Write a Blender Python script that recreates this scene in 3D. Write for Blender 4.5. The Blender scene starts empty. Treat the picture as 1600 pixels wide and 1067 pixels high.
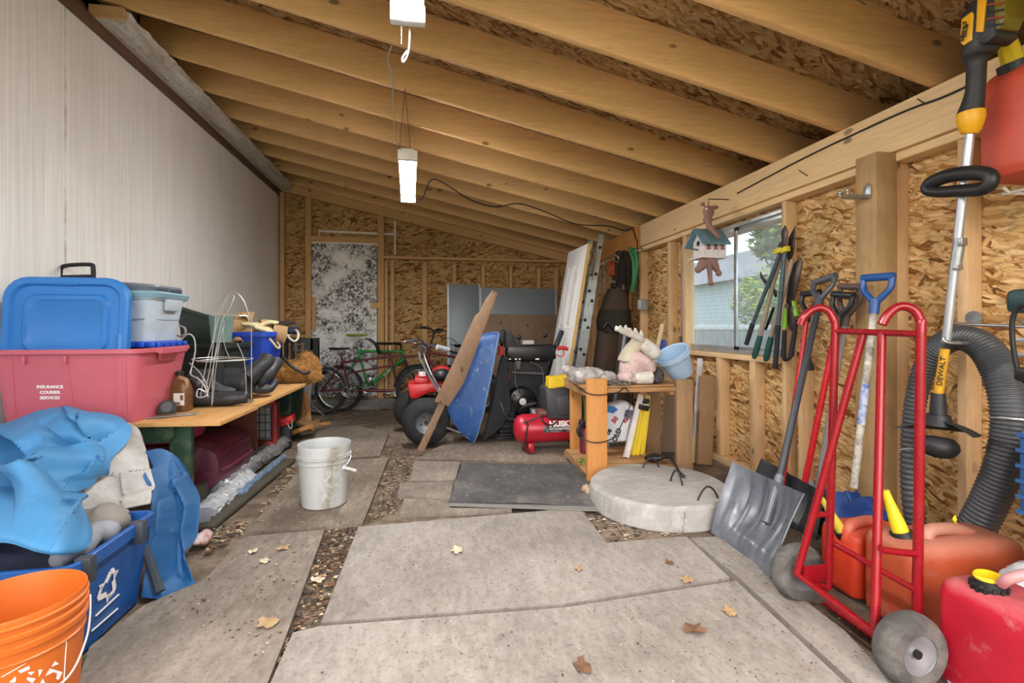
import bpy, bmesh, math, random
from mathutils import Vector, Matrix, noise
PI = math.pi
random.seed(7)
S = bpy.context.scene
COL = S.collection
V = Vector

# ------------------------------------------------------------------ camera maths
CAM_H, FPX, HORIZ, YAW = 1.1, 750.0, 510.0, math.atan(133/750)
SN, CS = math.sin(YAW), math.cos(YAW)
def at(px, py, X=None, Y=None, Z=None):
    u, v = (px-800)/FPX, (HORIZ-py)/FPX
    d = V((SN+u*CS, CS-u*SN, v))
    if X is not None: t = X/d.x
    elif Y is not None: t = Y/d.y
    else: t = (Z-CAM_H)/d.z
    return V((d.x*t, d.y*t, CAM_H+d.z*t))

cam = bpy.data.cameras.new('camera'); camo = bpy.data.objects.new('camera', cam); COL.objects.link(camo)
camo.location = (0, 0, CAM_H); camo.rotation_euler = (PI/2, 0, -YAW)
cam.sensor_width = 36; cam.lens = 36*FPX/1600; cam.shift_y = (HORIZ-533.5)/1600
cam.clip_start = .02; cam.clip_end = 200
S.camera = camo

# ------------------------------------------------------------------ materials
MATS = {}
class NT:
    def __init__(s, name):
        s.m = bpy.data.materials.new(name); s.m.use_nodes = True
        s.t = s.m.node_tree; s.n = s.t.nodes; s.l = s.t.links
        s.b = s.n['Principled BSDF']; s._tc = None
    def node(s, typ, **kw):
        n = s.n.new(typ)
        for k, v in kw.items():
            if k.startswith('_'): setattr(n, k[1:], v)
            else:
                key = int(k[1:]) if k[0] == 'i' and k[1:].isdigit() else k.replace('__', ' ')
                if hasattr(v, 'is_output') : s.l.new(v, n.inputs[key])
                else: n.inputs[key].default_value = v
        return n
    def tc(s, kind='Object'):
        if not s._tc: s._tc = s.n.new('ShaderNodeTexCoord')
        return s._tc.outputs[kind]
    def mp(s, vec, scale=(1,1,1), rot=(0,0,0), loc=(0,0,0)):
        return s.node('ShaderNodeMapping', Vector=vec, Scale=scale, Rotation=rot, Location=loc).outputs[0]
    def noise(s, vec, scale=5, detail=4, rough=.55, dist=0):
        return s.node('ShaderNodeTexNoise', Vector=vec, Scale=scale, Detail=detail, Roughness=rough, Distortion=dist).outputs[0]
    def ramp(s, fac, pts, interp='LINEAR'):
        r = s.n.new('ShaderNodeValToRGB'); r.color_ramp.interpolation = interp
        e = r.color_ramp.elements
        while len(e) < len(pts): e.new(.5)
        for el, (p, c) in zip(e, pts):
            el.position = p; el.color = (c[0], c[1], c[2], 1) if hasattr(c, '__len__') else (c, c, c, 1)
        s.l.new(fac, r.inputs[0]); return r.outputs[0]
    def math(s, op, a, b=0, c=0):
        n = s.n.new('ShaderNodeMath'); n.operation = op
        for i, x in enumerate((a, b, c)):
            if hasattr(x, 'is_output'): s.l.new(x, n.inputs[i])
            else: n.inputs[i].default_value = x
        return n.outputs[0]
    def mix(s, fac, a, b, mode='MIX'):
        n = s.n.new('ShaderNodeMix'); n.data_type = 'RGBA'; n.blend_type = mode
        for k, x in ((0, fac), (6, a), (7, b)):
            if hasattr(x, 'is_output'): s.l.new(x, n.inputs[k])
            else: n.inputs[k].default_value = x if k == 0 else ((x[0], x[1], x[2], 1) if len(x) == 3 else x)
        return n.outputs[2]
    def bump(s, h, strength=.3, dist=.01):
        n = s.node('ShaderNodeBump', Strength=strength, Distance=dist, Height=h)
        s.l.new(n.outputs[0], s.b.inputs['Normal'])
    def col(s, x):
        if hasattr(x, 'is_output'): s.l.new(x, s.b.inputs['Base Color'])
        else: s.b.inputs['Base Color'].default_value = (x[0], x[1], x[2], 1)
    def rough(s, x):
        if hasattr(x, 'is_output'): s.l.new(x, s.b.inputs['Roughness'])
        else: s.b.inputs['Roughness'].default_value = x
def hx(h):
    h = h.lstrip('#'); c = [int(h[i:i+2], 16)/255 for i in (0, 2, 4)]
    return tuple(x/12.92 if x <= .04045 else ((x+.055)/1.055)**2.4 for x in c)
def sc(c, k): return tuple(min(1, x*k) for x in c)

def mat(name, c, rough=.5, metal=0, var=.12, scale=9, bump=0, bscale=40, dirt=None, damt=.5, dscale=6, spec=.5, stretch=(1,1,1), alpha=None, emit=None):
    """plain material with tonal variation, optional dirt patches (stains with their own shape) and fine bump"""
    if name in MATS: return MATS[name]
    if isinstance(c, str): c = hx(c)
    t = NT(name); v = t.mp(t.tc(), scale=stretch)
    n = t.noise(v, scale, 5, .6)
    base = t.ramp(n, [(.3, sc(c, 1-var)), (.7, sc(c, 1+var))])
    if dirt is not None:
        if isinstance(dirt, str): dirt = hx(dirt)
        d = t.noise(v, dscale, 8, .68, .4)
        f = t.ramp(d, [(max(0, .62-damt*.4), 0), (min(1, .78-damt*.2), 1)])
        base = t.mix(t.math('MULTIPLY', f, min(1, damt*1.4)), base, dirt)
    t.col(base); t.b.inputs['Metallic'].default_value = metal
    t.rough(t.ramp(t.noise(v, scale*2.1, 4), [(.3, max(.03, rough-.08)), (.7, min(1, rough+.1))]))
    t.b.inputs['Specular IOR Level'].default_value = spec
    if bump: t.bump(t.noise(v, bscale, 6, .65), bump, .006)
    if emit:
        t.b.inputs['Emission Color'].default_value = (*emit[:3], 1); t.b.inputs['Emission Strength'].default_value = emit[3]
    if alpha is not None: t.b.inputs['Alpha'].default_value = alpha
    MATS[name] = t.m; return t.m

def wood(name, c, axis=0, dark=.62, knots=True, rough=.65, grime=None, gamt=.4, ring=1.0):
    """sawn timber: grain runs along object axis 0/1/2"""
    if name in MATS: return MATS[name]
    if isinstance(c, str): c = hx(c)
    t = NT(name)
    oi = t.node('ShaderNodeObjectInfo').outputs['Random']
    off = t.node('ShaderNodeCombineXYZ', X=t.math('MULTIPLY', oi, 37), Y=t.math('MULTIPLY', oi, 11), Z=t.math('MULTIPLY', oi, 53)).outputs[0]
    p = t.node('ShaderNodeVectorMath', _operation='ADD', i0=t.tc(), i1=off).outputs[0]
    s = [9, 9, 9]; s[axis] = .7
    w = t.noise(t.mp(p, scale=tuple(x*.25 for x in s)), 3, 3, .5)
    g = t.noise(t.mp(p, scale=s), 6*ring, 5, .62, 1.2)
    f = t.noise(t.mp(p, scale=tuple(x*5 for x in s)), 8, 3, .6)
    h = t.math('ADD', t.math('MULTIPLY', g, .6), t.math('ADD', t.math('MULTIPLY', w, .3), t.math('MULTIPLY', f, .15)))
    col = t.ramp(h, [(.34, sc(c, dark)), (.47, sc(c, .92)), (.56, c), (.72, sc(c, 1.16))])
    if knots:
        ks = [6.5, 6.5, 6.5]; ks[axis] = 3.4
        vo = t.node('ShaderNodeTexVoronoi', Vector=t.mp(p, scale=ks), Scale=1.0, Randomness=1.0)
        k = t.ramp(vo.outputs['Distance'], [(.05, 1), (.09, .85), (.125, 0)])
        k2 = t.math('MULTIPLY', k, t.ramp(t.node('ShaderNodeSeparateColor', Color=vo.outputs['Color']).outputs[0], [(.4, 0), (.45, 1)]))
        col = t.mix(t.math('MULTIPLY', k2, .85), col, sc(c, .22))
    if grime is not None:
        if isinstance(grime, str): grime = hx(grime)
        d = t.noise(p, 3.2, 8, .66)
        col = t.mix(t.math('MULTIPLY', t.ramp(d, [(.4, 0), (.68, 1)]), gamt), col, grime)
    t.col(col); t.rough(rough); t.bump(h, .12, .004); t.b.inputs['Specular IOR Level'].default_value = .3
    MATS[name] = t.m; return t.m

def osb(name, ax, tone=1.0, fl=1.0):
    """oriented strand board: several layers of overlapping flakes. ax = the two object axes spanning the sheet"""
    if name in MATS: return MATS[name]
    t = NT(name)
    sp = t.node('ShaderNodeSeparateXYZ', Vector=t.tc())
    p = t.node('ShaderNodeCombineXYZ', X=sp.outputs[ax[0]], Y=sp.outputs[ax[1]]).outputs[0]
    wv = t.node('ShaderNodeTexNoise', Vector=p, Scale=6.0, Detail=2.0)
    p = t.node('ShaderNodeVectorMath', _operation='MULTIPLY_ADD', i0=wv.outputs['Color'], i1=(.07, .07, 0), i2=p).outputs[0]
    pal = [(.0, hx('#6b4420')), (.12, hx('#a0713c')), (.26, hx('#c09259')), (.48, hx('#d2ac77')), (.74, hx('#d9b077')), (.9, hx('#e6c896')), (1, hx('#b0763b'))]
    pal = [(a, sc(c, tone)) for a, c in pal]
    col = None; hgt = None
    for i, (ang, L, W) in enumerate(((.2, 11, 44), (1.9, 10, 36), (-.7, 9, 33), (.75, 8, 30), (2.6, 8.5, 36), (-.15, 8, 30))):
        q = t.mp(p, scale=(L/fl*.8, W/fl*.8, 1), rot=(0, 0, 0), loc=(i*3.7, i*1.3, 0)) if ang == 0 else None
        r = t.mp(p, rot=(0, 0, ang))
        q = t.mp(r, scale=(L/fl*1.45, W/fl*1.5, 1), loc=(i*3.7, i*1.3, 0))
        vo = t.node('ShaderNodeTexVoronoi', _voronoi_dimensions='2D', Vector=q, Scale=1.0, Randomness=1.0)
        cc = t.node('ShaderNodeSeparateColor', Color=vo.outputs['Color'])
        fine = t.noise(t.mp(r, scale=(12, 160, 1)), 2, 2)
        v = t.math('ADD', cc.outputs[0], t.math('MULTIPLY', t.math('SUBTRACT', fine, .5), .4))
        c = t.ramp(v, pal)
        ed = t.ramp(vo.outputs['Distance'], [(.35, 1), (.75, .62)])
        c = t.mix(1.0, c, ed, 'MULTIPLY')
        if col is None: col, hgt = c, cc.outputs[2]
        else:
            m = t.ramp(cc.outputs[1], [(.52, 0), (.54, 1)])
            col = t.mix(m, col, c)
            hgt = t.math('ADD', t.math('MULTIPLY', hgt, t.math('SUBTRACT', 1, m)), t.math('MULTIPLY', cc.outputs[2], m))
    big = t.ramp(t.noise(p, 1.4, 4), [(.35, .8), (.65, 1.1)])
    col = t.mix(1.0, col, big, 'MULTIPLY')
    t.col(col); t.rough(.75); t.bump(hgt, .35, .004); t.b.inputs['Specular IOR Level'].default_value = .25
    MATS[name] = t.m; return t.m

# ------------------------------------------------------------------ objects
WM = {}
def wm(o): return WM.get(o.name, Matrix.Identity(4)) if o else Matrix.Identity(4)
def tag(o, label, cat, group=None, kind=None):
    o['label'] = label
    if cat: o['category'] = cat
    if group: o['group'] = group
    if kind: o['kind'] = kind
    return o
def thing(name, label, cat, loc=(0,0,0), rot=(0,0,0), group=None):
    o = bpy.data.objects.new(name, None); COL.objects.link(o)
    o.empty_display_size = .05
    rot = (0, 0, rot) if not hasattr(rot, '__len__') else rot
    o.location = loc; o.rotation_euler = rot
    from mathutils import Euler
    WM[o.name] = Matrix.Translation(V(loc)) @ Euler(rot).to_matrix().to_4x4()
    return tag(o, label, cat, group)

class MB:
    """collects shapes into one mesh. Coordinates are world coordinates unless build(local=True)"""
    def __init__(s): s.b = bmesh.new()
    def _tf(s, vs, M):
        for v in vs: v.co = M @ v.co
    def box(s, c, size, rot=(0,0,0), bev=0, seg=2):
        from mathutils import Euler
        M = Matrix.Translation(V(c)) @ Euler(rot).to_matrix().to_4x4() @ Matrix.Diagonal((*size, 1))
        g = bmesh.ops.create_cube(s.b, size=1); vs = g['verts']; s._tf(vs, M)
        if bev:
            es = list({e for v in vs for e in v.link_edges})
            bmesh.ops.bevel(s.b, geom=es, offset=bev, segments=seg, affect='EDGES', profile=.5)
        return s
    def box2(s, a, b, bev=0, seg=2):
        a, b = V(a), V(b); return s.box((a+b)/2, [abs(x) for x in (b-a)], bev=bev, seg=seg)
    def bar(s, p, q, w, h, up=(0,0,1), bev=0, roll=0):
        """rectangular bar from p to q; w across, h along 'up'"""
        p, q = V(p), V(q); d = q-p; L = d.length; x = d.normalized(); u = V(up)
        if abs(x.dot(u)) > .99: u = V((1,0,0)) if abs(x.x) < .9 else V((0,1,0))
        y = u.cross(x).normalized(); z = x.cross(y)
        R = Matrix((x, y, z)).transposed().to_4x4() @ Matrix.Rotation(roll, 4, 'X')
        M = Matrix.Translation((p+q)/2) @ R @ Matrix.Diagonal((L, w, h, 1))
        g = bmesh.ops.create_cube(s.b, size=1); s._tf(g['verts'], M)
        if bev:
            es = list({e for v in g['verts'] for e in v.link_edges})
            bmesh.ops.bevel(s.b, geom=es, offset=bev, segments=2, affect='EDGES', profile=.5)
        return s
    def tube(s, pts, r, n=10, closed=False, caps=True, sub=0):
        """swept round tube along points; r a number or one per point. sub: Catmull-Rom subdivision"""
        pts = [V(p) for p in pts]
        rs = list(r) if hasattr(r, '__len__') else [r]*len(pts)
        if sub:
            P, R = [], []; N = len(pts)
            rng = N if closed else N-1
            for i in range(rng):
                g = (lambda k: pts[k % N]) if closed else (lambda k: pts[max(0, min(N-1, k))])
                h = (lambda k: rs[k % N]) if closed else (lambda k: rs[max(0, min(N-1, k))])
                for j in range(sub):
                    t = j/sub; a, b, c, d = g(i-1), g(i), g(i+1), g(i+2)
                    P.append(.5*((2*b)+(c-a)*t+(2*a-5*b+4*c-d)*t*t+(-a+3*b-3*c+d)*t**3)); R.append(h(i)*(1-t)+h(i+1)*t)
            if not closed: P.append(pts[-1]); R.append(rs[-1])
            pts, rs = P, R
        N = len(pts); rings = []; nrm = None
        for i in range(N):
            if closed: d = pts[(i+1) % N]-pts[i-1]
            else: d = pts[min(N-1, i+1)]-pts[max(0, i-1)]
            if d.length < 1e-9: d = V((0,0,1))
            d.normalize()
            if nrm is None: nrm = d.orthogonal().normalized()
            else:
                nrm = nrm-d*nrm.dot(d)
                nrm = nrm.normalized() if nrm.length > 1e-6 else d.orthogonal().normalized()
            bi = d.cross(nrm)
            rings.append([s.b.verts.new(pts[i]+(nrm*math.cos(2*PI*k/n)+bi*math.sin(2*PI*k/n))*rs[i]) for k in range(n)])
        for i in range(N if closed else N-1):
            A, B = rings[i], rings[(i+1) % N]
            off = 0
            if closed and i == N-1:
                off = min(range(n), key=lambda o: sum((A[k].co-B[(k+o) % n].co).length for k in range(n)))
            for k in range(n):
                s.b.faces.new((A[k], A[(k+1) % n], B[(k+1+off) % n], B[(k+off) % n]))
        if caps and not closed:
            s.b.faces.new(rings[0][::-1]); s.b.faces.new(rings[-1])
        return s
    def cyl(s, p, q, r, r2=None, n=20): return s.tube([p, q], [r, r if r2 is None else r2], n)
    def lathe(s, prof, c=(0,0,0), axis=(0,0,1), n=32, sx=1, sy=1, cap0=False, cap1=False, wob=0):
        """profile (radius, height) about axis"""
        ax = V(axis).normalized(); q = V((0,0,1)).rotation_difference(ax).to_matrix()
        c = V(c); rings = []
        for r, h in prof:
            if r < 1e-6: rings.append([s.b.verts.new(c+q @ V((0,0,h)))])
            else: rings.append([s.b.verts.new(c+q @ V((r*sx*math.cos(2*PI*k/n), r*sy*math.sin(2*PI*k/n), h))) for k in range(n)])
        for A, B in zip(rings, rings[1:]):
            for k in range(n):
                if len(A) == 1 and len(B) == 1: continue
                if len(A) == 1: f = (A[0], B[(k+1) % n], B[k])
                elif len(B) == 1: f = (A[k], A[(k+1) % n], B[0])
                else: f = (A[k], A[(k+1) % n], B[(k+1) % n], B[k])
                s.b.faces.new(f)
        if cap0 and len(rings[0]) > 1: s.b.faces.new(rings[0][::-1])
        if cap1 and len(rings[-1]) > 1: s.b.faces.new(rings[-1])
        return s
    def prism(s, pts, ext, bev=0):
        """planar outline extruded by vector ext"""
        vs = [s.b.verts.new(V(p)) for p in pts]; f = s.b.faces.new(vs)
        g = bmesh.ops.extrude_face_region(s.b, geom=[f])
        nv = [x for x in g['geom'] if isinstance(x, bmesh.types.BMVert)]
        for v in nv: v.co += V(ext)
        if bev:
            es = list({e for v in vs+nv for e in v.link_edges})
            bmesh.ops.bevel(s.b, geom=es, offset=bev, segments=2, affect='EDGES', profile=.5)
        return s
    def ell(s, c, r, rot=(0,0,0), u=20, v=12):
        from mathutils import Euler
        if not hasattr(r, '__len__'): r = (r, r, r)
        M = Matrix.Translation(V(c)) @ Euler(rot).to_matrix().to_4x4() @ Matrix.Diagonal((*r, 1))
        g = bmesh.ops.create_uvsphere(s.b, u_segments=u, v_segments=v, radius=1); s._tf(g['verts'], M); return s
    def grid(s, f, nu, nv, closed_u=False):
        """surface f(u,v) with u,v in 0..1"""
        R = [[s.b.verts.new(V(f(i/nu, j/nv))) for j in range(nv+1)] for i in range(nu if closed_u else nu+1)]
        for i in range(nu):
            for j in range(nv):
                a = R[i]; b = R[(i+1) % len(R)]
                s.b.faces.new((a[j], b[j], b[j+1], a[j+1]))
        return s
    def loft(s, loops, cap0=True, cap1=True):
        R = [[s.b.verts.new(V(p)) for p in L] for L in loops]; n = len(R[0])
        for A, B in zip(R, R[1:]):
            for k in range(n): s.b.faces.new((A[k], A[(k+1) % n], B[(k+1) % n], B[k]))
        if cap0: s.b.faces.new(R[0][::-1])
        if cap1: s.b.faces.new(R[-1])
        return s
    def jitter(s, amp, scale=3, seed=0):
        for v in s.b.verts: v.co += noise.noise_vector(v.co*scale+V((seed, seed*.7, -seed)))*amp
        return s
    def xf(s, M):
        for v in s.b.verts: v.co = M @ v.co
        return s
    def solid(s, th):
        bmesh.ops.recalc_face_normals(s.b, faces=s.b.faces[:]); s.b.normal_update()
        F = s.b.faces[:]; E = [e for e in s.b.edges if len(e.link_faces) == 1]
        m = {v: s.b.verts.new(v.co-v.normal*th) for v in s.b.verts[:]}
        for f in F: s.b.faces.new([m[v] for v in reversed(f.verts)])
        for e in E:
            a, b = e.verts; s.b.faces.new((a, b, m[b], m[a]))
        return s
    def build(s, name, m, parent=None, local=False, smooth=True, ang=38, recalc=True):
        if recalc: bmesh.ops.recalc_face_normals(s.b, faces=s.b.faces[:])
        W = wm(parent)
        loc0 = None
        if not local:
            Wi = W.inverted()
            for v in s.b.verts: v.co = Wi @ v.co
        if smooth:
            lim = math.radians(ang)
            for f in s.b.faces: f.smooth = True
            for e in s.b.edges:
                if len(e.link_faces) == 2 and e.calc_face_angle(0) > lim: e.smooth = False
        me = bpy.data.meshes.new(name); s.b.to_mesh(me); s.b.free()
        for x in (m if isinstance(m, (list, tuple)) else [m]): me.materials.append(x)
        o = bpy.data.objects.new(name, me); COL.objects.link(o)
        if parent: o.parent = parent; WM[o.name] = W.copy()
        return o
def recenter(o, base=None):
    """move a single-mesh thing's origin to the middle of its base"""
    me = o.data; xs = [v.co.copy() for v in me.vertices]
    lo = V([min(x[i] for x in xs) for i in range(3)]); hi = V([max(x[i] for x in xs) for i in range(3)])
    c = V(((lo.x+hi.x)/2, (lo.y+hi.y)/2, lo.z)) if base is None else V(base)
    me.transform(Matrix.Translation(-c)); o.location = c; WM[o.name] = Matrix.Translation(c); return o
def one(mb, name, m, label, cat, group=None, kind=None, **kw):
    o = mb.build(name, m, None, **kw); recenter(o); return tag(o, label, cat, group, kind)
def copy_tree(o, parent=None):
    c = o.copy(); COL.objects.link(c)
    WM[c.name] = wm(o).copy()
    if parent: c.parent = parent
    for ch in list(o.children): copy_tree(ch, c)
    return c
def struct(mb, name, m, label=None, **kw):
    o = mb.build(name, m, None, **kw); o['kind'] = 'structure'
    if label: o['label'] = label
    return o
def rrect(w, h, r, n=5):
    """rounded rectangle outline (2D) centred on 0"""
    out = []
    for cx, cy, a0 in ((w/2-r, h/2-r, 0), (-w/2+r, h/2-r, PI/2), (-w/2+r, -h/2+r, PI), (w/2-r, -h/2+r, 1.5*PI)):
        for k in range(n+1):
            a = a0+PI/2*k/n; out.append((cx+r*math.cos(a), cy+r*math.sin(a)))
    return out
def text(s, name, m, parent, M, size=.1, ext=.0008, font_bold=.0, label=None):
    """lettering as thin raised mesh; M places the text plane (x right, y up) in world"""
    c = bpy.data.curves.new('txt', 'FONT'); c.body = s; c.size = size; c.extrude = ext; c.offset = font_bold
    c.align_x = 'CENTER'; c.align_y = 'CENTER'; c.resolution_u = 3
    o = bpy.data.objects.new('txt', c); COL.objects.link(o)
    me = bpy.data.meshes.new_from_object(o.evaluated_get(bpy.context.evaluated_depsgraph_get()))
    bpy.data.objects.remove(o); bpy.data.curves.remove(c)
    me.name = name; me.transform(wm(parent).inverted() @ M); me.materials.clear(); me.materials.append(m)
    t = bpy.data.objects.new(name, me); COL.objects.link(t); t.parent = parent; WM[t.name] = wm(parent).copy()
    if label: t['label'] = label
    return t
def frame(o, x, y):
    """matrix with origin o, x axis and y axis given (z = x cross y)"""
    x = V(x).normalized(); y = V(y); z = x.cross(y).normalized(); y = z.cross(x)
    M = Matrix((x, y, z)).transposed().to_4x4(); M.translation = V(o); return M
# ------------------------------------------------------------------ more shape helpers
def blob(shapes, vox=.012, smooth=4, dis=0, dsc=20):
    """melt shapes (an MB) into one continuous skin"""
    me = bpy.data.meshes.new('tmp'); bmesh.ops.recalc_face_normals(shapes.b, faces=shapes.b.faces[:]); shapes.b.to_mesh(me); shapes.b.free()
    o = bpy.data.objects.new('tmp', me); COL.objects.link(o)
    m = o.modifiers.new('r', 'REMESH'); m.mode = 'VOXEL'; m.voxel_size = vox
    if smooth: s = o.modifiers.new('s', 'SMOOTH'); s.iterations = smooth; s.factor = .5
    me2 = bpy.data.meshes.new_from_object(o.evaluated_get(bpy.context.evaluated_depsgraph_get()))
    bpy.data.objects.remove(o); bpy.data.meshes.remove(me)
    mb = MB(); mb.b.from_mesh(me2); bpy.data.meshes.remove(me2)
    if dis:
        mb.b.normal_update()
        for v in mb.b.verts: v.co += v.normal*dis*noise.noise(v.co*dsc)
    return mb
def rr(cx, cy, z, w, d, r=.04, n=5): return [(cx+x, cy+y, z) for x, y in rrect(w, d, r, n)]
def tub(c, wb, db, wt, dt, h, th=.004, r=.05, rim=.018, rimh=.02, steps=4, off=(0, 0)):
    """open plastic container: bottom wb x db, top wt x dt, outward rim"""
    x, y, z = c; L = []
    for i in range(steps+1):
        k = i/steps; L.append(rr(x+off[0]*(1-k), y+off[1]*(1-k), z+(h-rimh)*k, wb+(wt-wb)*k, db+(dt-db)*k, r))
    L += [rr(x, y, z+h-rimh, wt+2*rim, dt+2*rim, r+rim), rr(x, y, z+h-.003, wt+2*rim, dt+2*rim, r+rim), rr(x, y, z+h, wt+2*rim-.006, dt+2*rim-.006, r+rim), rr(x, y, z+h, wt-.004, dt-.004, r), rr(x, y, z+h-.008, wt-2*th, dt-2*th, r)]
    for i in range(steps, -1, -1):
        k = i/steps*.96+.0; L.append(rr(x+off[0]*(1-k), y+off[1]*(1-k), z+th+(h-rimh)*k, wb+(wt-wb)*k-2*th, db+(dt-db)*k-2*th, max(.005, r-th)))
    return MB().loft(L)
def pail(c, r0, r1, h, ribs, th=.0035, n=48, axis=(0,0,1)):
    """bucket profile with raised bands at the heights in ribs"""
    P = [(r0-.012, 0), (r0, .008)]
    for z0, z1, o in ribs:
        f = lambda z: r0+(r1-r0)*z/h
        P += [(f(z0), z0), (f(z0)+o, z0+.003), (f(z1)+o, z1-.003), (f(z1), z1)]
    P += [(r1, h-.004), (r1-.001, h), (r1-th, h), (r1-th-.001, h-.004), (r0-th, .006), (0, .006)]
    return MB().lathe([(0, 0)]+P, c, axis, n)
def cr(P, t):
    n = len(P)-1; x = t*n; i = min(n-1, int(x)); f = x-i
    g = lambda k: P[max(0, min(n, k))]
    a, b, c, d = g(i-1), g(i), g(i+1), g(i+2)
    return .5*((2*b)+(c-a)*f+(2*a-5*b+4*c-d)*f*f+(-a+3*b-3*c+d)*f**3)
def cloth(rows, nu=60, nv=60, fold=.015, fs=7, th=.004, seed=0, crease=None):
    """draped sheet through a net of control points, with creased folds"""
    R = [[V(p) for p in r] for r in rows]
    mb = MB()
    def f(u, v):
        return cr([cr(r, u) for r in R], v)
    mb.grid(f, nu, nv); bmesh.ops.recalc_face_normals(mb.b, faces=mb.b.faces[:]); mb.b.normal_update()
    for vtx in mb.b.verts:
        p = vtx.co*fs+V((seed, seed*.3, 0)); w = p+noise.noise_vector(p*.6)*.9
        a = 1-abs(noise.noise(w))*2.2; b = noise.noise(p*.5+V((9, 0, 0)))
        vtx.co += vtx.normal*(fold*(a*.7+b*.9))
    for line, amp, wp, wn in (crease or ()):
        # a pressed fold: a ridge along the line, falling off slowly on one side and sharply on the other
        for vtx in mb.b.verts:
            d = vtx.co-V((0, 0, CAM_H)); f = d.x*SN+d.y*CS; qx, qy = 800+FPX*(d.x*CS-d.y*SN)/f, HORIZ-FPX*d.z/f
            best = None
            for (x0, y0), (x1, y1) in zip(line, line[1:]):
                ex, ey = x1-x0, y1-y0; L = math.hypot(ex, ey); tt = max(0, min(1, ((qx-x0)*ex+(qy-y0)*ey)/L/L))
                hx_, hy_ = qx-x0-ex*tt, qy-y0-ey*tt; dd = math.hypot(hx_, hy_); sg = 1 if ex*(qy-y0)-ey*(qx-x0) < 0 else -1
                if best is None or dd < best[0]: best = (dd, sg)
            dd, sg = best; k = math.exp(-dd/wp) if sg > 0 else 1-1.6*math.exp(0)*(dd/wn)*math.exp(1-dd/wn)*.5 if dd < wn else (1-.8)*math.exp(-(dd-wn)/wn) if False else (math.exp(-dd/wp) if sg > 0 else 0)
            if sg < 0: k = math.exp(-(dd/wn)**2)*1.0-.55*(dd/wn/2)*math.exp(1-dd/wn/2)
            vtx.co += V((SN, CS, 0))*-amp*k+V((0, 0, amp*.35*k))
    mb.solid(th); return mb
def px(*pts): return [at(p[0], p[1], Y=p[2]) for p in pts]
def board(pts, z0, z1): return MB().prism([(p.x, p.y, z0) for p in pts], (0, 0, z1-z0))
# ---- shared materials
Mblack = mat('black plastic', '#1b1c1e', .45, var=.2); Mrub = mat('black rubber', '#26262a', .75, var=.25, bump=.15)
Msteel = mat('galvanised steel', '#a9adb0', .35, .85, var=.2); Malu = mat('aluminium', '#b9bec2', .38, .8, var=.12, dirt='#7b7f82', damt=.4)
Mwhitep = mat('white print', '#f1efea', .6, var=.03); Mdarkp = mat('dark print', '#22252c', .6, var=.05)
Mchrome = mat('chrome', '#c8ccce', .18, 1, var=.08)
# ================================================================== the setting
XL, XR, YB, YF = -2.12, 2.46, 7.5, -1.2
SL = .2188
def zr(x): return 2.74-SL*x            # underside of rafters
def zd(x): return zr(x)+.235           # underside of roof deck
pine = '#e8b876'
W_rafter = wood('rafter pine', '#e5b980', 0, dark=.72, rough=.6)
W_studz = wood('stud pine', '#dcb88c', 2, dark=.68, grime='#a57d50', gamt=.3)
W_studback = wood('back stud pine', '#c79f6c', 2, dark=.7)
W_platex = wood('plate pine x', '#cfa673', 0, dark=.7)
W_beam = wood('beam pine', '#e6c596', 1, dark=.75, rough=.6)
W_beamdark = wood('beam pine dark', '#b98245', 1, dark=.7)
W_post = wood('weathered post', '#b09066', 2, dark=.6, grime='#6d5337', gamt=.5)
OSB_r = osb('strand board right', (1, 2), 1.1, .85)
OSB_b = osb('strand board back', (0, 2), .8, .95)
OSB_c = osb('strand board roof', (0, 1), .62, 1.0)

# dirt floor ---------------------------------------------------------
def dip(y): 
    t = max(0, min(1, (y-4.9)/1.9)); return -.11*t*t*(3-2*t)
def dirt_mat():
    t = NT('earth floor'); v = t.tc()
    n1 = t.noise(v, 1.3, 6, .6); n2 = t.noise(v, 9, 8, .7); n3 = t.noise(v, 60, 4, .7)
    h = t.math('ADD', t.math('MULTIPLY', n1, .5), t.math('MULTIPLY', n2, .5))
    c = t.ramp(h, [(.32, hx('#4c4136')), (.48, hx('#6b5e51')), (.6, hx('#8b7d6e')), (.74, hx('#a79c8e'))])
    sp = t.ramp(n3, [(.6, 0), (.68, 1)])
    c = t.mix(t.math('MULTIPLY', sp, .45), c, hx('#b3a692'))
    t.col(c); t.rough(.95); t.bump(t.math('ADD', n2, t.math('MULTIPLY', n3, .4)), .6, .02)
    t.b.inputs['Specular IOR Level'].default_value = .15
    return t.m
mb = MB()
def ff(u, v):
    x = -2.3+5.0*u; y = YF+(YB+.3-YF)*v
    return (x, y, dip(y)+.012*noise.noise(V((x*2.3, y*2.3, 0)))+.005*noise.noise(V((x*9, y*9, 3)))-.012)
mb.grid(ff, 100, 170)
struct(mb, 'floor', dirt_mat(), 'bare packed earth floor strewn with leaf litter')

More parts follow.
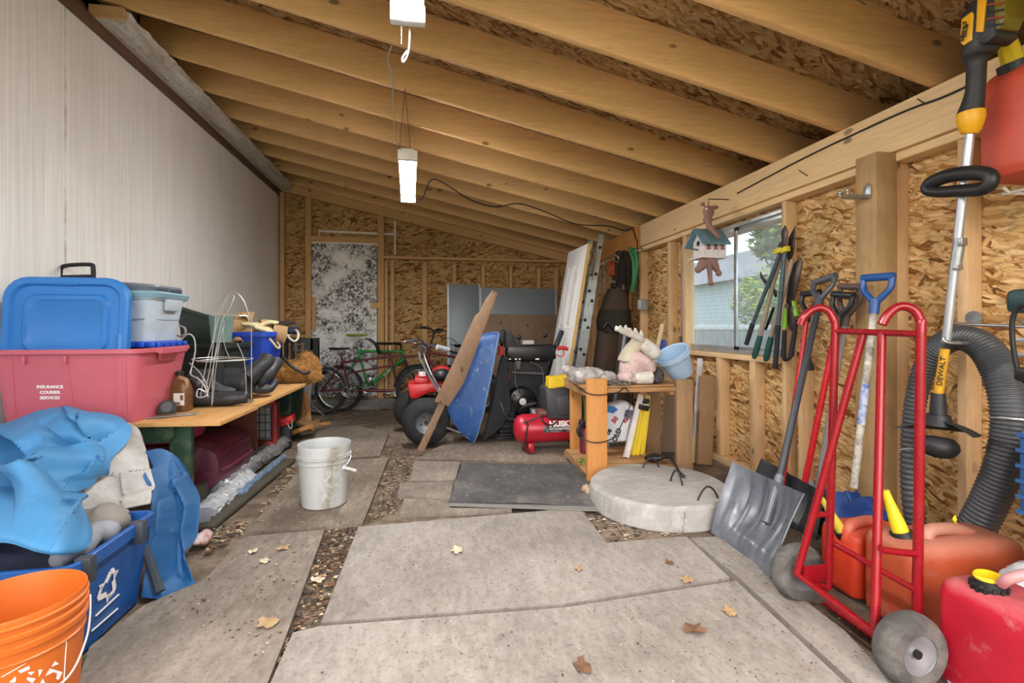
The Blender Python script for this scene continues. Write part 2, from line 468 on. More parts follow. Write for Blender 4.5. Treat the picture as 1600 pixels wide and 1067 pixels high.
# left wall: old white panel siding ---------------------------------------
def siding_mat():
    t = NT('white panel siding'); sp = t.node('ShaderNodeSeparateXYZ', Vector=t.tc())
    y, z = sp.outputs[1], sp.outputs[2]
    st = t.noise(t.mp(t.tc(), scale=(1, 26, .5)), 2.2, 5, .6)
    bl = t.noise(t.tc(), 1.1, 4)
    c = t.ramp(st, [(.3, hx('#e2dfda')), (.5, hx('#eceae6')), (.7, hx('#f4f3f0'))])
    c = t.mix(t.math('MULTIPLY', t.ramp(bl, [(.45, 0), (.7, 1)]), .35), c, hx('#cfc8bf'))
    # seams between boards
    fr = t.math('ABSOLUTE', t.math('SUBTRACT', t.math('FRACT', t.math('DIVIDE', t.math('ADD', y, .035), .388)), .5))
    seam = t.ramp(fr, [(.004, 1), (.016, 0)])
    c = t.mix(t.math('MULTIPLY', seam, .7), c, hx('#f4f2ee'))
    # nail heads, fly specks and rust runs
    vo = t.node('ShaderNodeTexVoronoi', Vector=t.mp(t.tc(), scale=(1, 1, .8)), Scale=6.5, Randomness=1.0)
    rnd = t.node('ShaderNodeSeparateColor', Color=vo.outputs['Color']).outputs[0]
    k = t.math('MULTIPLY', t.ramp(vo.outputs['Distance'], [(.02, 1), (.05, 0)]), t.ramp(rnd, [(.55, 0), (.6, 1)]))
    c = t.mix(k, c, hx('#4a4038'))
    run = t.math('MULTIPLY', t.ramp(t.math('ABSOLUTE', t.math('SUBTRACT', y, 3.28)), [(.004, 1), (.014, 0)]), t.ramp(t.noise(t.mp(t.tc(), scale=(3, 3, 3)), 1.5, 7, .7), [(.42, 0), (.62, 1)]))
    c = t.mix(t.math('MULTIPLY', run, .6), c, hx('#7d6a4e'))
    t.col(c); t.rough(.55); t.bump(t.math('SUBTRACT', st, t.math('MULTIPLY', seam, .8)), .2, .006)
    return t.m
mb = MB(); mb.box2((XL-.1, YF, -.2), (XL, YB+.1, 3.03))
struct(mb, 'wall_left', siding_mat(), 'white grooved panel wall of the house on the left')
mb = MB(); mb.box2((XL-.0, YF, 3.0), (XL+.03, YB, 3.075), bev=.003)
struct(mb, 'trim_1', wood('brown fascia', '#6d5140', 1, grime='#3c2e26'), 'narrow brown board along the top of the white wall')
# soffit with a flaking pale edge
def soffit_mat():
    t = NT('old soffit paint'); v = t.tc()
    n = t.noise(t.mp(v, scale=(6, .8, 6)), 3, 6, .65); f = t.noise(v, 22, 6, .7)
    c = t.ramp(n, [(.3, hx('#a39a8d')), (.5, hx('#c6c0b6')), (.7, hx('#dedbd6'))])
    c = t.mix(t.ramp(f, [(.56, 0), (.66, .7)]), c, hx('#6f675e'))
    t.col(c); t.rough(.8); t.bump(f, .5, .01); return t.m
mb = MB()
N = 90; a = []
for i in range(N+1):
    y = 3.5+(YB-3.5)*i/N; j = .012*noise.noise(V((0, y*9, 1)))+.006*noise.noise(V((0, y*31, 1)))
    a.append(((XL, y, 3.075), (-1.925+j*.6, y, 3.06), (-1.90+j, y, 3.13+j*.8), (-1.93, y, 3.145), (XL, y, 3.15)))
mb.loft(a); struct(mb, 'trim_2', soffit_mat(), 'flaking grey soffit strip under the rafters on the left')
mb = MB(); mb.box2((XL-.6, YF, 3.15), (XL-.02, YB, 3.25)); mb.box2((XL-.1, YF, 3.0), (XL-.02, YB, 3.6))
struct(mb, 'trim_3', mat('dark brown board', '#5c4a38', .9, bump=.2), 'dark board closing the gap above the left wall')  # closing board in one plain dark brown
mb = MB(); mb.box2((XL+.005, 3.47, 3.08), (-1.92, 3.5, 3.15)); 
struct(mb, 'trim_4', W_platex, 'end board of the soffit strip')

# right wall: strand board with window opening ----------------------------
WY0, WY1, WZ0, WZ1 = 2.93, 4.30, .885, 1.92
mb = MB()
for y0, y1, z0, z1 in ((YF, WY0, -.1, 2.2), (WY1, YB, -.1, 2.2), (WY0, WY1, -.1, WZ0), (WY0, WY1, WZ1, 2.2)):
    mb.box2((XR, y0, z0), (XR+.02, y1, z1))
struct(mb, 'wall_right', OSB_r, 'strand board sheathing of the right wall')
def stud(y, z0=.04, z1=1.945, w=.038, m=None, x0=2.372, label='pine stud on the right wall', y2=None):
    mb = MB(); mb.box2((x0, y-w/2, z0), (XR-.001, y+w/2, z1), bev=.003)
    o = struct(mb, 'stud', m or W_studz, label); return o
def yof(px, X=2.372): return at(px, 500, X=X).y
stud(yof(1510, 2.372)+.019, .04); stud(yof(1398)+.019); stud(yof(1228)+.02); stud(yof(1262, 2.41)+.02, .04, .0+WZ0-.04)
for p in (1044, 1068): stud(yof(p)-.01, w=.06)
stud(yof(1120)-.02, .04, WZ0-.042, w=.06); stud(yof(1172)-.02, .04, WZ0-.042, w=.06); stud(yof(1000)); stud(yof(962)); stud(yof(925)); stud(6.9); stud(.6); stud(-.1); stud(.95)
mb = MB(); mb.box2((2.365, WY0-.005, WZ0-.042), (XR, WY1+.005, WZ0-.002), bev=.003)
struct(mb, 'trim_5', W_beam, 'rough pine sill under the window')
mb = MB(); mb.box2((2.365, YF, -.02), (XR, 6.9, .038), bev=.003)
struct(mb, 'baseboard_right', W_beam, 'bottom plate of the right wall')
mb = MB(); mb.box2((2.362, YF, 1.945), (XR, YB, 1.988), bev=.003)
struct(mb, 'trim_6', W_beam, 'top plate above the window')
mb = MB(); mb.box2((2.335, YF, 1.99), (2.41, 5.0, 2.222), bev=.004)
struct(mb, 'beam', W_beam, 'long pine beam carrying the rafters on the right')
mb = MB(); mb.box2((2.335, 5.001, 1.985), (2.41, YB, 2.222), bev=.004)
struct(mb, 'beam', W_beamdark, 'darker far length of the beam on the right')
# heavy post
py = yof(1336, 2.25)
mb = MB(); y1 = at(1336, 500, X=2.245).y; mb.box2((2.245, y1-.125, -.02), (2.372, y1, 1.99), bev=.006)
struct(mb, 'post', W_post, 'thick weathered post under the beam')
mb = MB(); yy = yof(975, 2.30); mb.box2((2.30, yy-.06, -.02), (2.37, yy+.06, 1.99), bev=.004)
struct(mb, 'post', W_beamdark, 'brown post behind the hanging waders')

# back wall ---------------------------------------------------------------
mb = MB()
mb.prism([(XL, YB, -.25), (XR, YB, -.25), (XR, YB, zd(XR)), (XL, YB, zd(XL))], (0, .03, 0))
struct(mb, 'wall_back', OSB_b, 'strand board sheathing of the back wall')
def bstud(px0, px1, z0, z1, yd=.085, m=None, x=None):
    x0 = at(px0, 450, Y=YB-yd).x; x1 = at(px1, 450, Y=YB-yd).x
    mb = MB(); mb.box2((x0, YB-yd, z0), (x1, YB-.001, z1 if z1 else 9), bev=.002)
    return mb
for a, b, z0, z1 in ((437, 444, 0, 3.05), (477, 486, 0, 3.0), (590, 600, 0, 2.86), (601, 606, .04, 2.08), (610, 616, .04, 2.08), (660, 667, .04, 2.07), (707, 713, .04, 2.06), (752, 758, .04, 2.05), (796, 801, .04, 2.04), (839, 845, .04, 2.03), (866, 873, .04, 2.02), (487, 493, 1.05, 1.53)):
    struct(bstud(a, b, z0, z1), 'stud', W_studback, 'pine stud on the back wall')
z = at(700, 404, Y=YB-.085).z
mb = MB(); mb.box2((at(600, 400, Y=YB).x, YB-.088, z-.02), (XR-.02, YB-.001, z+.018), bev=.002)
struct(mb, 'plate', W_platex, 'horizontal pine plate on the back wall')
mb = MB(); a = at(486, 372, Y=YB-.085); b = at(592, 379, Y=YB-.085); mb.box2((a.x, YB-.088, a.z-.05), (b.x, YB-.001, a.z+.04), bev=.002)
struct(mb, 'plate', W_platex, 'pine lintel above the back door')
mb = MB()
mb.prism([(XL+.02, YB-.09, zr(XL+.02)-.13), (XR-.13, YB-.09, zr(XR-.13)-.13), (XR-.13, YB-.09, zr(XR-.13)), (XL+.02, YB-.09, zr(XL+.02))], (0, .085, 0))
struct(mb, 'plate', W_platex, 'sloping plate under the last rafter')
mb = MB(); mb.box2((XL+.02, YB-.16, -.25), (XR-.12, YB-.09, .03), bev=.01); mb.jitter(.006, 6)
struct(mb, 'curb', mat('old concrete curb', '#8a8682', .9, bump=.5, dirt='#5b544c', damt=.6), 'low concrete curb along the back wall')
# white seam strips
def strip(p, q, w, name='trim_7'):
    a, b = at(*p, Y=YB-.004), at(*q, Y=YB-.004); mb = MB(); mb.bar(a, b, .006, w, up=(0, 0, 1) if abs(b.z-a.z) < .5 else (1, 0, 0)); return mb
Mwhite = mat('white paint edge', '#e8e6e0', .6)
struct(strip((499, 361), (617, 366), .03), 'trim_7', Mwhite, 'white strip on the back wall above the door')
struct(strip((617, 345), (617, 398), .025), 'trim_8', Mwhite, 'upright white strip on the back wall')
struct(strip((499, 358), (499, 368), .02), 'trim_9', Mwhite)
struct(strip((445, 357), (470, 357), .015), 'trim_10', mat('osb seam', '#b8935e', .8))

# back door: foam faced, white with black mould blotches
def mould_mat():
    t = NT('mould spotted white'); v = t.tc()
    n = t.noise(v, 3.0, 4, .6, .3)
    area = t.ramp(n, [(.40, 0), (.52, 1)])
    v = t.node('ShaderNodeVectorMath', _operation='MULTIPLY_ADD', i0=t.node('ShaderNodeTexNoise', Vector=v, Scale=16.0, Detail=3.0).outputs['Color'], i1=(.10, .10, .10), i2=v).outputs[0]
    vo = t.node('ShaderNodeTexVoronoi', Vector=v, Scale=17.0, Randomness=1.0)
    d = t.math('ADD', vo.outputs['Distance'], t.math('MULTIPLY', t.math('SUBTRACT', t.noise(v, 40, 4), .5), .7))
    rnd = t.node('ShaderNodeSeparateColor', Color=vo.outputs['Color']).outputs[0]
    spot = t.math('MULTIPLY', t.ramp(d, [(.20, .25), (.3, 1), (.42, 1), (.52, 0)]), t.ramp(rnd, [(.15, 0), (.25, 1)]))
    fine = t.ramp(t.noise(v, 30, 6, .75), [(.47, 0), (.55, 1)])
    k = t.math('MULTIPLY', area, t.math('MAXIMUM', spot, t.math('MULTIPLY', fine, .85)))
    k2 = t.math('MULTIPLY', t.ramp(vo.outputs['Distance'], [(.1, 1), (.16, 0)]), t.ramp(rnd, [(.75, 0), (.8, 1)]))
    k = t.math('MAXIMUM', k, t.math('MULTIPLY', k2, t.ramp(n, [(.33, 0), (.42, 1)])))
    t.col(t.mix(k, t.ramp(t.noise(v, 4, 3), [(.3, hx('#dcdcdc')), (.7, hx('#f2f2f2'))]), hx('#1c1a19')))
    t.rough(.7); t.bump(k, -.2, .003); return t.m
x0, x1 = at(487, 450, Y=YB-.05).x, at(589, 450, Y=YB-.05).x; zt = at(540, 381, Y=YB-.05).z
mb = MB(); mb.box2((x0, YB-.06, .06), (x1, YB-.012, zt), bev=.004)
d = struct(mb, 'door_1', mould_mat(), 'white back door blotched with black mould')
mb = MB(); c = at(491, 522, Y=YB-.06); mb.lathe([(.0, .055), (.022, .05), (.03, .03), (.02, .012), (.032, .008), (.032, 0)], (c.x, c.y, c.z), axis=(0, -1, 0), n=20)
mb.build('door_knob', mat('tarnished steel', '#b9bcc0', .3, 1), d)
mb = MB()
mb.box2((x0-.03, YB-.07, zt+.0), (x1+.03, YB-.01, zt+.022))
mb.build('door_frame', mat('cool white edge', '#f4f6fa', .6), d)
mb = MB(); a = at(579, 473, Y=YB-.1); b = at(600, 482, Y=YB-.1); mb.box2((a.x, YB-.105, b.z), (b.x, YB-.086, a.z), bev=.003)
struct(mb, 'trim_11', W_platex, 'wooden turn latch beside the back door')

# ceiling, rafters -----------------------------------------------------------
mb = MB(); mb.prism([(XL-.7, YF, zd(XL-.7)), (XR+.5, YF, zd(XR+.5)), (XR+.5, YF, zd(XR+.5)+.02), (XL-.7, YF, zd(XL-.7)+.02)], (0, YB+.2-YF, 0))
struct(mb, 'ceiling', OSB_c, 'strand board roof deck between the rafters')
for c in (-.85, -.3, .25, .8, 1.35, 1.89, 2.42, 2.956, 3.514, 4.07, 4.62, 5.16, 5.68, 6.22, 6.8, 7.4):
    xl, xr = XL+.0, 2.94
    mb = MB(); mb.prism([(xl, c-.04, zr(xl)), (xr, c-.04, zr(xr)), (xr, c-.04, zd(xr)-.001), (xl, c-.04, zd(xl)-.001)], (0, .04, 0), bev=.003)
    struct(mb, 'rafter', W_rafter, 'pine rafter sloping down to the right')
mb = MB(); mb.box2((2.94, YF, 1.98), (2.965, YB+.2, 2.36)); struct(mb, 'trim_13', W_beamdark, 'fascia board outside at the low end of the rafters')
mb = MB(); mb.box2((2.485, YF, 1.985), (2.94, YB+.2, 2.0)); struct(mb, 'trim_14', W_beamdark, 'eave soffit outside the right wall')
# roof deck seam
mb = MB(); mb.box((.05, 2.2, zd(.05)-.002), (.008, .4, .004), rot=(0, math.atan(SL), 0)); struct(mb, 'trim_12', mat('dark gap', '#2c211a', .9))

# window -----------------------------------------------------------------------
MwinF = mat('window aluminium', '#c9ced1', .35, .7, dirt='#8f9394', damt=.3)
t = NT('dusty window glass'); t.b.inputs['Transmission Weight'].default_value = 1; t.b.inputs['IOR'].default_value = 1.1; t.b.inputs['Roughness'].default_value = .0
t.col((.95, .98, 1)); 
mixs = t.n.new('ShaderNodeMixShader'); tr = t.n.new('ShaderNodeBsdfTransparent'); di = t.n.new('ShaderNodeBsdfDiffuse'); gl = t.n.new('ShaderNodeBsdfGlossy'); gl.inputs['Roughness'].default_value = .05
di.inputs[0].default_value = (.75, .82, .85, 1); tr.inputs[0].default_value = (.95, .98, .98, 1)
dust = t.ramp(t.noise(t.tc(), 14, 7, .7), [(.35, .10), (.75, .36)])
t.l.new(dust, mixs.inputs[0]); t.l.new(tr.outputs[0], mixs.inputs[1]); t.l.new(di.outputs[0], mixs.inputs[2])
m2 = t.n.new('ShaderNodeMixShader'); m2.inputs[0].default_value = .05; t.l.new(mixs.outputs[0], m2.inputs[1]); t.l.new(gl.outputs[0], m2.inputs[2])
t.l.new(m2.outputs[0], t.n['Material Output'].inputs[0]); Mglass = t.m
ym = at(1150, 450, X=2.45).y
mb = MB(); f = .028
mb.box2((2.425, WY0, WZ0), (2.475, WY1, WZ0+f), bev=.002); mb.box2((2.425, WY0, WZ1-f), (2.475, WY1, WZ1), bev=.002)
mb.box2((2.425, WY0, WZ0), (2.475, WY0+f, WZ1), bev=.002); mb.box2((2.425, WY1-f, WZ0), (2.475, WY1, WZ1), bev=.002)
w = struct(mb, 'window_1', MwinF, 'sliding aluminium window in the right wall')
def sash(y0, y1, x):
    mb = MB(); g = .03
    mb.box2((x, y0, WZ0+f), (x+.018, y1, WZ0+f+g), bev=.002); mb.box2((x, y0, WZ1-f-g), (x+.018, y1, WZ1-f), bev=.002)
    mb.box2((x, y0, WZ0+f), (x+.018, y0+g, WZ1-f), bev=.002); mb.box2((x, y1-g, WZ0+f), (x+.018, y1, WZ1-f), bev=.002)
    s = mb.build('sash', MwinF, w)
    mb = MB(); mb.box2((x+.007, y0+g*.9, WZ0+f+g*.9), (x+.011, y1-g*.9, WZ1-f-g*.9)); mb.build('pane', Mglass, s)
sash(WY0+f, ym+.03, 2.452); sash(ym-.03, WY1-f, 2.43)

# outside: lawn, fence, neighbour's wall, trees ------------------------------------
mb = MB()
def gf(u, v):
    x = -30+60*u; y = -25+60*v; return (x, y, -.16+.03*noise.noise(V((x*.7, y*.7, 0))))
mb.grid(gf, 40, 40)
lawn = mb.build('ground', mat('lawn', '#6f7d4a', .9, var=.35, scale=3, bump=.6)); lawn['kind'] = 'structure'; lawn['label'] = 'lawn and yard outside the building'
# ================================================================== shop lights
Mlamp = mat('lit lens', '#ffffff', .4, emit=(1, .985, .96, 85.0)); Mhouse = mat('white lamp housing', '#eceef0', .4)
Mcordw = mat('white cord', '#a9a69f', .6); Mcordk = mat('black cord', '#17171a', .5); Mchain = mat('small chain', '#77777a', .5, .6)
def shop_light(yc, L, z, x, label, sk=0):
    K = Matrix.Translation((x, yc, 0)) @ Matrix.Rotation(sk, 4, 'Z') @ Matrix.Translation((-x, -yc, 0))
    r = thing('shop_light', label, 'ceiling light', (x, yc, z), 0, 'white shop lights')
    mb = MB(); mb.box((x, yc, z+.035), (.12, L, .035), bev=.008)
    mb.box((x, yc, z+.056), (.09, L, .02), bev=.006); mb.xf(K); mb.build('housing', Mhouse, r)
    mb = MB(); mb.loft([[(x+.062*math.cos(a), yy, z+.02-.03*math.sin(a)) for a in [k*PI/10 for k in range(11)]] for yy in (yc-L/2+.035, yc+L/2-.035)])
    mb.xf(K); mb.build('diffuser', Mlamp, r)
    for sgn in (-1, 1):
        mb = MB(); mb.box((x, yc+sgn*(L/2-.018), z+.02), (.136, .04, .07), bev=.006); mb.xf(K); mb.build('end_cap', Mhouse, r)
    return r
l1 = shop_light(1.44-.1, 1.2, 2.30, at(637, 30, Y=1.9).x, 'nearer white shop light cut by the top of the photo')
xl2 = at(637, 270, Y=3.95).x
l2 = shop_light(4.0, 1.2, 2.27, xl2, 'farther white shop light hanging whole below the rafters', .035)
x1 = at(637, 30, Y=1.9).x
mb = MB(); mb.tube([(x1-.025, 1.93, 2.28), (x1-.025, 1.935, 2.24), (x1-.026, 1.935, 2.21)], .002, 6); mb.build('pull_chain', Mchain, l1)
mb = MB(); mb.tube([at(640, 36, Y=1.95), at(640, 60, Y=1.96), at(637, 85, Y=1.97), at(630, 97, Y=1.97), at(629, 90, Y=1.97), at(636, 80, Y=1.97)], .0038, 8, sub=5); mb.build('cord', Mcordw, l1)
def hanger(r, y0, y1, x, z):
    mb = MB()
    for s in (-1, 1): mb.tube([(x+s*.04, y0, z+.06), (x, y0+.02, zr(x)+.01)], .0025, 6)
    mb.build('hanging_wire', Mchain, r)
hanger(l2, 3.45, 0, xl2, 2.27); hanger(l2, 4.55, 0, xl2, 2.27); hanger(l1, 1.0, 0, x1, 2.3); hanger(l1, 1.85, 0, x1, 2.3)
mb = MB(); mb.tube([at(612, 72, Y=2.75), at(606, 95, Y=2.85), at(613, 115, Y=2.9), at(614, 140, Y=3.0), at(615, 180, Y=3.2), at(617, 215, Y=3.35), at(622, 226, Y=3.44)], .0045, 8, sub=5); mb.build('cord', Mcordw, l2)
mb = MB(); mb.tube([at(648, 315, Y=4.58), at(660, 310, Y=4.62), at(668, 290, Y=4.63), at(678, 280, Y=4.63), at(700, 290, Y=4.65), at(735, 312, Y=4.8), at(775, 323, Y=4.9), at(810, 318, Y=4.95), at(850, 330, Y=5.0), at(900, 350, Y=5.0), at(950, 353, Y=5.1), at(975, 360, X=2.32), at(988, 358, X=2.32), at(993, 372, X=2.325), at(996, 385, X=2.33), at(997, 455, X=2.33)], .006, 8, sub=6)
one(mb, 'extension_cable', Mcordk, 'black cord looping from the farther shop light to the right beam', 'cord')
# ================================================================== bicycles and things along the back wall
Mtyre = mat('tyre rubber', '#232326', .8, var=.25, bump=.2); Mspoke = mat('spoke steel', '#9a9c9e', .3, 1); Mpale_t = mat('grey mudguard', '#9aa0a4', .4, .5)
def wheel(parent, c, R, tw, hubw=.05, rimm=None, guard=None):
    """spoked bicycle wheel lying in the XZ plane; the wheel is one part, tyre and rim its sub-parts"""
    c = V(c); mb = MB(); mb.cyl(c+V((0, -hubw/2, 0)), c+V((0, hubw/2, 0)), .022, n=14)
    for k in range(24):
        a = 2*PI*k/24; e = c+V((math.cos(a), 0, math.sin(a)))*(R-tw*1.6); s = .02 if k % 2 else -.02
        mb.tube([c+V((math.cos(a+.35)*.02, s, math.sin(a+.35)*.02)), e], .0016, 4)
    w = mb.build('wheel', Mspoke, parent)
    mb = MB(); n = 56; mb.tube([c+V((math.cos(2*PI*k/n), 0, math.sin(2*PI*k/n)))*(R-tw) for k in range(n)], tw, 10, closed=True); mb.build('tyre', Mtyre, w)
    mb = MB(); mb.tube([c+V((math.cos(2*PI*k/n), 0, math.sin(2*PI*k/n)))*(R-2.1*tw) for k in range(n)], tw*.62, 8, closed=True); mb.build('rim', rimm or Mspoke, w)
def saddle(parent, p, m, L=.26, tilt=0):
    loops = []
    for i, (s, w, h) in enumerate(((-.5, .05, .02), (-.42, .075, .035), (-.2, .075, .04), (0, .045, .035), (.25, .025, .03), (.44, .022, .025), (.5, .012, .015))):
        loops.append([(p.x+s*L+0*k, p.y+w*math.cos(a), p.z+h*.5*math.sin(a)+.01*(abs(s*2)**2)+s*tilt) for a in [2*PI*k/14 for k in range(14)] for k in (0,)])
    MB().loft(loops).build('saddle', m, parent)
def chainset(parent, c, R, m=None):
    mb = MB(); n = 40; y = c.y-.03
    for q in (R, R*.78): mb.tube([(c.x+q*math.cos(2*PI*k/n), y, c.z+q*math.sin(2*PI*k/n)) for k in range(n)], .006, 6, closed=True)
    for k in range(5): a = 2*PI*k/5; mb.bar((c.x, y, c.z), (c.x+R*math.cos(a), y, c.z+R*math.sin(a)), .008, .016)
    mb.cyl((c.x, c.y-.05, c.z), (c.x, c.y+.05, c.z), .022, n=14); mb.build('chainring', Mchrome, parent)
def crank(parent, c, dx, dz, y):
    mb = MB(); e = V((c.x+dx, y, c.z+dz)); mb.bar((c.x, y, c.z), e, .012, .024, bev=.003); mb.build('crank', Mchrome, parent)
    mb = MB(); mb.box((e.x, y-.05, e.z), (.09, .09, .022), bev=.005); mb.build('pedal', Mblack, parent)
FZ = lambda y: dip(y)-.012
# --- maroon tandem
Yt = 6.98; fz = FZ(Yt); R = .335
A = lambda x, y: at(x, y, Y=Yt)
Mmaroon = mat('maroon paint', '#5a1f2b', .35, .2, var=.15)
ra = A(486+16, 602); ra.z = fz+R
r = thing('tandem_bicycle', 'maroon tandem bicycle with two saddles standing along the back wall', 'bicycle', (ra.x+.8, Yt, fz))
wheel(r, ra, R, .02); fw = A(698, 604); fw.z = fz+R; wheel(r, fw, R, .02)
rs, rb = A(532, 552), A(547, 609); fs, fb = A(609, 548), A(622, 611)
hd0, hd1 = A(664, 556), A(672, 580)
mb = MB()
for a, b, q in ((rs, rb, .016), (fs, fb, .016), (rb, fb, .02), (A(536, 566), A(613, 557), .016), (A(544, 583), A(617, 570), .014), (A(613, 557), hd0, .016), (fb, hd1, .019), (hd0, hd1, .021)): mb.tube([a, b], q, 10)
for s in (-.045, .045): mb.tube([ra+V((0, s, 0)), A(536, 566)+V((0, s*.4, 0))], .009, 8); mb.tube([ra+V((0, s, 0)), rb+V((0, s*.5, 0))], .010, 8); mb.tube([ra+V((0, s, 0)), A(545, 583)+V((0, s*.4, 0))], .007, 8)
mb.build('frame', Mmaroon, r)
mb = MB()
for s in (-.05, .05): mb.tube([hd1+V((0, s*.4, .02)), hd1+V((.03, s, -.08)), fw+V((0, s, 0))], .012, 8)
mb.build('fork', Mchrome, r)
for p0, tag_ in ((A(531, 545), 0), (A(608, 537), 1)):
    saddle(r, p0, Mblack, .28 if not tag_ else .34); 
    mb = MB(); b = rs if not tag_ else fs; mb.tube([p0+V((0, 0, -.01)), b+(rb-rs if not tag_ else fb-fs)*.15], .0125, 8); mb.build('seat_post', Mchrome, r)
chainset(r, rb, .105); chainset(r, fb, .07); crank(r, rb, .14, .06, Yt-.07); crank(r, fb, -.15, -.03, Yt-.07); crank(r, rb, -.14, -.06, Yt+.07)
mb = MB(); mb.tube([A(573, 528)+V((0, -.15, 0)), A(583, 533)+V((0, -.15, 0)), A(589, 540)+V((0, -.14, 0)), A(592, 551)+V((0, -.05, 0)), A(596, 552), A(592, 551)+V((0, .05, 0)), A(589, 540)+V((0, .13, 0)), A(575, 529)+V((0, .14, 0))], .012, 8, sub=3); mb.tube([A(596, 552), A(612, 553)], .012, 8); mb.build('handlebar', Mblack, r)
mb = MB(); H = A(660, 540); mb.tube([H+V((-.12, -.26, .05)), H+V((-.03, -.26, .02)), H+V((.06, -.2, 0)), H+V((.06, 0, -.01)), H+V((.06, .2, 0)), H+V((-.03, .26, .02)), H+V((-.12, .26, .05))], .012, 8, sub=3); mb.tube([H+V((.06, 0, -.01)), hd0], .013, 8); mb.build('handlebar', Mchrome, r)
mb = MB(); gm = R+.02; P = [(ra.x+gm*math.cos(a), Yt, ra.z+gm*math.sin(a)) for a in [math.radians(-15+k*6) for k in range(32)]]
for i in range(len(P)-1): mb.bar(P[i], P[i+1], .06, .005, up=(0, 1, 0)) if False else mb.bar(P[i], P[i+1], .004, .055, up=(0, 1, 0))
mb.build('mudguard', Mpale_t, r)
mb = MB(); mb.tube([ra+V((0, -.05, 0)), V((ra.x-.15, Yt-.04, fz+.0+R-.31))], .004, 6); mb.tube([V((ra.x-.10, Yt-.06, fz+.14)), V((ra.x+.05, Yt-.09, fz+.01))], .007, 6); mb.build('stand', Mchrome, r)

# --- green bicycle behind
Yg = 7.2; fz = FZ(Yg); A = lambda x, y: at(x, y, Y=Yg)
Mgb = mat('green bicycle paint', '#1f8a3c', .3, .3, var=.1)
ra = A(530, 602); ra.z = fz+R; fw = A(652, 602); fw.z = fz+R
r = thing('bicycle', 'bright green mountain bicycle with lime saddle in front of the spotted door', 'bicycle', ((ra.x+fw.x)/2, Yg, fz))
wheel(r, ra, R, .025); wheel(r, fw, R, .025)
st, bb, h0, h1 = A(560, 545), A(575, 604), A(627, 547), A(632, 560)
mb = MB()
for a, b, q in ((A(558, 541), bb, .017), (A(561, 549), A(628, 549), .018), (bb, h1, .026), (h0, h1, .022)): mb.tube([a, b], q, 10)
for s in (-.045, .045): mb.tube([ra+V((0, s, 0)), A(561, 556)+V((0, s*.4, 0))], .010, 8); mb.tube([ra+V((0, s, 0)), bb+V((0, s*.5, 0))], .011, 8)
mb.build('frame', Mgb, r)
mb = MB()
for s in (-.055, .055): mb.tube([h1+V((0, s, -.02)), fw+V((0, s, 0))], .016, 8)
mb.tube([h1+V((0, -.06, -.02)), h1+V((0, .06, -.02))], .018, 8); mb.build('fork', Mblack, r)
saddle(r, A(558, 524), mat('lime saddle', '#8fae2f', .5, dirt='#2a2c20', damt=.5, dscale=15), .31)
mb = MB(); mb.tube([A(557, 528), A(560, 549)], .014, 8); mb.build('seat_post', Mchrome, r)
chainset(r, bb, .085); crank(r, bb, .05, .16, Yg-.06); crank(r, bb, -.05, -.14, Yg+.06)
mb = MB(); H = A(626, 538); mb.tube([H+V((-.1, -.14, .02)), H+V((0, -.08, 0)), H+V((0, .1, 0)), H+V((-.1, .2, .02))], .012, 8, sub=3); mb.tube([H, h0], .014, 8); mb.build('handlebar', Mblack, r)
o0, o1 = A(594, 594), A(617, 570); d = (o1-o0); text('SPORT', 'lettering', Mwhitep, r, frame((o0+o1)/2+V((0, -.03, 0)), d, (-d.z, 0, d.x)), .05, .001, label='white lettering on the down tube')
# --- dark red bicycle farther right
Yd = 6.72; fz = FZ(Yd); A = lambda x, y: at(x, y, Y=Yd)
Mdr = mat('dark red bicycle paint', '#6b2226', .35, .2)
ra = A(742, 606); ra.z = fz+R; fw = A(645+12, 606); fw.z = fz+R
r = thing('bicycle', 'dark red bicycle with black handlebars behind the red all-terrain vehicle', 'bicycle', ((ra.x+fw.x)/2, Yd, fz))
wheel(r, ra, R, .022); wheel(r, fw, R, .022)
h0, h1, bb, st = A(672, 544), A(669, 562), A(708, 607), A(722, 552)
mb = MB()
for a, b, q in ((h0, h1, .02), (h1, bb, .02), (A(671, 550), A(720, 560), .017), (st, bb, .016)): mb.tube([a, b], q, 10)
for s in (-.045, .045): mb.tube([ra+V((0, s, 0)), A(721, 558)+V((0, s*.4, 0))], .009, 8); mb.tube([ra+V((0, s, 0)), bb+V((0, s*.5, 0))], .010, 8)
mb.build('frame', Mdr, r)
mb = MB()
for s in (-.05, .05): mb.tube([h1+V((0, s*.5, 0)), fw+V((0, s, 0))], .012, 8)
mb.build('fork', Mdr, r)
H = A(678, 520); mb = MB(); mb.tube([H+V((-.17, -.2, .07)), H+V((-.05, -.16, .06)), H+V((.0, -.05, .0)), H+V((.0, .05, .0)), H+V((.05, .16, .05)), H+V((.13, .25, .04))], .012, 8, sub=3); mb.tube([H, h0], .014, 8); mb.build('handlebar', Mblack, r)
for a, b in (((656, 511), (668, 512)), ((676, 519), (690, 517))):
    mb = MB(); mb.cyl(A(*a)+V((0, -.1, 0)), A(*b)+V((0, -.1, 0)), .019, n=12); mb.build('grip', Mrub, r)
mb = MB(); mb.tube([A(687, 521)+V((0, -.1, 0)), A(690, 528)+V((0, -.1, 0)), A(705, 529)+V((0, -.05, 0)), A(716, 540), A(705, 556), A(690, 565)], .004, 6, sub=5); mb.build('brake_cable', Mcordk, r)
saddle(r, A(724, 541), Mblack, .27); chainset(r, bb, .09)
mb = MB()
for k in range(6): mb.tube([A(705+k*6, 536)+V((0, -.08, 0)), A(707+k*5.4, 566)+V((0, -.08, 0))], .004, 6)
for z in (538, 552, 566): mb.tube([A(703, z)+V((0, -.1, 0)), A(737, z)+V((0, -.1, 0))], .004, 6)
mb.build('wire_basket', Mblack, r)

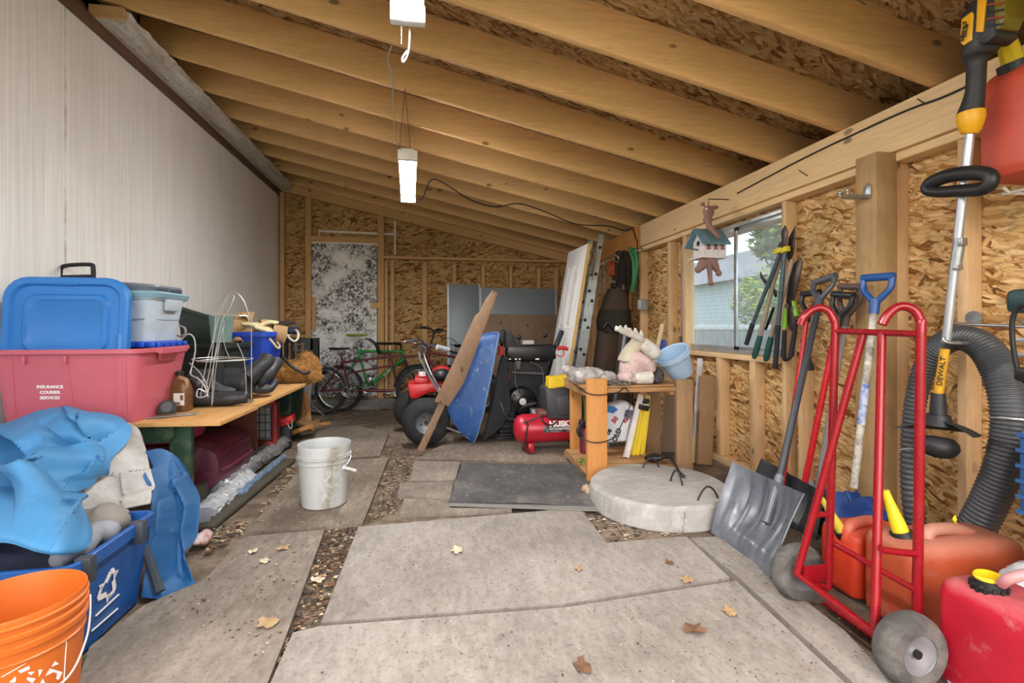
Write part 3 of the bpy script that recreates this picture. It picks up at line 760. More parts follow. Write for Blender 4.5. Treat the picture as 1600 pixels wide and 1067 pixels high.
# --- grey insulated panels and plywood against the back wall
Mgp = mat('grey panel skin', '#7f8a94', .45, .15, var=.05, stretch=(1, 1, 12), scale=4)
def lean_panel(name, label, cat, x0, x1, ztop, Y, th, m, lean=.12, lip=True, group=None, z0=-.1):
    a, b = at(x0, 450, Y=Y).x, at(x1, 450, Y=Y).x
    r = thing(name, label, cat, ((a+b)/2, Y, z0), group=group)
    mb = MB(); mb.prism([(a, Y, z0), (b, Y, z0), (b, Y+lean, ztop), (a, Y+lean, ztop)], (0, th, 0), bev=.006); mb.build('skin', m, r)
    if lip:
        for xx, nm in ((a, 'edge_strip'), (b-.03, 'edge_strip')):
            mb = MB(); mb.prism([(xx, Y-.006, z0), (xx+.03, Y-.006, z0), (xx+.03, Y+lean-.006, ztop), (xx, Y+lean-.006, ztop)], (0, .008, 0)); mb.build(nm, mat('pale panel edge', '#aab2b9', .4, .2), r)
    return r
lean_panel('door_panel', 'taller grey insulated panel leaning on the back wall, at the left', 'panel', 699, 752, at(720, 444, Y=7.3).z, 7.2, .045, Mgp)
lean_panel('door_panel', 'grey ribbed panel leaning on the back wall behind the plywood', 'panel', 750, 873, at(800, 450, Y=7.2).z, 7.1, .045, Mgp)
lean_panel('plywood_sheet', 'stained plywood sheet leaning in front of the grey panels', 'plywood', 744, 872, at(800, 491, Y=7.0).z, 6.9, .02, wood('stained plywood', '#8d7763', 2, dark=.7, grime='#5f4f42', gamt=.45), lean=.1, lip=False)

# --- red all-terrain vehicle
Ya = 4.47
r = thing('all_terrain_vehicle', 'red all-terrain vehicle with fat black tyres behind the leaning plank', 'all-terrain vehicle', (0, 4.8, 0))
def fat(c, R, w, hub, label=None):
    mb = MB(); P = []
    for k in range(15):
        a = -PI*.12+k/14*(PI*1.24); P.append((R-w*.45+w*.5*math.sin(a)*.95, -w/2*math.cos(a)))
    mb.lathe([(hub, -w*.35)]+P+[(hub, w*.35)], c, (0, -1, 0), 48)
    return mb
Mrim = mat('dull grey rim', '#8d9296', .45, .6, dirt='#5d5a55', damt=.5)
for cc, RR in ((at(666, 662, Y=4.5), .215), (V((-.14, 5.25, .205)), .205)):
    cc.z = RR+.008
    f = fat(cc, RR, .19, .10); t = f.build('tyre', mat('fat tyre', '#202022', .85, var=.2, dirt='#3b3834', damt=.25), r)
    mb = MB().lathe([(.0, .04), (.03, .045), (.035, .03), (.05, .035), (.09, .055), (.105, .075), (.112, .07), (.112, -.06), (0, -.06)], cc, (0, -1, 0), 40); mb.build('wheel_rim', Mrim, t)
    mb = MB()
    for k in range(4): a = k*PI/2+.4; mb.cyl(cc+V((.05*math.cos(a), -.035, .05*math.sin(a))), cc+V((.05*math.cos(a), -.05, .05*math.sin(a))), .008, n=8)
    mb.cyl(cc+V((0, -.03, 0)), cc+V((0, -.07, 0)), .02, n=12); mb.build('hub_nut', Mblack, t)
B = lambda x, y, Y=4.85: at(x, y, Y=Y)
Mrp = mat('red moulded plastic', '#c3282b', .35, var=.08)
mb = MB(); mb.prism([B(636, 600), B(676, 598), B(706, 600), B(700, 612), B(670, 614), B(650, 624), B(640, 622)], (0, .4, 0), bev=.02); mb.build('fender', Mrp, r)
mb = MB(); mb.prism([B(648, 589), B(668, 590), B(672, 600), B(646, 600)], (0, .3, 0), bev=.015); mb.build('rear_cowl', Mrp, r)
mb = MB(); mb.box2((B(654, 592).x, 4.838, B(0, 599).z), (B(665, 592).x, 4.848, B(0, 591).z)); mb.build('decal', mat('white decal', '#e9e4e2', .5, dirt='#d46a6a', damt=.5, dscale=40), r)
mb = MB(); mb.prism([B(676, 578), B(688, 573), B(702, 574), B(706, 590), B(700, 600), B(676, 600)], (0, .22, 0), bev=.02); mb.build('tank', Mrp, r)
mb = MB(); mb.ell(B(690, 586, 4.86), (.10, .09, .07)); mb.ell(B(706, 592, 5.02), (.12, .1, .05)); blob(mb, .015, 2).build('seat', Mblack, r)
mb = MB(); mb.box2((B(640, 620).x, 4.9, .2), (B(662, 620).x, 5.2, B(0, 618).z), bev=.02); mb.box((.12, 5.05, .28), (.24, .2, .2), bev=.03); mb.cyl((.05, 4.9, .35), (.18, 4.9, .36), .04); mb.cyl((-.02, 4.55, .22), (-.08, 5.2, .22), .02); blob(mb, .018, 1).build('engine', mat('grimy engine', '#2c2a2a', .6, .3, var=.4), r)
mb = MB(); mb.tube([B(648, 546, 4.6), B(658, 540, 4.7), B(663, 544, 4.72), B(662, 553, 4.74), B(672, 580, 4.72), B(692, 618, 4.62)], .013, 10, sub=4); mb.build('steering_column', Mchrome, r)
mb = MB(); mb.tube([B(630, 535, 4.5), B(645, 531, 4.55), B(657, 531, 4.65), B(664, 537, 4.72), B(680, 541, 4.8), B(712, 551, 4.9), B(726, 553, 4.95), B(738, 548, 5.0)], .012, 10, sub=4); mb.build('handlebar', Mchrome, r)
mb = MB(); mb.cyl(B(683, 542, 4.79), B(701, 547, 4.86), .026, n=14); mb.build('bar_pad', mat('grey pad', '#a9abae', .6), r)
mb = MB(); mb.cyl(B(727, 553, 4.95), B(739, 547, 5.0), .02, n=12); mb.build('grip', Mrub, r)
mb = MB(); mb.tube([B(655, 550, 4.6), B(656, 560, 4.58), B(672, 590, 4.6), B(688, 616, 4.55)], .010, 8); mb.build('fork', Msteel, r)
mb = MB(); mb.tube([B(685, 664, 4.42), B(700, 669, 4.44), B(719, 676, 4.46)], .009, 8); mb.build('axle_rod', Msteel, r)
# ================================================================== floor sheets, mat, concrete lid, leaves
def sheet_mat(name, a, b, c2):
    t = NT(name); v = t.tc()
    n = t.noise(v, 1.6, 7, .65); g = t.noise(t.mp(v, scale=(3, 1.2, 3), rot=(0, 0, .1)), 9, 6, .7); f = t.noise(v, 55, 6, .75)
    h = t.math('ADD', t.math('MULTIPLY', n, .55), t.math('MULTIPLY', g, .45))
    c = t.ramp(h, [(.34, hx(a)), (.5, hx(b)), (.64, hx(c2))])
    c = t.mix(t.math('MULTIPLY', t.ramp(f, [(.54, 0), (.64, 1)]), .5), c, sc(hx(a), .6))
    c = t.mix(t.math('MULTIPLY', t.ramp(t.noise(v, 90, 3), [(.64, 0), (.72, 1)]), .25), c, hx('#c9c3b8'))
    vo = t.node('ShaderNodeTexVoronoi', Vector=t.mp(v, scale=(1, 1.7, 1)), Scale=9.0)
    ch = t.math('MULTIPLY', t.ramp(t.math('ADD', vo.outputs['Distance'], t.math('MULTIPLY', f, .25)), [(.17, 1), (.24, 0)]), t.ramp(t.node('ShaderNodeSeparateColor', Color=vo.outputs['Color']).outputs[0], [(.8, 0), (.85, 1)]))
    c = t.mix(t.math('MULTIPLY', ch, .5), c, hx('#5b5044'))
    t.col(c); t.rough(.92); t.bump(t.math('ADD', g, t.math('MULTIPLY', f, .5)), .35, .006); t.b.inputs['Specular IOR Level'].default_value = .2
    return t.m
Msh1 = sheet_mat('weathered floor sheet', '#766f68', '#918b84', '#a59f98')
Msh2 = sheet_mat('muddy floor sheet', '#645b52', '#80776d', '#988f84')
Msh3 = sheet_mat('dark damp sheet', '#5c5248', '#776c60', '#94897b')
def sheet(pp, label, m, z0=-.02, z1=.014, name='floor_sheet'):
    P = [at(x, y, Z=z1) for x, y in pp]
    mb = board(P, z0, z1); return one(mb, name, m, label, 'floor sheet', 'loose sheets and planks laid on the earth floor', smooth=False)
sheet([(560, 823), (905, 793), (948, 848), (1072, 838), (1140, 902), (880, 943), (502, 972)], 'large pale grey floor sheet in the middle, in front of the black mat', Msh1)
sheet([(458, 988), (500, 978), (880, 949), (1150, 907), (1345, 1090), (1470, 1250), (340, 1250)], 'widest grey floor sheet nearest the front, below the large middle sheet', Msh1, z1=.02)
sheet([(1078, 840), (1122, 838), (1215, 905), (1320, 985), (1500, 1180), (1480, 1250), (1350, 1082), (1158, 905)], 'narrow grey floor sheet running beside the red hand truck', Msh1, z1=.012)
sheet([(383, 838), (507, 827), (450, 985), (405, 1100), (330, 1250), (60, 1250), (140, 1010), (225, 945), (320, 905)], 'brown muddy floor sheet on the left beside the blue recycling bin', Msh2)
sheet([(384, 831), (567, 817), (607, 715), (478, 722)], 'stained floor sheet under the white bucket', Msh3, z1=.018)
sheet([(470, 719), (593, 712), (608, 676), (556, 664), (500, 668)], 'dark earthy floor sheet behind the white bucket', Msh3, z1=.01)
sheet([(648, 720), (720, 721), (711, 750), (640, 751)], 'short plank end farthest from the front, left of the black mat', Msh2)
sheet([(626, 754), (709, 753), (703, 778), (621, 772)], 'short plank end in the middle of the three left of the black mat', Msh2, z1=.02)
sheet([(631, 779), (700, 780), (704, 793), (800, 794), (626, 803)], 'short plank end nearest the front, under the edge of the black mat', Msh2, z1=.012)
sheet([(650, 717), (893, 722), (880, 690), (700, 690)], 'brown floor sheet under the red air compressor and wheelbarrow tray', Msh3, z1=.008)

# rubber mat with turned lower layer
def mat_mat():
    t = NT('dusty rubber mat'); v = t.tc(); n = t.noise(v, 3, 7, .7); f = t.noise(v, 30, 5, .7)
    c = t.ramp(n, [(.35, hx('#3d3d3e')), (.55, hx('#515051')), (.7, hx('#757069'))]); c = t.mix(t.math('MULTIPLY', t.ramp(f, [(.58, 0), (.66, 1)]), .5), c, hx('#8e867b'))
    t.col(c); t.rough(.9); t.bump(f, .4, .004); return t.m
P = [at(*p, Z=.03) for p in ((722, 724), (912, 727), (948, 789), (701, 783))]
mb = MB()
def mf(u, v):
    a = P[0].lerp(P[1], u); b = P[3].lerp(P[2], u); p = a.lerp(b, v)
    return (p.x, p.y, .026+.006*noise.noise(V((p.x*5, p.y*5, 0)))+.004*math.sin(u*9+v*4))
mb.grid(mf, 40, 30); mb.solid(.009)
r = thing('rubber_mat', 'black dusty rubber mat on the floor in front of the wooden rack', 'floor mat', (.55, 3.0, .016))
mb.build('mat_sheet', mat_mat(), r)
P2 = [at(*p, Z=.016) for p in ((703, 777), (930, 780), (958, 800), (702, 791))]
mb = MB(); mb.prism([(p.x, p.y, .0165) for p in P2], (0, 0, .004)); mb.build('underlay', mat('grey felt', '#7d7a76', .9, bump=.3), r)

# concrete lid ------------------------------------------------------------------------
def conc():
    t = NT('cast concrete'); v = t.tc(); n = t.noise(v, 2.2, 6, .6); f = t.noise(v, 40, 6, .75)
    w = t.noise(t.mp(v, scale=(2, 7, 2), rot=(0, 0, .5)), 2.5, 5, .7, 1.5)
    c = t.ramp(n, [(.3, hx('#8f8c88')), (.5, hx('#a3a19e')), (.7, hx('#b1b0ae'))])
    c = t.mix(t.math('MULTIPLY', t.ramp(w, [(.5, 0), (.66, 1)]), .55), c, hx('#bfbebd'))
    c = t.mix(t.math('MULTIPLY', t.ramp(f, [(.58, 0), (.68, 1)]), .4), c, hx('#857f77'))
    c = t.mix(t.math('MULTIPLY', t.ramp(t.noise(v, 5, 6), [(.56, 0), (.7, 1)]), .45), c, hx('#8f8171'))
    t.col(c); t.rough(.92); t.bump(t.math('ADD', w, t.math('MULTIPLY', f, .6)), .5, .008); return t.m
cx, cy, cR = 1.415, 2.775, .42
r = thing('concrete_lid', 'round concrete well lid with three bent wire handles on the floor', 'concrete lid', (cx, cy, 0))
mb = MB(); mb.lathe([(0, -.02), (cR-.02, -.02), (cR, .0), (cR+.003, .06), (cR-.004, .115), (cR-.022, .132), (cR-.06, .135), (.2, .134), (0, .136)], (cx, cy, 0), n=96)
for v in mb.b.verts: v.co += noise.noise_vector(v.co*7)*.002
mb.build('slab', conc(), r)
Mreb = mat('rusty wire', '#3f3532', .6, .5)
for a, b, c in (((1003, 731), (1017, 716), (1031, 730)), ((1047, 752), (1054, 735), (1067, 759)), ((1089, 782), (1107, 760), (1123, 778))):
    p, q = at(*a, Z=.134), at(*c, Z=.134); m = (p+q)/2
    top = at(*b, Y=m.y); L = []
    for k in range(13):
        s = k/12; q1 = p.lerp(q, s); q1.z = .12+(top.z-.12)*math.sin(PI*s)**.8; L.append(q1)
    mb = MB(); mb.tube(L, .0055, 8); mb.build('wire_handle', Mreb, r)
L = []
for k in range(9):
    a = -1.745+.012*math.sin(k*2.3)+.004*k; L.append((cx+(cR+.0015)*math.cos(a), cy+(cR+.0015)*math.sin(a), .004+k*.0135))
mb = MB(); mb.tube(L, .0013, 5); mb.build('crack', mat('crack shadow', '#3b3936', .95), r)
p = at(1043, 800, Z=.11); 
# leaves and litter ------------------------------------------------------------------
Ml = [mat('dry leaf tan', '#a58a66', .8, var=.25), mat('dry leaf brown', '#6d4f38', .8, var=.25), mat('dry leaf pale', '#c2b59c', .8, var=.2), mat('dark humus', '#3d332a', .95, var=.3)]
rnd = random.Random(3)
def flake(mb, p, s, mi):
    a = rnd.random()*6.28; n = 5; h = s*.35*rnd.random(); tilt = rnd.uniform(-.5, .5)
    vs = []
    c = mb.b.verts.new((p[0], p[1], p[2]+.002+h*.3))
    for k in range(n):
        b = a+2*PI*k/n; rr_ = s*rnd.uniform(.35, 1)*(1 if k % 2 else .6)
        vs.append(mb.b.verts.new((p[0]+rr_*math.cos(b), p[1]+rr_*.7*math.sin(b), p[2]+.002+h*abs(math.sin(b+tilt)))))
    for k in range(n):
        f = mb.b.faces.new((c, vs[k], vs[(k+1) % n])); f.material_index = mi
mb = MB()
def patch(poly, n, smin, smax, z=.0, wts=(3, 3, 2, 3)):
    P = [at(x, y, Z=z) for x, y in poly]
    tri = [(P[0], P[i], P[i+1]) for i in range(1, len(P)-1)]
    ar = [((b-a).cross(c-a)).length for a, b, c in tri]
    for _ in range(n):
        a, b, c = rnd.choices(tri, ar)[0]; u, v = rnd.random(), rnd.random()
        if u+v > 1: u, v = 1-u, 1-v
        p = a+(b-a)*u+(c-a)*v
        flake(mb, (p.x, p.y, z), rnd.uniform(smin, smax), rnd.choices((0, 1, 2, 3), wts)[0])
patch([(508, 830), (560, 823), (500, 975), (452, 990)], 620, .006, .028, -.004, (1.5, 3, 1, 6))
patch([(458, 990), (420, 1060), (395, 1060), (445, 985)], 200, .006, .028, -.004, (1.5, 3, 1, 6))
patch([(608, 716), (645, 722), (625, 800), (570, 818)], 520, .006, .026, -.004, (1.5, 3, 1, 6))
patch([(611, 678), (650, 690), (645, 720), (600, 715)], 160, .006, .026, -.004, (1.5, 3, 1, 6))
patch([(905, 797), (935, 795), (1070, 836), (950, 846)], 200, .006, .03, -.004, (2, 2, 2, 4))
patch([(440, 730), (475, 730), (440, 790), (400, 810)], 120, .01, .04, -.0)
patch([(330, 825), (385, 815), (380, 835), (320, 870)], 90, .01, .04, 0)
patch([(480, 640), (620, 640), (610, 670), (500, 670)], 110, .01, .03, -.03)
patch([(385, 840), (505, 828), (420, 1050), (240, 950)], 260, .003, .012, .015, (2, 4, 1, 6))
patch([(560, 825), (900, 796), (1130, 900), (500, 970)], 230, .003, .010, .015, (2, 3, 1.5, 5))
patch([(450, 990), (1140, 910), (1340, 1067), (420, 1067)], 240, .003, .009, .021, (2, 3, 1.5, 5))
patch([(1080, 842), (1120, 840), (1370, 1000), (1350, 1060)], 110, .003, .009, .013, (2, 2, 2, 5))
patch([(722, 726), (910, 728), (940, 785), (705, 780)], 90, .004, .014, .034, (1, 1, 4, 1))
patch([(390, 830), (565, 815), (600, 720), (480, 724)], 130, .004, .016, .019, (2, 3, 3, 4))
patch([(640, 655), (900, 700), (890, 722), (650, 715)], 80, .006, .02, .01, (2, 3, 2, 3))
one(mb, 'leaf_litter', Ml, 'crumbled dry leaf litter and debris scattered over the floor', 'leaf litter', kind='stuff', smooth=False)
def leaf_mb(s, seed):
    r2 = random.Random(seed); mb = MB(); n = 22; vs = []
    c = mb.b.verts.new((0, 0, .004))
    for k in range(n):
        a = 2*PI*k/n; lob = .55+.45*abs(math.cos(a*2.5))**.7; lob *= r2.uniform(.85, 1.1)
        vs.append(mb.b.verts.new((s*lob*math.cos(a), s*lob*math.sin(a)*.85, .004+s*.35*abs(math.sin(a*1.5+seed))*r2.uniform(.3, 1))))
    for k in range(n): mb.b.faces.new((c, vs[k], vs[(k+1) % n]))
    mb.solid(.0008); return mb
G = 'big dry leaves on the floor'
for i, (x, y, z, s, mi, lab) in enumerate((
    (418, 976, .015, .06, 0, 'large tan maple leaf beside the seam at bottom left'),
    (714, 862, .015, .05, 2, 'pale yellow leaf alone on the large middle floor sheet'),
    (1074, 908, .015, .045, 0, 'brown leaf on the sheet seam below the concrete lid'),
    (1046, 880, .015, .03, 1, 'small dark leaf on the floor just below the concrete lid'),
    (1140, 958, .021, .045, 0, 'curled tan leaf on the front sheet left of the hand truck'),
    (1085, 986, .021, .055, 1, 'dark rolled-up leaf on the middle of the front sheet'),
    (910, 1043, .021, .05, 1, 'reddish brown leaf lowest in the photo on the front sheet'),
    (442, 858, .015, .045, 0, 'orange brown leaf on the muddy sheet by the seam'),
    (414, 878, .015, .04, 2, 'pale star-shaped leaf on the muddy sheet near the white bucket'),
    (395, 863, .015, .035, 2, 'pale leaf on the muddy sheet, farthest left of the bucket'),
    (496, 908, .0, .045, 2, 'grey-white crumpled leaf lying in the seam between the sheets'),
    (903, 890, .015, .03, 0, 'small tan leaf on the middle sheet toward the right'),
    (494, 797, .019, .03, 2, 'yellowish leaf at the foot of the white bucket'))):
    p = at(x, y, Z=z); mb = leaf_mb(s*.75, i+1); mb.xf(Matrix.Translation(p) @ Matrix.Rotation(i*1.9, 4, 'Z')); one(mb, 'dry_leaf', Ml[mi], lab, 'leaf', G)
# concrete crumb clod and weed near the lid
p = at(926, 775, Z=.0); mb = MB()
for k in range(9): mb.ell((p.x+rnd.uniform(-.04, .04), p.y+rnd.uniform(-.05, .05), .02+rnd.uniform(-.01, .02)), rnd.uniform(.018, .03))
mb = blob(mb, .006, 1, .006, 60); one(mb, 'mortar_clod', mat('crumbly mortar', '#b39c7f', .95, bump=.5), 'crumbly tan clod of mortar between mat and concrete lid', 'clod')
mb = MB(); b = at(918, 742, Z=.02)
for k in range(16):
    a = rnd.random()*6.28; L = rnd.uniform(.05, .12); e = V((math.cos(a)*L*.6, math.sin(a)*L*.5, L*.8)); s0 = V((b.x, b.y, .02)); t0 = s0+e
    mb.tube([s0, s0.lerp(t0, .6)+V((0, 0, .01)), t0], [.002, .0015, .001], 5)
    w = V((-math.sin(a), math.cos(a), .2))*.014; v1 = [mb.b.verts.new(q) for q in (t0-e*.1, t0+w+e*.1, t0+e*.3, t0-w+e*.1)]; mb.b.faces.new(v1)
one(mb, 'weed', mat('weed green', '#5c8a35', .6, var=.25), 'small green weed sprouting at the front leg of the wooden rack', 'plant')
# ================================================================== workbench on the left and what lies on it
TZ = .6
W_bench = wood('workbench board', '#c99a5f', 1, dark=.6, grime='#8a6238', gamt=.35)
Mgreen = mat('worn green paint', '#2c5339', .6, var=.2, dirt='#8a8a5c', damt=.35, dscale=12)
r = thing('workbench', 'low plank workbench on green legs along the white wall', 'workbench', (-1.5, 3.9, 0))
a, b, c, d = at(205, 660, Z=TZ), at(344, 659, Z=TZ), at(403, 634, Z=TZ), at(395, 632, Z=TZ)
fe = at(508, 585, Z=TZ)
mb = MB(); mb.prism([(a.x-.5, a.y+.02, TZ-.022), (b.x, b.y, TZ-.022), (c.x, c.y, TZ-.022), (c.x-.2, c.y+.08, TZ-.022), (XL+.04, c.y+.08, TZ-.022), (XL+.04, a.y+.1, TZ-.022)], (0, 0, .022), bev=.002)
mb.build('near_board', W_bench, r)
mb = MB(); mb.prism([(XL+.04, c.y+.085, TZ-.03), (c.x-.03, c.y+.085, TZ-.03), (fe.x, fe.y, TZ-.03), (fe.x-.25, fe.y+.25, TZ-.03), (XL+.04, fe.y+.25, TZ-.03)], (0, 0, .026), bev=.002)
mb.build('far_board', W_bench, r)
y0 = 2.93
mb = MB(); x0, x1, x2 = at(205, 690, Y=y0).x, at(268, 690, Y=y0).x, at(297, 690, Y=y0).x
mb.prism([(x0-.45, y0-.02, TZ-.032), (x1+.02, y0-.02, TZ-.032), (x1+.02, y0-.02, TZ-.10), (x1-.01, y0-.02, TZ-.135), (x0-.45, y0-.02, TZ-.135)], (0, .03, 0), bev=.003)
mb.build('apron', Mgreen, r)
for yy in (y0+.03, 4.95):
    for xx in (x2-.055, -1.98):
        mb = MB(); mb.box2((xx-.055, yy-.018, -.02), (xx+.055, yy+.02, TZ-.032), bev=.004); mb.build('leg', Mgreen, r)
mb = MB(); mb.box2((-1.5, y0+.05, .50), (-1.42, 4.93, .565), bev=.003); mb.build('rail', Mgreen, r)

# pink tote --------------------------------------------------------------------------
Mpink = mat('pink plastic', '#c4616f', .38, var=.06, scale=3)
r = thing('storage_tote', 'big pink plastic tote with white printing on the near end of the workbench', 'storage tote', (-1.765, 2.99, TZ))
cx, cy = -1.765, 2.99
mb = tub((cx, cy, TZ+.001), .57, .44, .645, .54, .385, r=.05, rim=.018, rimh=.022, off=(-.015, 0))
mb.build('body', Mpink, r)
fy = lambda z: cy-.22-(.05)*(z-TZ)/.385
mb = MB()
for q in (25, 110): # ribs on the front face
    for z0, z1 in ((TZ+.02, TZ+.35),):
        x = at(q, 600, Y=2.75).x; xb = x+(-.012 if q < 60 else .012); mb = MB()
        mb.bar((xb, fy(z0)-.002, z0), (x, fy(z1)-.002, z1), .008, .006, up=(0, -1, 0)); mb.build('rib', Mpink, r)
for q in (184, 200): 
    x = at(q, 600, Y=2.75).x; mb = MB(); mb.bar((x-.02, fy(TZ+.02)-.001, TZ+.02), (x, fy(TZ+.35)-.001, TZ+.35), .012, .006, up=(0, -1, 0)); mb.build('rib', Mpink, r)
mb = MB()
for q in (42, 106):
    x = at(q, 560, Y=2.73).x; mb = MB(); mb.box((x, fy(.93)-.012, .935), (.012, .02, .035), bev=.003); mb.build('lug', Mpink, r)
mb = MB(); xr = cx+.645/2+.018
mb.loft([[(xr-.004, cy-.14-o, .963), (xr+.03, cy-.14-o, .955), (xr+.032, cy-.14-o, .98), (xr-.004, cy-.14-o, .984)] for o in (-.0,)]+[[(xr-.004, cy+.14, .963), (xr+.03, cy+.14, .955), (xr+.032, cy+.14, .98), (xr-.004, cy+.14, .984)]])
mb.prism([(xr-.006, cy-.1, .96), (xr-.002, cy+.1, .96), (xr-.02, cy+.07, .915), (xr-.02, cy-.07, .915)], (.014, 0, 0))
mb.build('handle', Mpink, r)
for k, s in enumerate(('INSURANCE', 'COURIER', 'SERVICES')):
    z = at(78, 604+8.6*k, Y=2.76).z; o = at(78, 600, Y=fy(z)-.0035); text(s, 'lettering', Mwhitep, r, frame((o.x, fy(z)-.003, z), (1, 0, -.02), (0, -.11, 1)), .021, .001, .0006, label='white printed words')

# blue lid standing in the tote ----------------------------------------------------------
Mblue = mat('blue plastic', '#2f79c4', .4, var=.06, scale=3); Mblue2 = mat('royal blue plastic', '#1f4fc0', .4, var=.08)
def lid(r, M, w, h, d, m, rad=.09):
    """moulded tote lid, face toward local +z"""
    L = [rr(0, 0, 0, w, h, rad), rr(0, 0, d*.8, w, h, rad), rr(0, 0, d, w-.02, h-.02, rad-.01), rr(0, 0, d*.98, w-.07, h-.07, rad-.03), rr(0, 0, d*.55, w-.09, h-.09, rad-.035), rr(0, 0, d*.55, w-.17, h-.17, rad-.05), rr(0, 0, d*.85, w-.19, h-.19, rad-.055), rr(0, 0, d*.85, w-.23, h-.23, rad-.06), rr(0, 0, d*.72, w-.24, h-.24, rad-.06)]
    mb = MB().loft(L); mb.xf(M); mb.build('lid_shell', m, r)
    mb = MB(); mb.prism([(-.07, h/2-.012, d*.7), (.07, h/2-.012, d*.7), (.05, h/2-.04, d*1.02), (-.05, h/2-.04, d*1.02)], (0, .008, .004)); mb.xf(M); mb.build('latch', m, r)
    mb = MB(); mb.prism([(w/2-.012, -.05-.1, d*.7), (w/2-.04, -.04-.1, d*1.02), (w/2-.04, .04-.1, d*1.02), (w/2-.012, .05-.1, d*.7)], (.006, 0, .004)); mb.xf(M); mb.build('latch', m, r)
o = at(88, 505, Y=2.885)
r = thing('tote_lid', 'large bright blue tote lid standing upright in the pink tote', 'lid', (o.x, 2.92, .7))
xl, xr = -2.085, at(201, 500, Y=2.80).x
zt, zb = at(100, 434, Y=2.83).z, .88
M = frame(((xl+xr)/2, 2.825, (zt+zb)/2), (1, 0, 0), (0, .07, 1)); lid(r, M, xr-xl, zt-zb, .04, Mblue, .11)
# royal blue lid and the light grey-blue tote resting on it
r = thing('tote_lid', 'royal blue tote lid lying flat under the pale grey-blue tote', 'lid', (-1.66, 3.15, .99))
mb = MB().loft([rr(-1.68, 3.08, .988, .42, .33, .04), rr(-1.68, 3.08, 1.012, .44, .35, .04), rr(-1.68, 3.08, 1.018, .40, .31, .04)]); mb.build('lid_shell', Mblue2, r)
mb = MB()
for k in range(5): mb.box((-1.45, 2.94+.07*k, 1.0), (.02, .035, .026), bev=.003)
for k in range(4): mb.box((-1.62+.05*k, 2.908, 1.0), (.03, .02, .026), bev=.003)
mb.build('rib', Mblue2, r)
Mpale = mat('pale grey blue plastic', '#b3c0cb', .45, var=.06, dirt='#8f9aa3', damt=.3); Mteal = mat('grey teal plastic', '#7fa4b2', .4, var=.06); Mgreyp = mat('slate grey plastic', '#6d7480', .45, var=.1)
cx, cy, z0 = -1.665, 3.07, 1.019
r = thing('storage_tote', 'pale grey-blue lidded tote stacked on the pink tote', 'storage tote', (cx, cy, z0))
mb = tub((cx, cy, z0), .36, .29, .43, .35, .25, r=.05, rim=.012, rimh=.02); mb.build('body', Mpale, r)
mb = MB(); x = cx+.2; 
mb.prism([(x+.02, cy-.09, z0+.235), (x+.02, cy+.09, z0+.235), (x+.01, cy+.07, z0+.17), (x+.01, cy-.07, z0+.17)], (.018, 0, 0), bev=.004); 
mb.build('side_handle', Mpale, r, label if False else False) if False else mb.build('side_handle', Mpale, r)
mb = MB(); mb.tube([(cx-.16, cy-.166, z0+.12), (cx+.0, cy-.171, z0+.118), (cx+.16, cy-.166, z0+.122)], .003, 6); mb.tube([(cx+.197, cy-.12, z0+.12), (cx+.2, cy+.0, z0+.118), (cx+.197, cy+.12, z0+.12)], .003, 6); mb.build('seam', mat('seam grey', '#8b959e', .5), r)
mb = MB().loft([rr(cx, cy, z0+.238, .47, .39, .06), rr(cx, cy, z0+.262, .49, .41, .07), rr(cx, cy, z0+.272, .48, .40, .07), rr(cx, cy, z0+.278, .40, .33, .06)]); mb.build('lid', Mteal, r)
r = thing('tote_lid', 'slate grey tote lid lying on top of the pale grey-blue tote', 'lid', (cx-.02, cy, z0+.28))
mb = MB().loft([rr(0, 0, 0, .40, .36, .07), rr(0, 0, .03, .43, .39, .08), rr(0, 0, .042, .42, .38, .08), rr(0, 0, .04, .34, .30, .06), rr(0, 0, .03, .33, .29, .06)]); MM = Matrix.Translation((cx-.01, cy+.01, z0+.28)) @ Matrix.Rotation(.05, 4, 'Y'); mb.xf(MM); mb.build('lid_shell', Mgreyp, r)
for s in (-.08, .08): mb = MB(); mb.box((.2, s, .02), (.035, .1, .025), bev=.005); mb.xf(MM); mb.build('latch', mat('dark slate', '#474d57', .45), r)
# black case with slotted handle behind the blue lid
r = thing('tool_case', 'black plastic case whose slotted handle shows above the blue lid', 'tool case', (-1.95, 3.2, TZ))
p = at(120, 426, Y=3.25)
mb = MB(); mb.box2((-2.1, 3.2, .99), (-1.88, 3.3, p.z-.055), bev=.015); mb.build('body', Mblack, r)
mb = MB(); w = .085; h = .038
mb.tube([(p.x-w, 3.25, p.z-.07), (p.x-w, 3.25, p.z), (p.x-w+.02, 3.25, p.z+h), (p.x+w-.02, 3.25, p.z+h+.012), (p.x+w, 3.25, p.z+.03), (p.x+w, 3.25, p.z-.06)], .012, 8, sub=4); mb.tube([(p.x-w, 3.25, p.z-.03), (p.x+w, 3.25, p.z-.022)], .014, 8); mb.build('handle', Mblack, r)

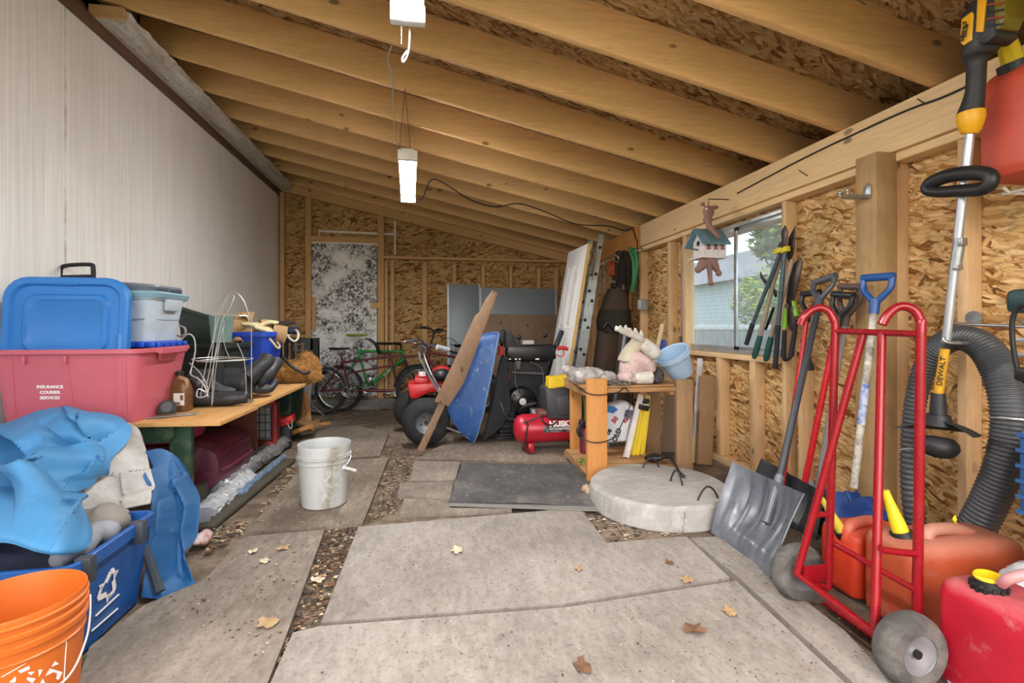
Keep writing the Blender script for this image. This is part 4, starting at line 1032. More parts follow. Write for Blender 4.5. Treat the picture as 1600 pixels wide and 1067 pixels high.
# small things on the near board ----------------------------------------------------------
p = at(281, 642, Z=TZ)
r = thing('bottle', 'brown oil jug with a white label beside the pink tote', 'bottle', (p.x, p.y, TZ), -.2)
Mbr = mat('amber oil plastic', '#6b4a2d', .3, var=.15)
mb = MB().loft([rr(0, 0, 0, .115, .075, .02), rr(0, 0, .006, .122, .082, .022), rr(0, 0, .125, .122, .082, .022), rr(0, 0, .15, .112, .074, .022), rr(0, 0, .19, .085, .056, .02), rr(0, 0, .203, .04, .04, .018), rr(0, 0, .215, .036, .036, .016)]); mb.build('body', Mbr, r, local=True)
mb = MB(); mb.tube([(.035, -.03, .125), (.062, -.03, .15), (.06, -.03, .185), (.02, -.03, .2)], .011, 8, sub=4); mb.build('handle', mat('tan plastic', '#9b7c5a', .4), r, local=True)
mb = MB().lathe([(0, .212), (.021, .212), (.022, .232), (.018, .236), (0, .236)], n=20); mb.build('cap', Mblack, r, local=True)
mb = MB(); mb.box((.025, -.042, .075), (.064, .002, .07)); mb.build('label', mat('paper label', '#ddd9d0', .7, var=.12, scale=40), r, local=True)
mb = MB(); mb.box((.018, -.0432, .052), (.03, .001, .012)); mb.box((.042, -.0432, .085), (.02, .001, .03)); mb.build('label_print', mat('label ink', '#6a5b4e', .7), r, local=True)
p = at(257, 650, Z=TZ)
r = thing('tape_measure', 'black tape measure standing beside the oil jug', 'tape measure', (p.x, p.y+.03, TZ+.009), .25)
mb = MB(); mb.prism([(-.045, -.022, .0), (.045, -.022, 0), (.045, -.022, .03), (.03, -.022, .065), (0, -.022, .075), (-.03, -.022, .066), (-.045, -.022, .035)], (0, .044, 0), bev=.006); mb.build('case', mat('black rubber case', '#2c2d30', .6, bump=.2), r, local=True)
mb = MB().lathe([(0, .006), (.026, .005), (.03, 0)], (0, -.022, .038), (0, -1, 0), 24); mb.build('face', mat('dark grey face', '#4a4b4e', .5), r, local=True)
p = at(262, 651, Z=TZ)
r = thing('drywall_trowel', 'flat grey trowel blades lying on the bench under the tape measure', 'trowel', (p.x, p.y, TZ), .5)
for k in range(3):
    mb = MB(); mb.box((-.02+.03*k, -.01*k, .002+.0025*k), (.2, .05, .0022), rot=(0, 0, .12*k-.1), bev=.0008, seg=1); mb.build('blade', Malu, r, local=True)
p = at(383, 629, Z=TZ)
r = thing('wire_bundle', 'small silver bundle of foil ties at the right edge of the bench', 'wire bundle', (p.x-.03, p.y, TZ))
mb = MB()
for k in range(4): mb.tube([(p.x-.1+.02*k, p.y+.01*k, TZ+.006), (p.x-.03, p.y+.015*k-.01, TZ+.012+.003*k), (p.x+.045, p.y+.01*k, TZ+.007)], .005, 6, sub=4)
mb.build('wires', Msteel, r)

# wire tomato cages ------------------------------------------------------------------------
Mwire = mat('pale galvanised wire', '#cfcfcc', .35, .7)
def cage(label, cen, legs, rings, loops):
    r = thing('tomato_cage', label, 'wire cage', cen, group='wire tomato cages on the workbench')
    for L in legs:
        mb = MB(); mb.tube(px(*L), .0022, 6, sub=4); mb.build('leg_wire', Mwire, r)
    for (x0, y0, x1, y1, Yc, dep) in rings:
        a, b = at(x0, y0, Y=Yc), at(x1, y1, Y=Yc); c = (a+b)/2; rad = (b.x-a.x)/2
        mb = MB(); mb.tube([(c.x+rad*math.cos(k*PI/14), Yc+dep*math.sin(k*PI/14), a.z+(b.z-a.z)*(.5+.5*math.cos(k*PI/14))) for k in range(28)], .0022, 6, closed=True); mb.build('ring', Mwire, r)
    for L in loops:
        mb = MB(); mb.tube(px(*L), .002, 6, sub=5); mb.build('top_loop', Mwire, r)
b1 = at(330, 648, Z=TZ); b2 = at(372, 640, Z=TZ)
cage('front wire tomato cage with legs bunched together, beside the oil jug', (b1.x, b1.y, TZ),
     [[(313, 622, 2.95), (322, 570, 2.95), (333, 530, 2.96), (338, 490, 3.0)], [(320, 615, 2.9), (329, 570, 2.9), (336, 520, 2.95), (343, 490, 3.0)], [(331, 634, 2.92), (334, 570, 2.92), (345, 510, 2.98), (352, 490, 3.0)], [(324, 620, 2.9), (336, 560, 2.98), (347, 520, 3.0), (351, 508, 3.0)]],
     [(305, 560, 380, 561, 3.0, .16)], [[(343, 488, 3.0), (352, 470, 3.02), (359, 462, 3.03), (366, 463, 3.03), (362, 475, 3.02), (356, 488, 3.0)]])
cage('back wire tomato cage with a long hoop handle, nearest the bench edge', (b2.x, b2.y, TZ),
     [[(385, 615, 3.06), (382, 565, 3.08), (371, 537, 3.1)], [(393, 622, 3.05), (393, 570, 3.06), (393, 500, 3.1)], [(332, 630, 3.08), (338, 570, 3.1), (348, 510, 3.12)], [(359, 560, 3.3), (350, 535, 3.3), (350, 500, 3.28)]],
     [(322, 490, 391, 494, 3.15, .13), (312, 563, 393, 561, 3.15, .17)], [[(346, 490, 3.15), (354, 470, 3.18), (360, 457, 3.2), (370, 457, 3.2), (382, 472, 3.2), (388, 490, 3.18), (393, 500, 3.12)]])

# dark green tote and its lid ----------------------------------------------------------------
Mdg = mat('dark green plastic', '#24352f', .5, var=.12); Mdg2 = mat('black green plastic', '#1d2a28', .5, var=.12)
r = thing('storage_tote', 'dark green tote on the bench behind the wire cages', 'storage tote', (-1.72, 3.85, TZ))
mb = tub((-1.71, 4.0, TZ), .50, .40, .62, .47, .375, r=.06, rim=.025, rimh=.03); mb.build('body', Mdg2, r)
r = thing('tote_lid', 'dark green lid standing up against the white wall in the tote', 'lid', (-1.7, 3.95, .9))
a, b, c, d = at(275, 478, Y=4.05), at(352, 502, Y=3.85), at(352, 545, Y=3.85), at(285, 545, Y=4.05)
mb = MB(); mb.prism([a, b, c, d], (.02, .04, 0), bev=.008); mb.build('lid_shell', Mdg, r)
a2, b2, = at(277, 486, Y=4.035), at(352, 510, Y=3.84)
mb = MB(); mb.bar(a2, b2, .012, .018, up=(0, -1, 0)); mb.build('rim', Mdg, r)
r = thing('planter', 'grey-green plastic pot stuck upright among the wire cages', 'plant pot', tuple(at(343, 540, Y=3.45)))
a = at(343, 535, Y=3.42); t0 = at(345, 494, Y=3.42)
mb = MB().lathe([(0, 0), (.058, 0), (.066, .1), (.072, t0.z-a.z), (.066, t0.z-a.z), (.06, .02), (0, .02)], (a.x, 3.45, a.z), n=28); mb.build('pot', mat('grey green plastic', '#66807c', .5, dirt='#9aa8a2', damt=.3), r)
mb = MB(); p = at(345, 492, Y=3.45)
for k in range(5): mb.ell((p.x+rnd.uniform(-.03, .03), 3.45+rnd.uniform(-.03, .03), p.z-.012), (.028, .025, .016))
mb.build('dry_soil', mat('dry clay', '#9d7c66', .95, bump=.4), r)
mb = MB(); a = at(343, 540, Y=3.45); mb.box2((a.x-.02, 3.43, TZ), (a.x+.02, 3.47, a.z)); mb.build('stake', Mdg2, r)

# blue recycling bin with gloves and shoes ------------------------------------------------------
Mrec = mat('recycling blue plastic', '#1c45b5', .45, var=.1)
r = thing('recycling_bin', 'royal blue recycling bin heaped with gloves on the workbench', 'recycling bin', (-1.52, 4.5, TZ))
mb = tub((-1.60, 4.54, TZ), .48, .38, .60, .47, .455, r=.06, rim=.016, rimh=.04); mb.build('body', Mrec, r)
o = at(366, 569, Y=4.29); text('ACTION', 'lettering', Mwhitep, r, frame((o.x, 4.285, o.z), (1, 0, 0), (0, -.1, 1)), .05, .001, label='white printed word')
def recycle(r, M, s, m):
    """three bent chasing arrows as thin raised shapes"""
    mb = MB()
    for k in range(3):
        A = Matrix.Rotation(-2*PI*k/3, 4, 'Z')
        for poly in ([(-.30, .30), (-.02, .62), (.18, .50), (-.12, .18)], [(.02, .66), (.22, .66), (.50, .30), (.36, .22)], [(.62, .38), (.34, .06), (.26, .40)]):
            vs = [A @ V((x*s, y*s, 0)) for x, y in poly]; mb.prism(vs, (0, 0, .0015))
    mb.xf(M); return mb.build('recycling_mark', m, r)
o = at(416, 566, Y=4.29); recycle(r, frame((o.x, 4.283, o.z), (1, 0, 0), (0, -.1, 1)), .045, Mwhitep)
Mlea = mat('tan leather', '#b28f62', .8, var=.2, bump=.3, dirt='#6d5136', damt=.4); Mpal = mat('pale cotton', '#cfc49a', .85, var=.2, bump=.3); Mdk = mat('dark lining', '#2d2721', .85)
def glove(label, c, rz, cm, pm, s=1.0, ry=0):
    r = thing('work_glove', label, 'glove', c, (0, ry, rz), 'work gloves heaped on the blue bin')
    mb = MB(); mb.ell((0, 0, .03), (.06*s, .05*s, .026*s))
    for k in range(4): mb.tube([(.03*s, (-.036+.024*k)*s, .03), (.085*s, (-.042+.028*k)*s, .045), ((.12+.012*(k in (1, 2)))*s, (-.045+.03*k)*s, .025)], [.014*s, .013*s, .010*s], 8, sub=3)
    mb.tube([(0, .04*s, .03), (.04*s, .085*s, .035), (.065*s, .095*s, .03)], [.016*s, .014*s, .011*s], 8, sub=3)
    blob(mb, .008, 2, .004, 40).build('hand', pm, r, local=True)
    mb = MB(); mb.lathe([(.046*s, 0), (.052*s, .04*s), (.052*s, .075*s), (.049*s, .073*s), (.048*s, .04*s), (.042*s, 0)], (-.03*s, 0, .032), (-1, 0, .15), 20, sy=.62); mb.jitter(.012, 14); mb.build('cuff', cm, r, local=True)
for (x, y, Y, rz, ry, cm, pm, s, lab) in (
    (378, 526, 4.45, 2.5, -.3, Mlea, Mlea, 1.15, 'tan leather work glove bulging over the near edge of the blue bin'),
    (398, 512, 4.55, .3, -.2, Mlea, Mpal, 1.2, 'pale-palmed work glove on top of the middle of the glove heap'),
    (415, 519, 4.5, 3.4, -.35, Mlea, Mpal, 1.2, 'work glove with open cuff facing out at the right of the heap'),
    (383, 500, 4.62, 1.8, -.4, Mpal, Mlea, 1.0, 'small glove highest at the left of the glove heap'),
    (430, 512, 4.65, .9, -.2, Mlea, Mdk, 1.1, 'dark glove at the far right of the glove heap'),
    (368, 538, 4.28, 2.0, -.3, Mlea, Mlea, 1.0, 'lowest tan glove hanging over the bin beside the green pot')):
    p = at(x, y, Y=Y); glove(lab, (p.x, Y, p.z-.02), rz, cm, pm, s*1.25, ry)
p = at(376, 502, Y=4.55); mb = MB(); mb.lathe([(0, 0), (.016, .004), (.014, .07), (.009, .085), (0, .088)], (p.x, p.y, p.z-.03), (.1, 0, 1), 14)
one(mb, 'plastic_peg', mat('yellow plastic', '#d9a321', .4), 'small yellow plastic peg poking out of the glove heap', 'peg')
p = at(455, 515, Y=5.0)
mb = MB(); mb.ell((p.x, 5.0, p.z-.02), (.085, .06, .03)); mb.ell((p.x+.03, 5.0, p.z+.005), (.04, .035, .03)); mb.tube([(p.x-.06, 4.98, p.z), (p.x+.07, 5.0, p.z+.02)], .02, 8)
mb = blob(mb, .01, 2, .01, 30); one(mb, 'knit_cap', mat('dark blue wool', '#2f3746', .9, var=.3, bump=.4), 'dark crumpled cap on the black crate', 'cap')
L = px((433, 524, 4.85), (440, 519, 4.85), (446, 521, 4.83), (453, 529, 4.8), (460, 533, 4.8), (465, 529, 4.82), (466, 521, 4.88), (462, 516, 4.95), (455, 522, 4.98), (444, 526, 4.95))
mb = MB(); mb.tube(L, .011, 8, sub=5); one(mb, 'rope', mat('white rope', '#d8ccb6', .85, bump=.5), 'white rope looped over the black crate', 'rope')
L = px((421, 529, 4.28), (428, 537, 4.26), (434, 544, 4.28), (437, 541, 4.35), (433, 535, 4.45))
mb = MB(); mb.tube(L, .009, 8, sub=4); one(mb, 'strap', mat('pale webbing', '#c9b48c', .85), 'pale strap dangling over the right rim of the blue bin', 'strap')
# milk crate
r = thing('milk_crate', 'black milk crate at the far end of the workbench', 'crate', (-1.3, 5.05, TZ))
x0, x1, zt = -1.46, at(487, 530, Y=4.92).x, at(470, 529, Y=4.92).z; y0, y1 = 4.92, 5.22; Z0 = TZ-.004
mb = MB()
for a, b in (((x0, y0), (x1, y0)), ((x1, y0), (x1, y1)), ((x1, y1), (x0, y1)), ((x0, y1), (x0, y0))):
    for z, h in ((Z0+.015, .03), (zt-.02, .04), (Z0+.16, .02)): mb.bar((*a, z), (*b, z), .014, h)
    for k in range(7):
        q = V((*a, 0)).lerp(V((*b, 0)), k/6); mb.box((q.x, q.y, (Z0+zt)/2), (.016, .016, zt-Z0))
mb.build('lattice', Mblack, r)
mb = MB(); mb.box2((x0, y0, Z0), (x1, y1, Z0+.01)); mb.box2((x0+.02, y0-.004, Z0+.03), (x0+.08, y0+.002, zt-.04)); mb.box2((x1-.06, y0-.004, Z0+.03), (x1-.01, y0+.002, zt-.04)); mb.build('panel', Mblack, r)
mb = MB(); xm = at(467, 540, Y=4.9).x; mb.tube([(xm-.05, 4.9, zt-.06), (xm+.05, 4.9, zt-.055), (xm+.045, 4.9, zt-.11), (xm-.045, 4.9, zt-.115)], .007, 6, closed=True); mb.build('hand_hole', mat('grey worn edge', '#57585a', .5), r)

# rubber boots -----------------------------------------------------------------------------------
Mbo = mat('dull black rubber', '#2d2e31', .5, var=.15, bump=.15)
def boot(label, pts, rad, lobes):
    r = thing('rubber_boot', label, 'boot', tuple(pts[0]), group='black rubber boots on the workbench')
    mb = MB(); mb.tube(pts, rad, 20, sub=6); b = blob(mb, .012, 3, .006, 14); b.build('shaft', Mbo, r)
    for q, rr2 in lobes: 
        mb = MB(); mb.tube(q, rr2, 14, sub=5); blob(mb, .009, 3, .004, 20).build('fold', Mbo, r)
    return r
P = px((298, 592, 3.62), (325, 597, 3.6), (360, 598, 3.56), (392, 597, 3.54))
boot('upper black rubber boot lying along the bench, sole toward the fur', [V((p.x, p.y, max(p.z, TZ+.115))) for p in P], [.07, .095, .1, .09],
     [(px((385, 590, 3.54), (400, 578, 3.58), (412, 568, 3.62), (419, 558, 3.66)), [.07, .06, .05, .055]), (px((398, 597, 3.62), (412, 588, 3.7), (425, 576, 3.8), (432, 563, 3.86)), [.06, .055, .05, .055]), (px((396, 606, 3.6), (410, 610, 3.65), (423, 606, 3.7), (430, 595, 3.8)), [.03, .03, .028, .03])])
P = px((300, 608, 3.3), (325, 622, 3.3), (360, 628, 3.3), (388, 626, 3.32))
boot('lower flattened black rubber boot at the bench edge behind the wire cages', [V((p.x, p.y, TZ+.045)) for p in P], [.05, .045, .045, .04], [(px((300, 606, 3.35), (318, 600, 3.4), (345, 610, 3.4), (368, 614, 3.42)), [.06, .055, .04, .03])])
L = px((281, 509, 3.3), (288, 512, 3.28), (290, 520, 3.28), (284, 525, 3.3), (277, 524, 3.32)); 
mb = MB(); mb.tube(L, .006, 8, sub=5); one(mb, 'hose_loop', mat('grey hose', '#9a9a98', .5), 'short grey hose loop curling out beside the pale tote', 'hose')
L = px((280, 534, 3.3), (293, 522, 3.32), (303, 528, 3.34), (305, 548, 3.34), (300, 572, 3.3), (298, 585, 3.25), (310, 592, 3.2), (320, 604, 3.15), (325, 620, 3.1))
mb = MB(); mb.tube(L, .0045, 8, sub=6); one(mb, 'cable', mat('grey white cable', '#b9bab8', .5), 'long grey-white cable arching down beside the pink tote', 'cable')
L = px((296, 567, 3.15), (312, 582, 3.12), (324, 604, 3.08), (322, 618, 3.05), (308, 620, 3.05), (310, 608, 3.08), (320, 612, 3.1)); 
mb = MB(); mb.tube(L, .0035, 8, sub=6); one(mb, 'cable', Mwire, 'thin pale cable coiled at the foot of the front wire cage', 'cable')

# shaggy fur -----------------------------------------------------------------------------------------
Mfur = mat('tan shag fur', '#a4763f', .9, var=.3, scale=25)
c = at(460, 580, Y=4.62)
r = thing('fur_bundle', 'shaggy orange-tan fur bundle on the bench near the bicycle wheel', 'fur', (c.x, 4.62, TZ))
mb = MB(); mb.ell((c.x-.0, 4.62, TZ+.09), (.15, .15, .1)); mb.ell((c.x+.1, 4.66, TZ+.12), (.1, .1, .12)); mb.ell((c.x+.09, 4.66, TZ+.21), (.06, .06, .06)); mb.ell((c.x-.08, 4.55, TZ+.11), (.08, .1, .09)); mb.ell((c.x+.13, 4.6, TZ+.06), (.09, .1, .06))
b = blob(mb, .014, 2, .012, 25); b.b.normal_update(); hair = MB(); fr = random.Random(5)
fs = [f for f in b.b.faces]
for k in range(5200):
    f = fr.choice(fs); p = f.calc_center_median(); n = f.normal; 
    if p.z < TZ+.012: continue
    d = (n+V((fr.uniform(-.9, .9), fr.uniform(-.9, .9), fr.uniform(-.9, .2)))).normalized(); t = n.cross(d); t = t.normalized() if t.length > .01 else V((1, 0, 0))
    L = fr.uniform(.018, .04); w = .0022; p = p+V((fr.uniform(-.006, .006), fr.uniform(-.006, .006), 0))
    vs = [hair.b.verts.new(q) for q in (p-t*w-n*.002, p+t*w-n*.002, p+d*L*.6+t*w*.6+V((0, 0, -.002)), p+d*L+V((0, 0, -.007)))]
    hair.b.faces.new((vs[0], vs[1], vs[2])); hair.b.faces.new((vs[0], vs[2], vs[3]))
b.build('body', Mfur, r); h = hair.build('hair', Mfur, r, smooth=False, recalc=False); h['kind'] = 'stuff'
mb = MB(); mb.tube(px((441, 557, 4.5), (452, 569, 4.46), (465, 578, 4.46), (476, 583, 4.46), (484, 580, 4.5)), .014, 10, sub=5); mb.build('strap', Mblack, r)

# ---------------------------------------------------------------- under the workbench
Mmar = mat('maroon plastic', '#642439', .4, var=.12, dirt='#a8888c', damt=.25)
r = thing('travel_case', 'maroon ribbed plastic case lying under the near half of the bench', 'case', (-1.7, 3.6, 0))
x1 = at(386, 700, Y=3.72).x; L = []
def sec(y, s, dz=0): return [(x1-.36+(.36*s)*math.copysign(abs(math.cos(a))**.55, math.cos(a)), y, .04+dz+.17*s+.17*s*math.copysign(abs(math.sin(a))**.6, math.sin(a))) for a in [2*PI*k/32 for k in range(32)]]
for y, s in ((3.28, .8), (3.30, .93), (3.36, .985), (3.6, 1), (3.84, .985), (3.90, .93), (3.92, .8)): L.append(sec(y, s))
mb = MB().loft(L); mb.build('shell', Mmar, r)
mb = MB(); mb.tube([(x1-.36+.366*math.copysign(abs(math.cos(a))**.55, math.cos(a)), 3.6+.325*math.copysign(abs(math.sin(a))**.3, math.sin(a)), .19) for a in [2*PI*k/48 for k in range(48)]], .012, 8, closed=True); mb.build('seam_ridge', Mmar, r)
mb = MB(); mb.tube([(x1-.36+.345*math.copysign(abs(math.cos(a))**.55, math.cos(a)), 3.6+.315*math.copysign(abs(math.sin(a))**.3, math.sin(a)), .30) for a in [2*PI*k/48 for k in range(48)]], .009, 8, closed=True); mb.build('upper_ridge', Mmar, r)
r = thing('storage_tote', 'low dull pink tub wedged on top of the maroon case under the bench', 'storage tote', (-1.75, 3.3, .4))
mb = tub((-1.72, 3.4, .385), .5, .3, .54, .34, .11, r=.04, rim=.012); mb.build('body', mat('dull pink plastic', '#a63d59', .45), r)
p = at(395, 690, Y=4.1)
mb = MB(); mb.box((p.x-.12, 4.1, .27), (.30, .02, .55), rot=(.12, 0, 0), bev=.003); one(mb, 'loose_board', wood('brown panel', '#6e3f2b', 2, knots=False), 'brown board standing behind the maroon case', 'board')
# red framed grille (box heater)
p = at(412, 662, Y=4.35)
r = thing('space_heater', 'red-framed heater with a grey wire grille under the bench', 'heater', (p.x, 4.42, 0))
w, z0, z1 = .11, at(412, 690, Y=4.35).z, at(412, 630, Y=4.35).z
Mred = mat('faded red paint', '#a32a2a', .45, var=.12, dirt='#5d2020', damt=.35)
mb = MB(); mb.box2((p.x-w, 4.36, 0), (p.x+w*.8, 4.5, z1), bev=.01); mb.build('body', mat('dark brown red', '#5a2626', .5), r)
mb = MB()
for a, b in (((-w, z0), (-w, z1)), ((w*.8, z0-.03), (w*.8, z1)), ((-w, z0), (w*.8, z0-.02)), ((-w, z1), (w*.8, z1))): mb.bar((p.x+a[0], 4.35, a[1]), (p.x+b[0], 4.35, b[1]), .03, .03, up=(0, 1, 0), bev=.005)
mb.build('red_frame', Mred, r)
mb = MB(); mb.box2((p.x-w+.03, 4.345, z0+.02), (p.x+w*.55, 4.352, z1-.02)); mb.build('grille_plate', mat('grey mesh', '#8d8a86', .6, bump=.3), r)
mb = MB()
for k in range(5): mb.bar((p.x-w+.03, 4.342, z0+.03+k*(z1-z0-.06)/4), (p.x+w*.5, 4.342, z0+.03+k*(z1-z0-.06)/4), .004, .006)
for k in range(4): mb.bar((p.x-w+.035+k*.045, 4.342, z0+.03), (p.x-w+.035+k*.045, 4.342, z1-.03), .004, .006, up=(0, 1, 0))
mb.build('grille', Mblack, r)
# red hand tool
p = at(440, 655, Y=4.6)
r = thing('hedge_trimmer', 'bright red power tool with a loop handle under the bench', 'power tool', (p.x, 4.62, 0))
Mbr2 = mat('bright red plastic', '#d42a25', .35, var=.08)
mb = MB(); P = px((427, 648, 4.6), (436, 655, 4.6), (456, 648, 4.6), (457, 661, 4.6), (437, 668, 4.6), (424, 668, 4.6)); mb.prism(P, (0, .12, 0), bev=.015); mb.build('body', Mbr2, r)
mb = MB(); mb.tube(px((424, 640, 4.62), (433, 641, 4.62), (434, 652, 4.62), (424, 664, 4.62), (421, 652, 4.62)), .018, 8, closed=True, sub=4); mb.build('loop_handle', mat('dark red plastic', '#8f2323', .4), r)
mb = MB().lathe([(0, .02), (.03, .018), (.035, 0)], at(428, 655, Y=4.6), (0, -1, 0), 20); mb.build('knob', Mblack, r)
mb = MB(); mb.tube(px((449, 661, 4.58), (453, 669, 4.58), (456, 667, 4.58), (456, 655, 4.58)), .006, 6, sub=4); mb.build('wire_guard', Mwire, r)
mb = MB(); mb.box2((p.x-.1, 4.64, -.02), (p.x+.06, 4.72, at(440, 666, Y=4.6).z), bev=.01); mb.build('base', Mblack, r)
r = thing('storage_tote', 'very dark green tote under the far end of the bench', 'storage tote', (-1.5, 5.0, 0))
mb = tub((-1.49, 4.98+.15, -.02), .40, .36, .46, .42, .52, r=.05, rim=.012); mb.build('body', mat('bottle green plastic', '#12352b', .45), r)
# wood scraps
W_scr = wood('scrap wood', '#8b6a48', 0, dark=.55, grime='#5b4a3a', gamt=.5); W_scr2 = wood('scrap ply', '#b07c48', 2, dark=.6)
G = 'wood scraps at the far end of the bench'
for (a, b, w, h, m, lab) in (
    ((462, 612, 5.45), (466, 668, 5.35), .16, .025, W_scr2, 'upright plywood offcut with a broken point, left one of the scraps'),
    ((472, 615, 5.55), (478, 660, 5.45), .12, .025, W_scr2, 'upright orange plywood offcut farther right in the scrap pile'),
    ((458, 655, 5.2), (486, 664, 5.05), .14, .03, W_scr, 'grey-brown short board sloping down in the scrap pile'),
    ((462, 675, 5.0), (480, 668, 4.95), .2, .04, W_scr2, 'rusty brown block lowest in the scrap pile'),
    ((478, 668, 5.1), (497, 657, 5.2), .05, .04, W_scr, 'stick propped up at the right of the scrap pile'),
    ((484, 672, 5.0), (498, 662, 5.1), .05, .03, W_scr, 'grey stick lying in front of the propped stick'),
    ((498, 663, 5.3), (515, 661, 5.4), .04, .03, W_scr2, 'pale stick end lying apart at the right of the scraps')):
    p, q = at(*a[:2], Y=a[2]), at(*b[:2], Y=b[2]); p.z = max(p.z, .015); q.z = max(q.z, .012)
    mb = MB(); mb.bar(p, q, w, h, up=(.2, -1, .3) if abs(p.z-q.z) > .15 else (0, 0, 1), bev=.003); one(mb, 'wood_scrap', m, lab, 'wood scrap', G)
p = at(468, 612, Y=5.6); mb = MB(); mb.box((p.x, 5.62, .27), (.22, .03, .56), rot=(-.1, .06, 0), bev=.004); one(mb, 'panel_offcut', mat('dull grey panel', '#77777a', .6), 'grey panel offcut standing behind the wood scraps', 'board')

# long foil bundle and dark boards on the floor
Mfoil = mat('crumpled foil', '#c3c7cb', .28, .75, var=.25, scale=30, bump=.8, bscale=60)
Mplas = mat('clear grey film', '#b9bdc0', .25, .1, var=.2, scale=14, bump=.6, bscale=25)
def strip_bundle(label, a, b, w, h, m, seed, amp=.012, name='foil_roll'):
    p, q = at(*a, Z=h*.4), at(*b, Z=h*.4); d = (q-p); n = V((-d.y, d.x, 0)).normalized(); L = []
    N = 60
    for i in range(N+1):
        s = i/N; c = p+d*s; ww = w*(.8+.2*noise.noise(V((s*6, seed, 0)))); ring = []
        for k in range(18):
            an = 2*PI*k/18; off = n*ww/2*math.cos(an); z = h/2+h/2*math.sin(an)*(1 if True else 0)
            v = V((c.x+off.x, c.y+off.y, max(.003, z))); v += noise.noise_vector(V((s*22, k*1.3, seed)))*amp; v.z = max(.002, v.z); ring.append(v)
        L.append(ring)
    mb = MB().loft(L); return one(mb, name, m, label, 'foil roll', 'long rolls of foil and film on the floor under the bench', ang=25)
strip_bundle('crumpled silver foil roll lying highest in the bundle beside the white bucket', (340, 770), (447, 690), .12, .11, Mfoil, 2, .016)
strip_bundle('blue-tinted film strip lowest in the foil bundle', (372, 775), (444, 714), .05, .05, mat('blue film', '#7f9cb8', .25, .3, var=.3, scale=30, bump=.6), 5, .01)
strip_bundle('cloudy clear plastic sleeve at the near end of the foil bundle', (318, 805), (385, 745), .17, .085, Mplas, 9, .016)
W_old = wood('old dark board', '#565246', 1, dark=.55, knots=False, grime='#2f2d28', gamt=.5)
for a, b, w, z0, z1, lab in (((285, 775), (450, 665), .05, .0, .13, 'long weathered board on edge behind the foil bundle'), ((318, 822), (452, 716), .10, .0, .025, 'dark flat board on the floor in front of the foil bundle')):
    p, q = at(*a, Z=z1), at(*b, Z=z1); mb = MB(); mb.bar((p.x, p.y, (z0+z1)/2), (q.x, q.y, (z0+z1)/2), w, z1-z0, bev=.004)
    one(mb, 'old_board', W_old, lab, 'board', 'old boards beside the bench')
# crumpled packaging by the tarp
p = at(318, 850, Z=0)
r = thing('snack_bag', 'crumpled red and white packet on the floor beside the blue tarp', 'packet', (p.x, p.y, 0))
mb = MB(); mb.ell((p.x, p.y, .03), (.05, .07, .03)); blob(mb, .008, 1, .02, 22).build('packet', mat('white packet', '#d9d5cf', .5, var=.1, dirt='#9a2d2d', damt=.7, dscale=10), r)
p = at(312, 830, Z=0); mb = MB(); mb.box((p.x-.02, p.y+.05, .06), (.1, .02, .13), rot=(.3, .1, .5), bev=.004); mb.jitter(.01, 14); one(mb, 'carton', mat('worn carton', '#b9b0a2', .8, dirt='#4d83b8', damt=.6, dscale=9), 'torn pale carton standing behind the crumpled packet', 'carton')
# ================================================================== recycling bin in front, tarp, buckets
Mbin = mat('bright recycling blue', '#1c559c', .45, var=.08, dirt='#3f5d7c', damt=.25)
r = thing('recycling_bin', 'blue recycling bin full of fabric behind the orange bucket', 'recycling bin', (-1.4, 1.98, 0))
bx0, bx1, by0, by1, bh = -1.78, -1.10, 1.73, 2.22, .34
mb = tub(((bx0+bx1)/2, (by0+by1)/2, 0), .60, .40, .655, .465, bh, r=.03, rim=.014, rimh=.045); mb.build('body', Mbin, r)
for Yc in (1.79, 2.08): mb = MB(); mb.box((bx1+.0, Yc, bh-.035), (.05, .035, .085), bev=.006); mb.build('rim_clip', mat('charcoal clip', '#3a3f47', .5), r)
xs = lambda z: (bx0+bx1)/2+.30+.0275*z/.34+.004
o = at(172, 915, X=-1.115); recycle(r, frame((xs(o.z)+.001, o.y, o.z), (0, 1, 0), (.09, 0, 1)), .085, Mwhitep)
mb = MB()
for a, b in (((154, 962), (190, 928)), ((150, 985), (190, 950))):
    p, q = at(*a, X=-1.118), at(*b, X=-1.118); mb.bar((xs(p.z)+.001, p.y, p.z), (xs(q.z)+.001, q.y, q.z), .004, .004)
mb.build('printed_line', Mwhitep, r)
# clothing stuffed in the bin
def garment(label, c, rad, m, seed, extra=()):
    mb = MB(); mb.ell(c, rad)
    for e in extra: mb.tube(*e[:1], e[1], 10, sub=4)
    b = blob(mb, .014, 2); b.b.normal_update()
    for v in b.b.verts:
        w = v.co*9+V((seed, 0, 0)); v.co += v.normal*.02*(1-2*abs(noise.noise(w+noise.noise_vector(w)*.7)))
    one(b, 'garment', m, label, 'clothing', 'old clothes stuffed into the blue bin')
garment('dark navy cloth deepest in the blue bin under the tarp', (-1.42, 1.98, .25), (.24, .17, .11), mat('navy cloth', '#23283a', .9, var=.3), 1)
garment('pale blue-grey cloth at the near left of the blue bin', (-1.56, 1.84, .37), (.14, .06, .06), mat('pale blue cloth', '#8d9bb4', .9, var=.15), 4)
garment('brown-grey jacket at the far end of the blue bin', (-1.27, 2.13, .33), (.10, .06, .06), mat('taupe cloth', '#857f76', .9, var=.15), 7)
garment('light grey sleeve lying just inside the right rim of the blue bin', (-1.22, 2.0, .315), (.045, .15, .035), mat('light grey cloth', '#8f9299', .9, var=.12), 9)
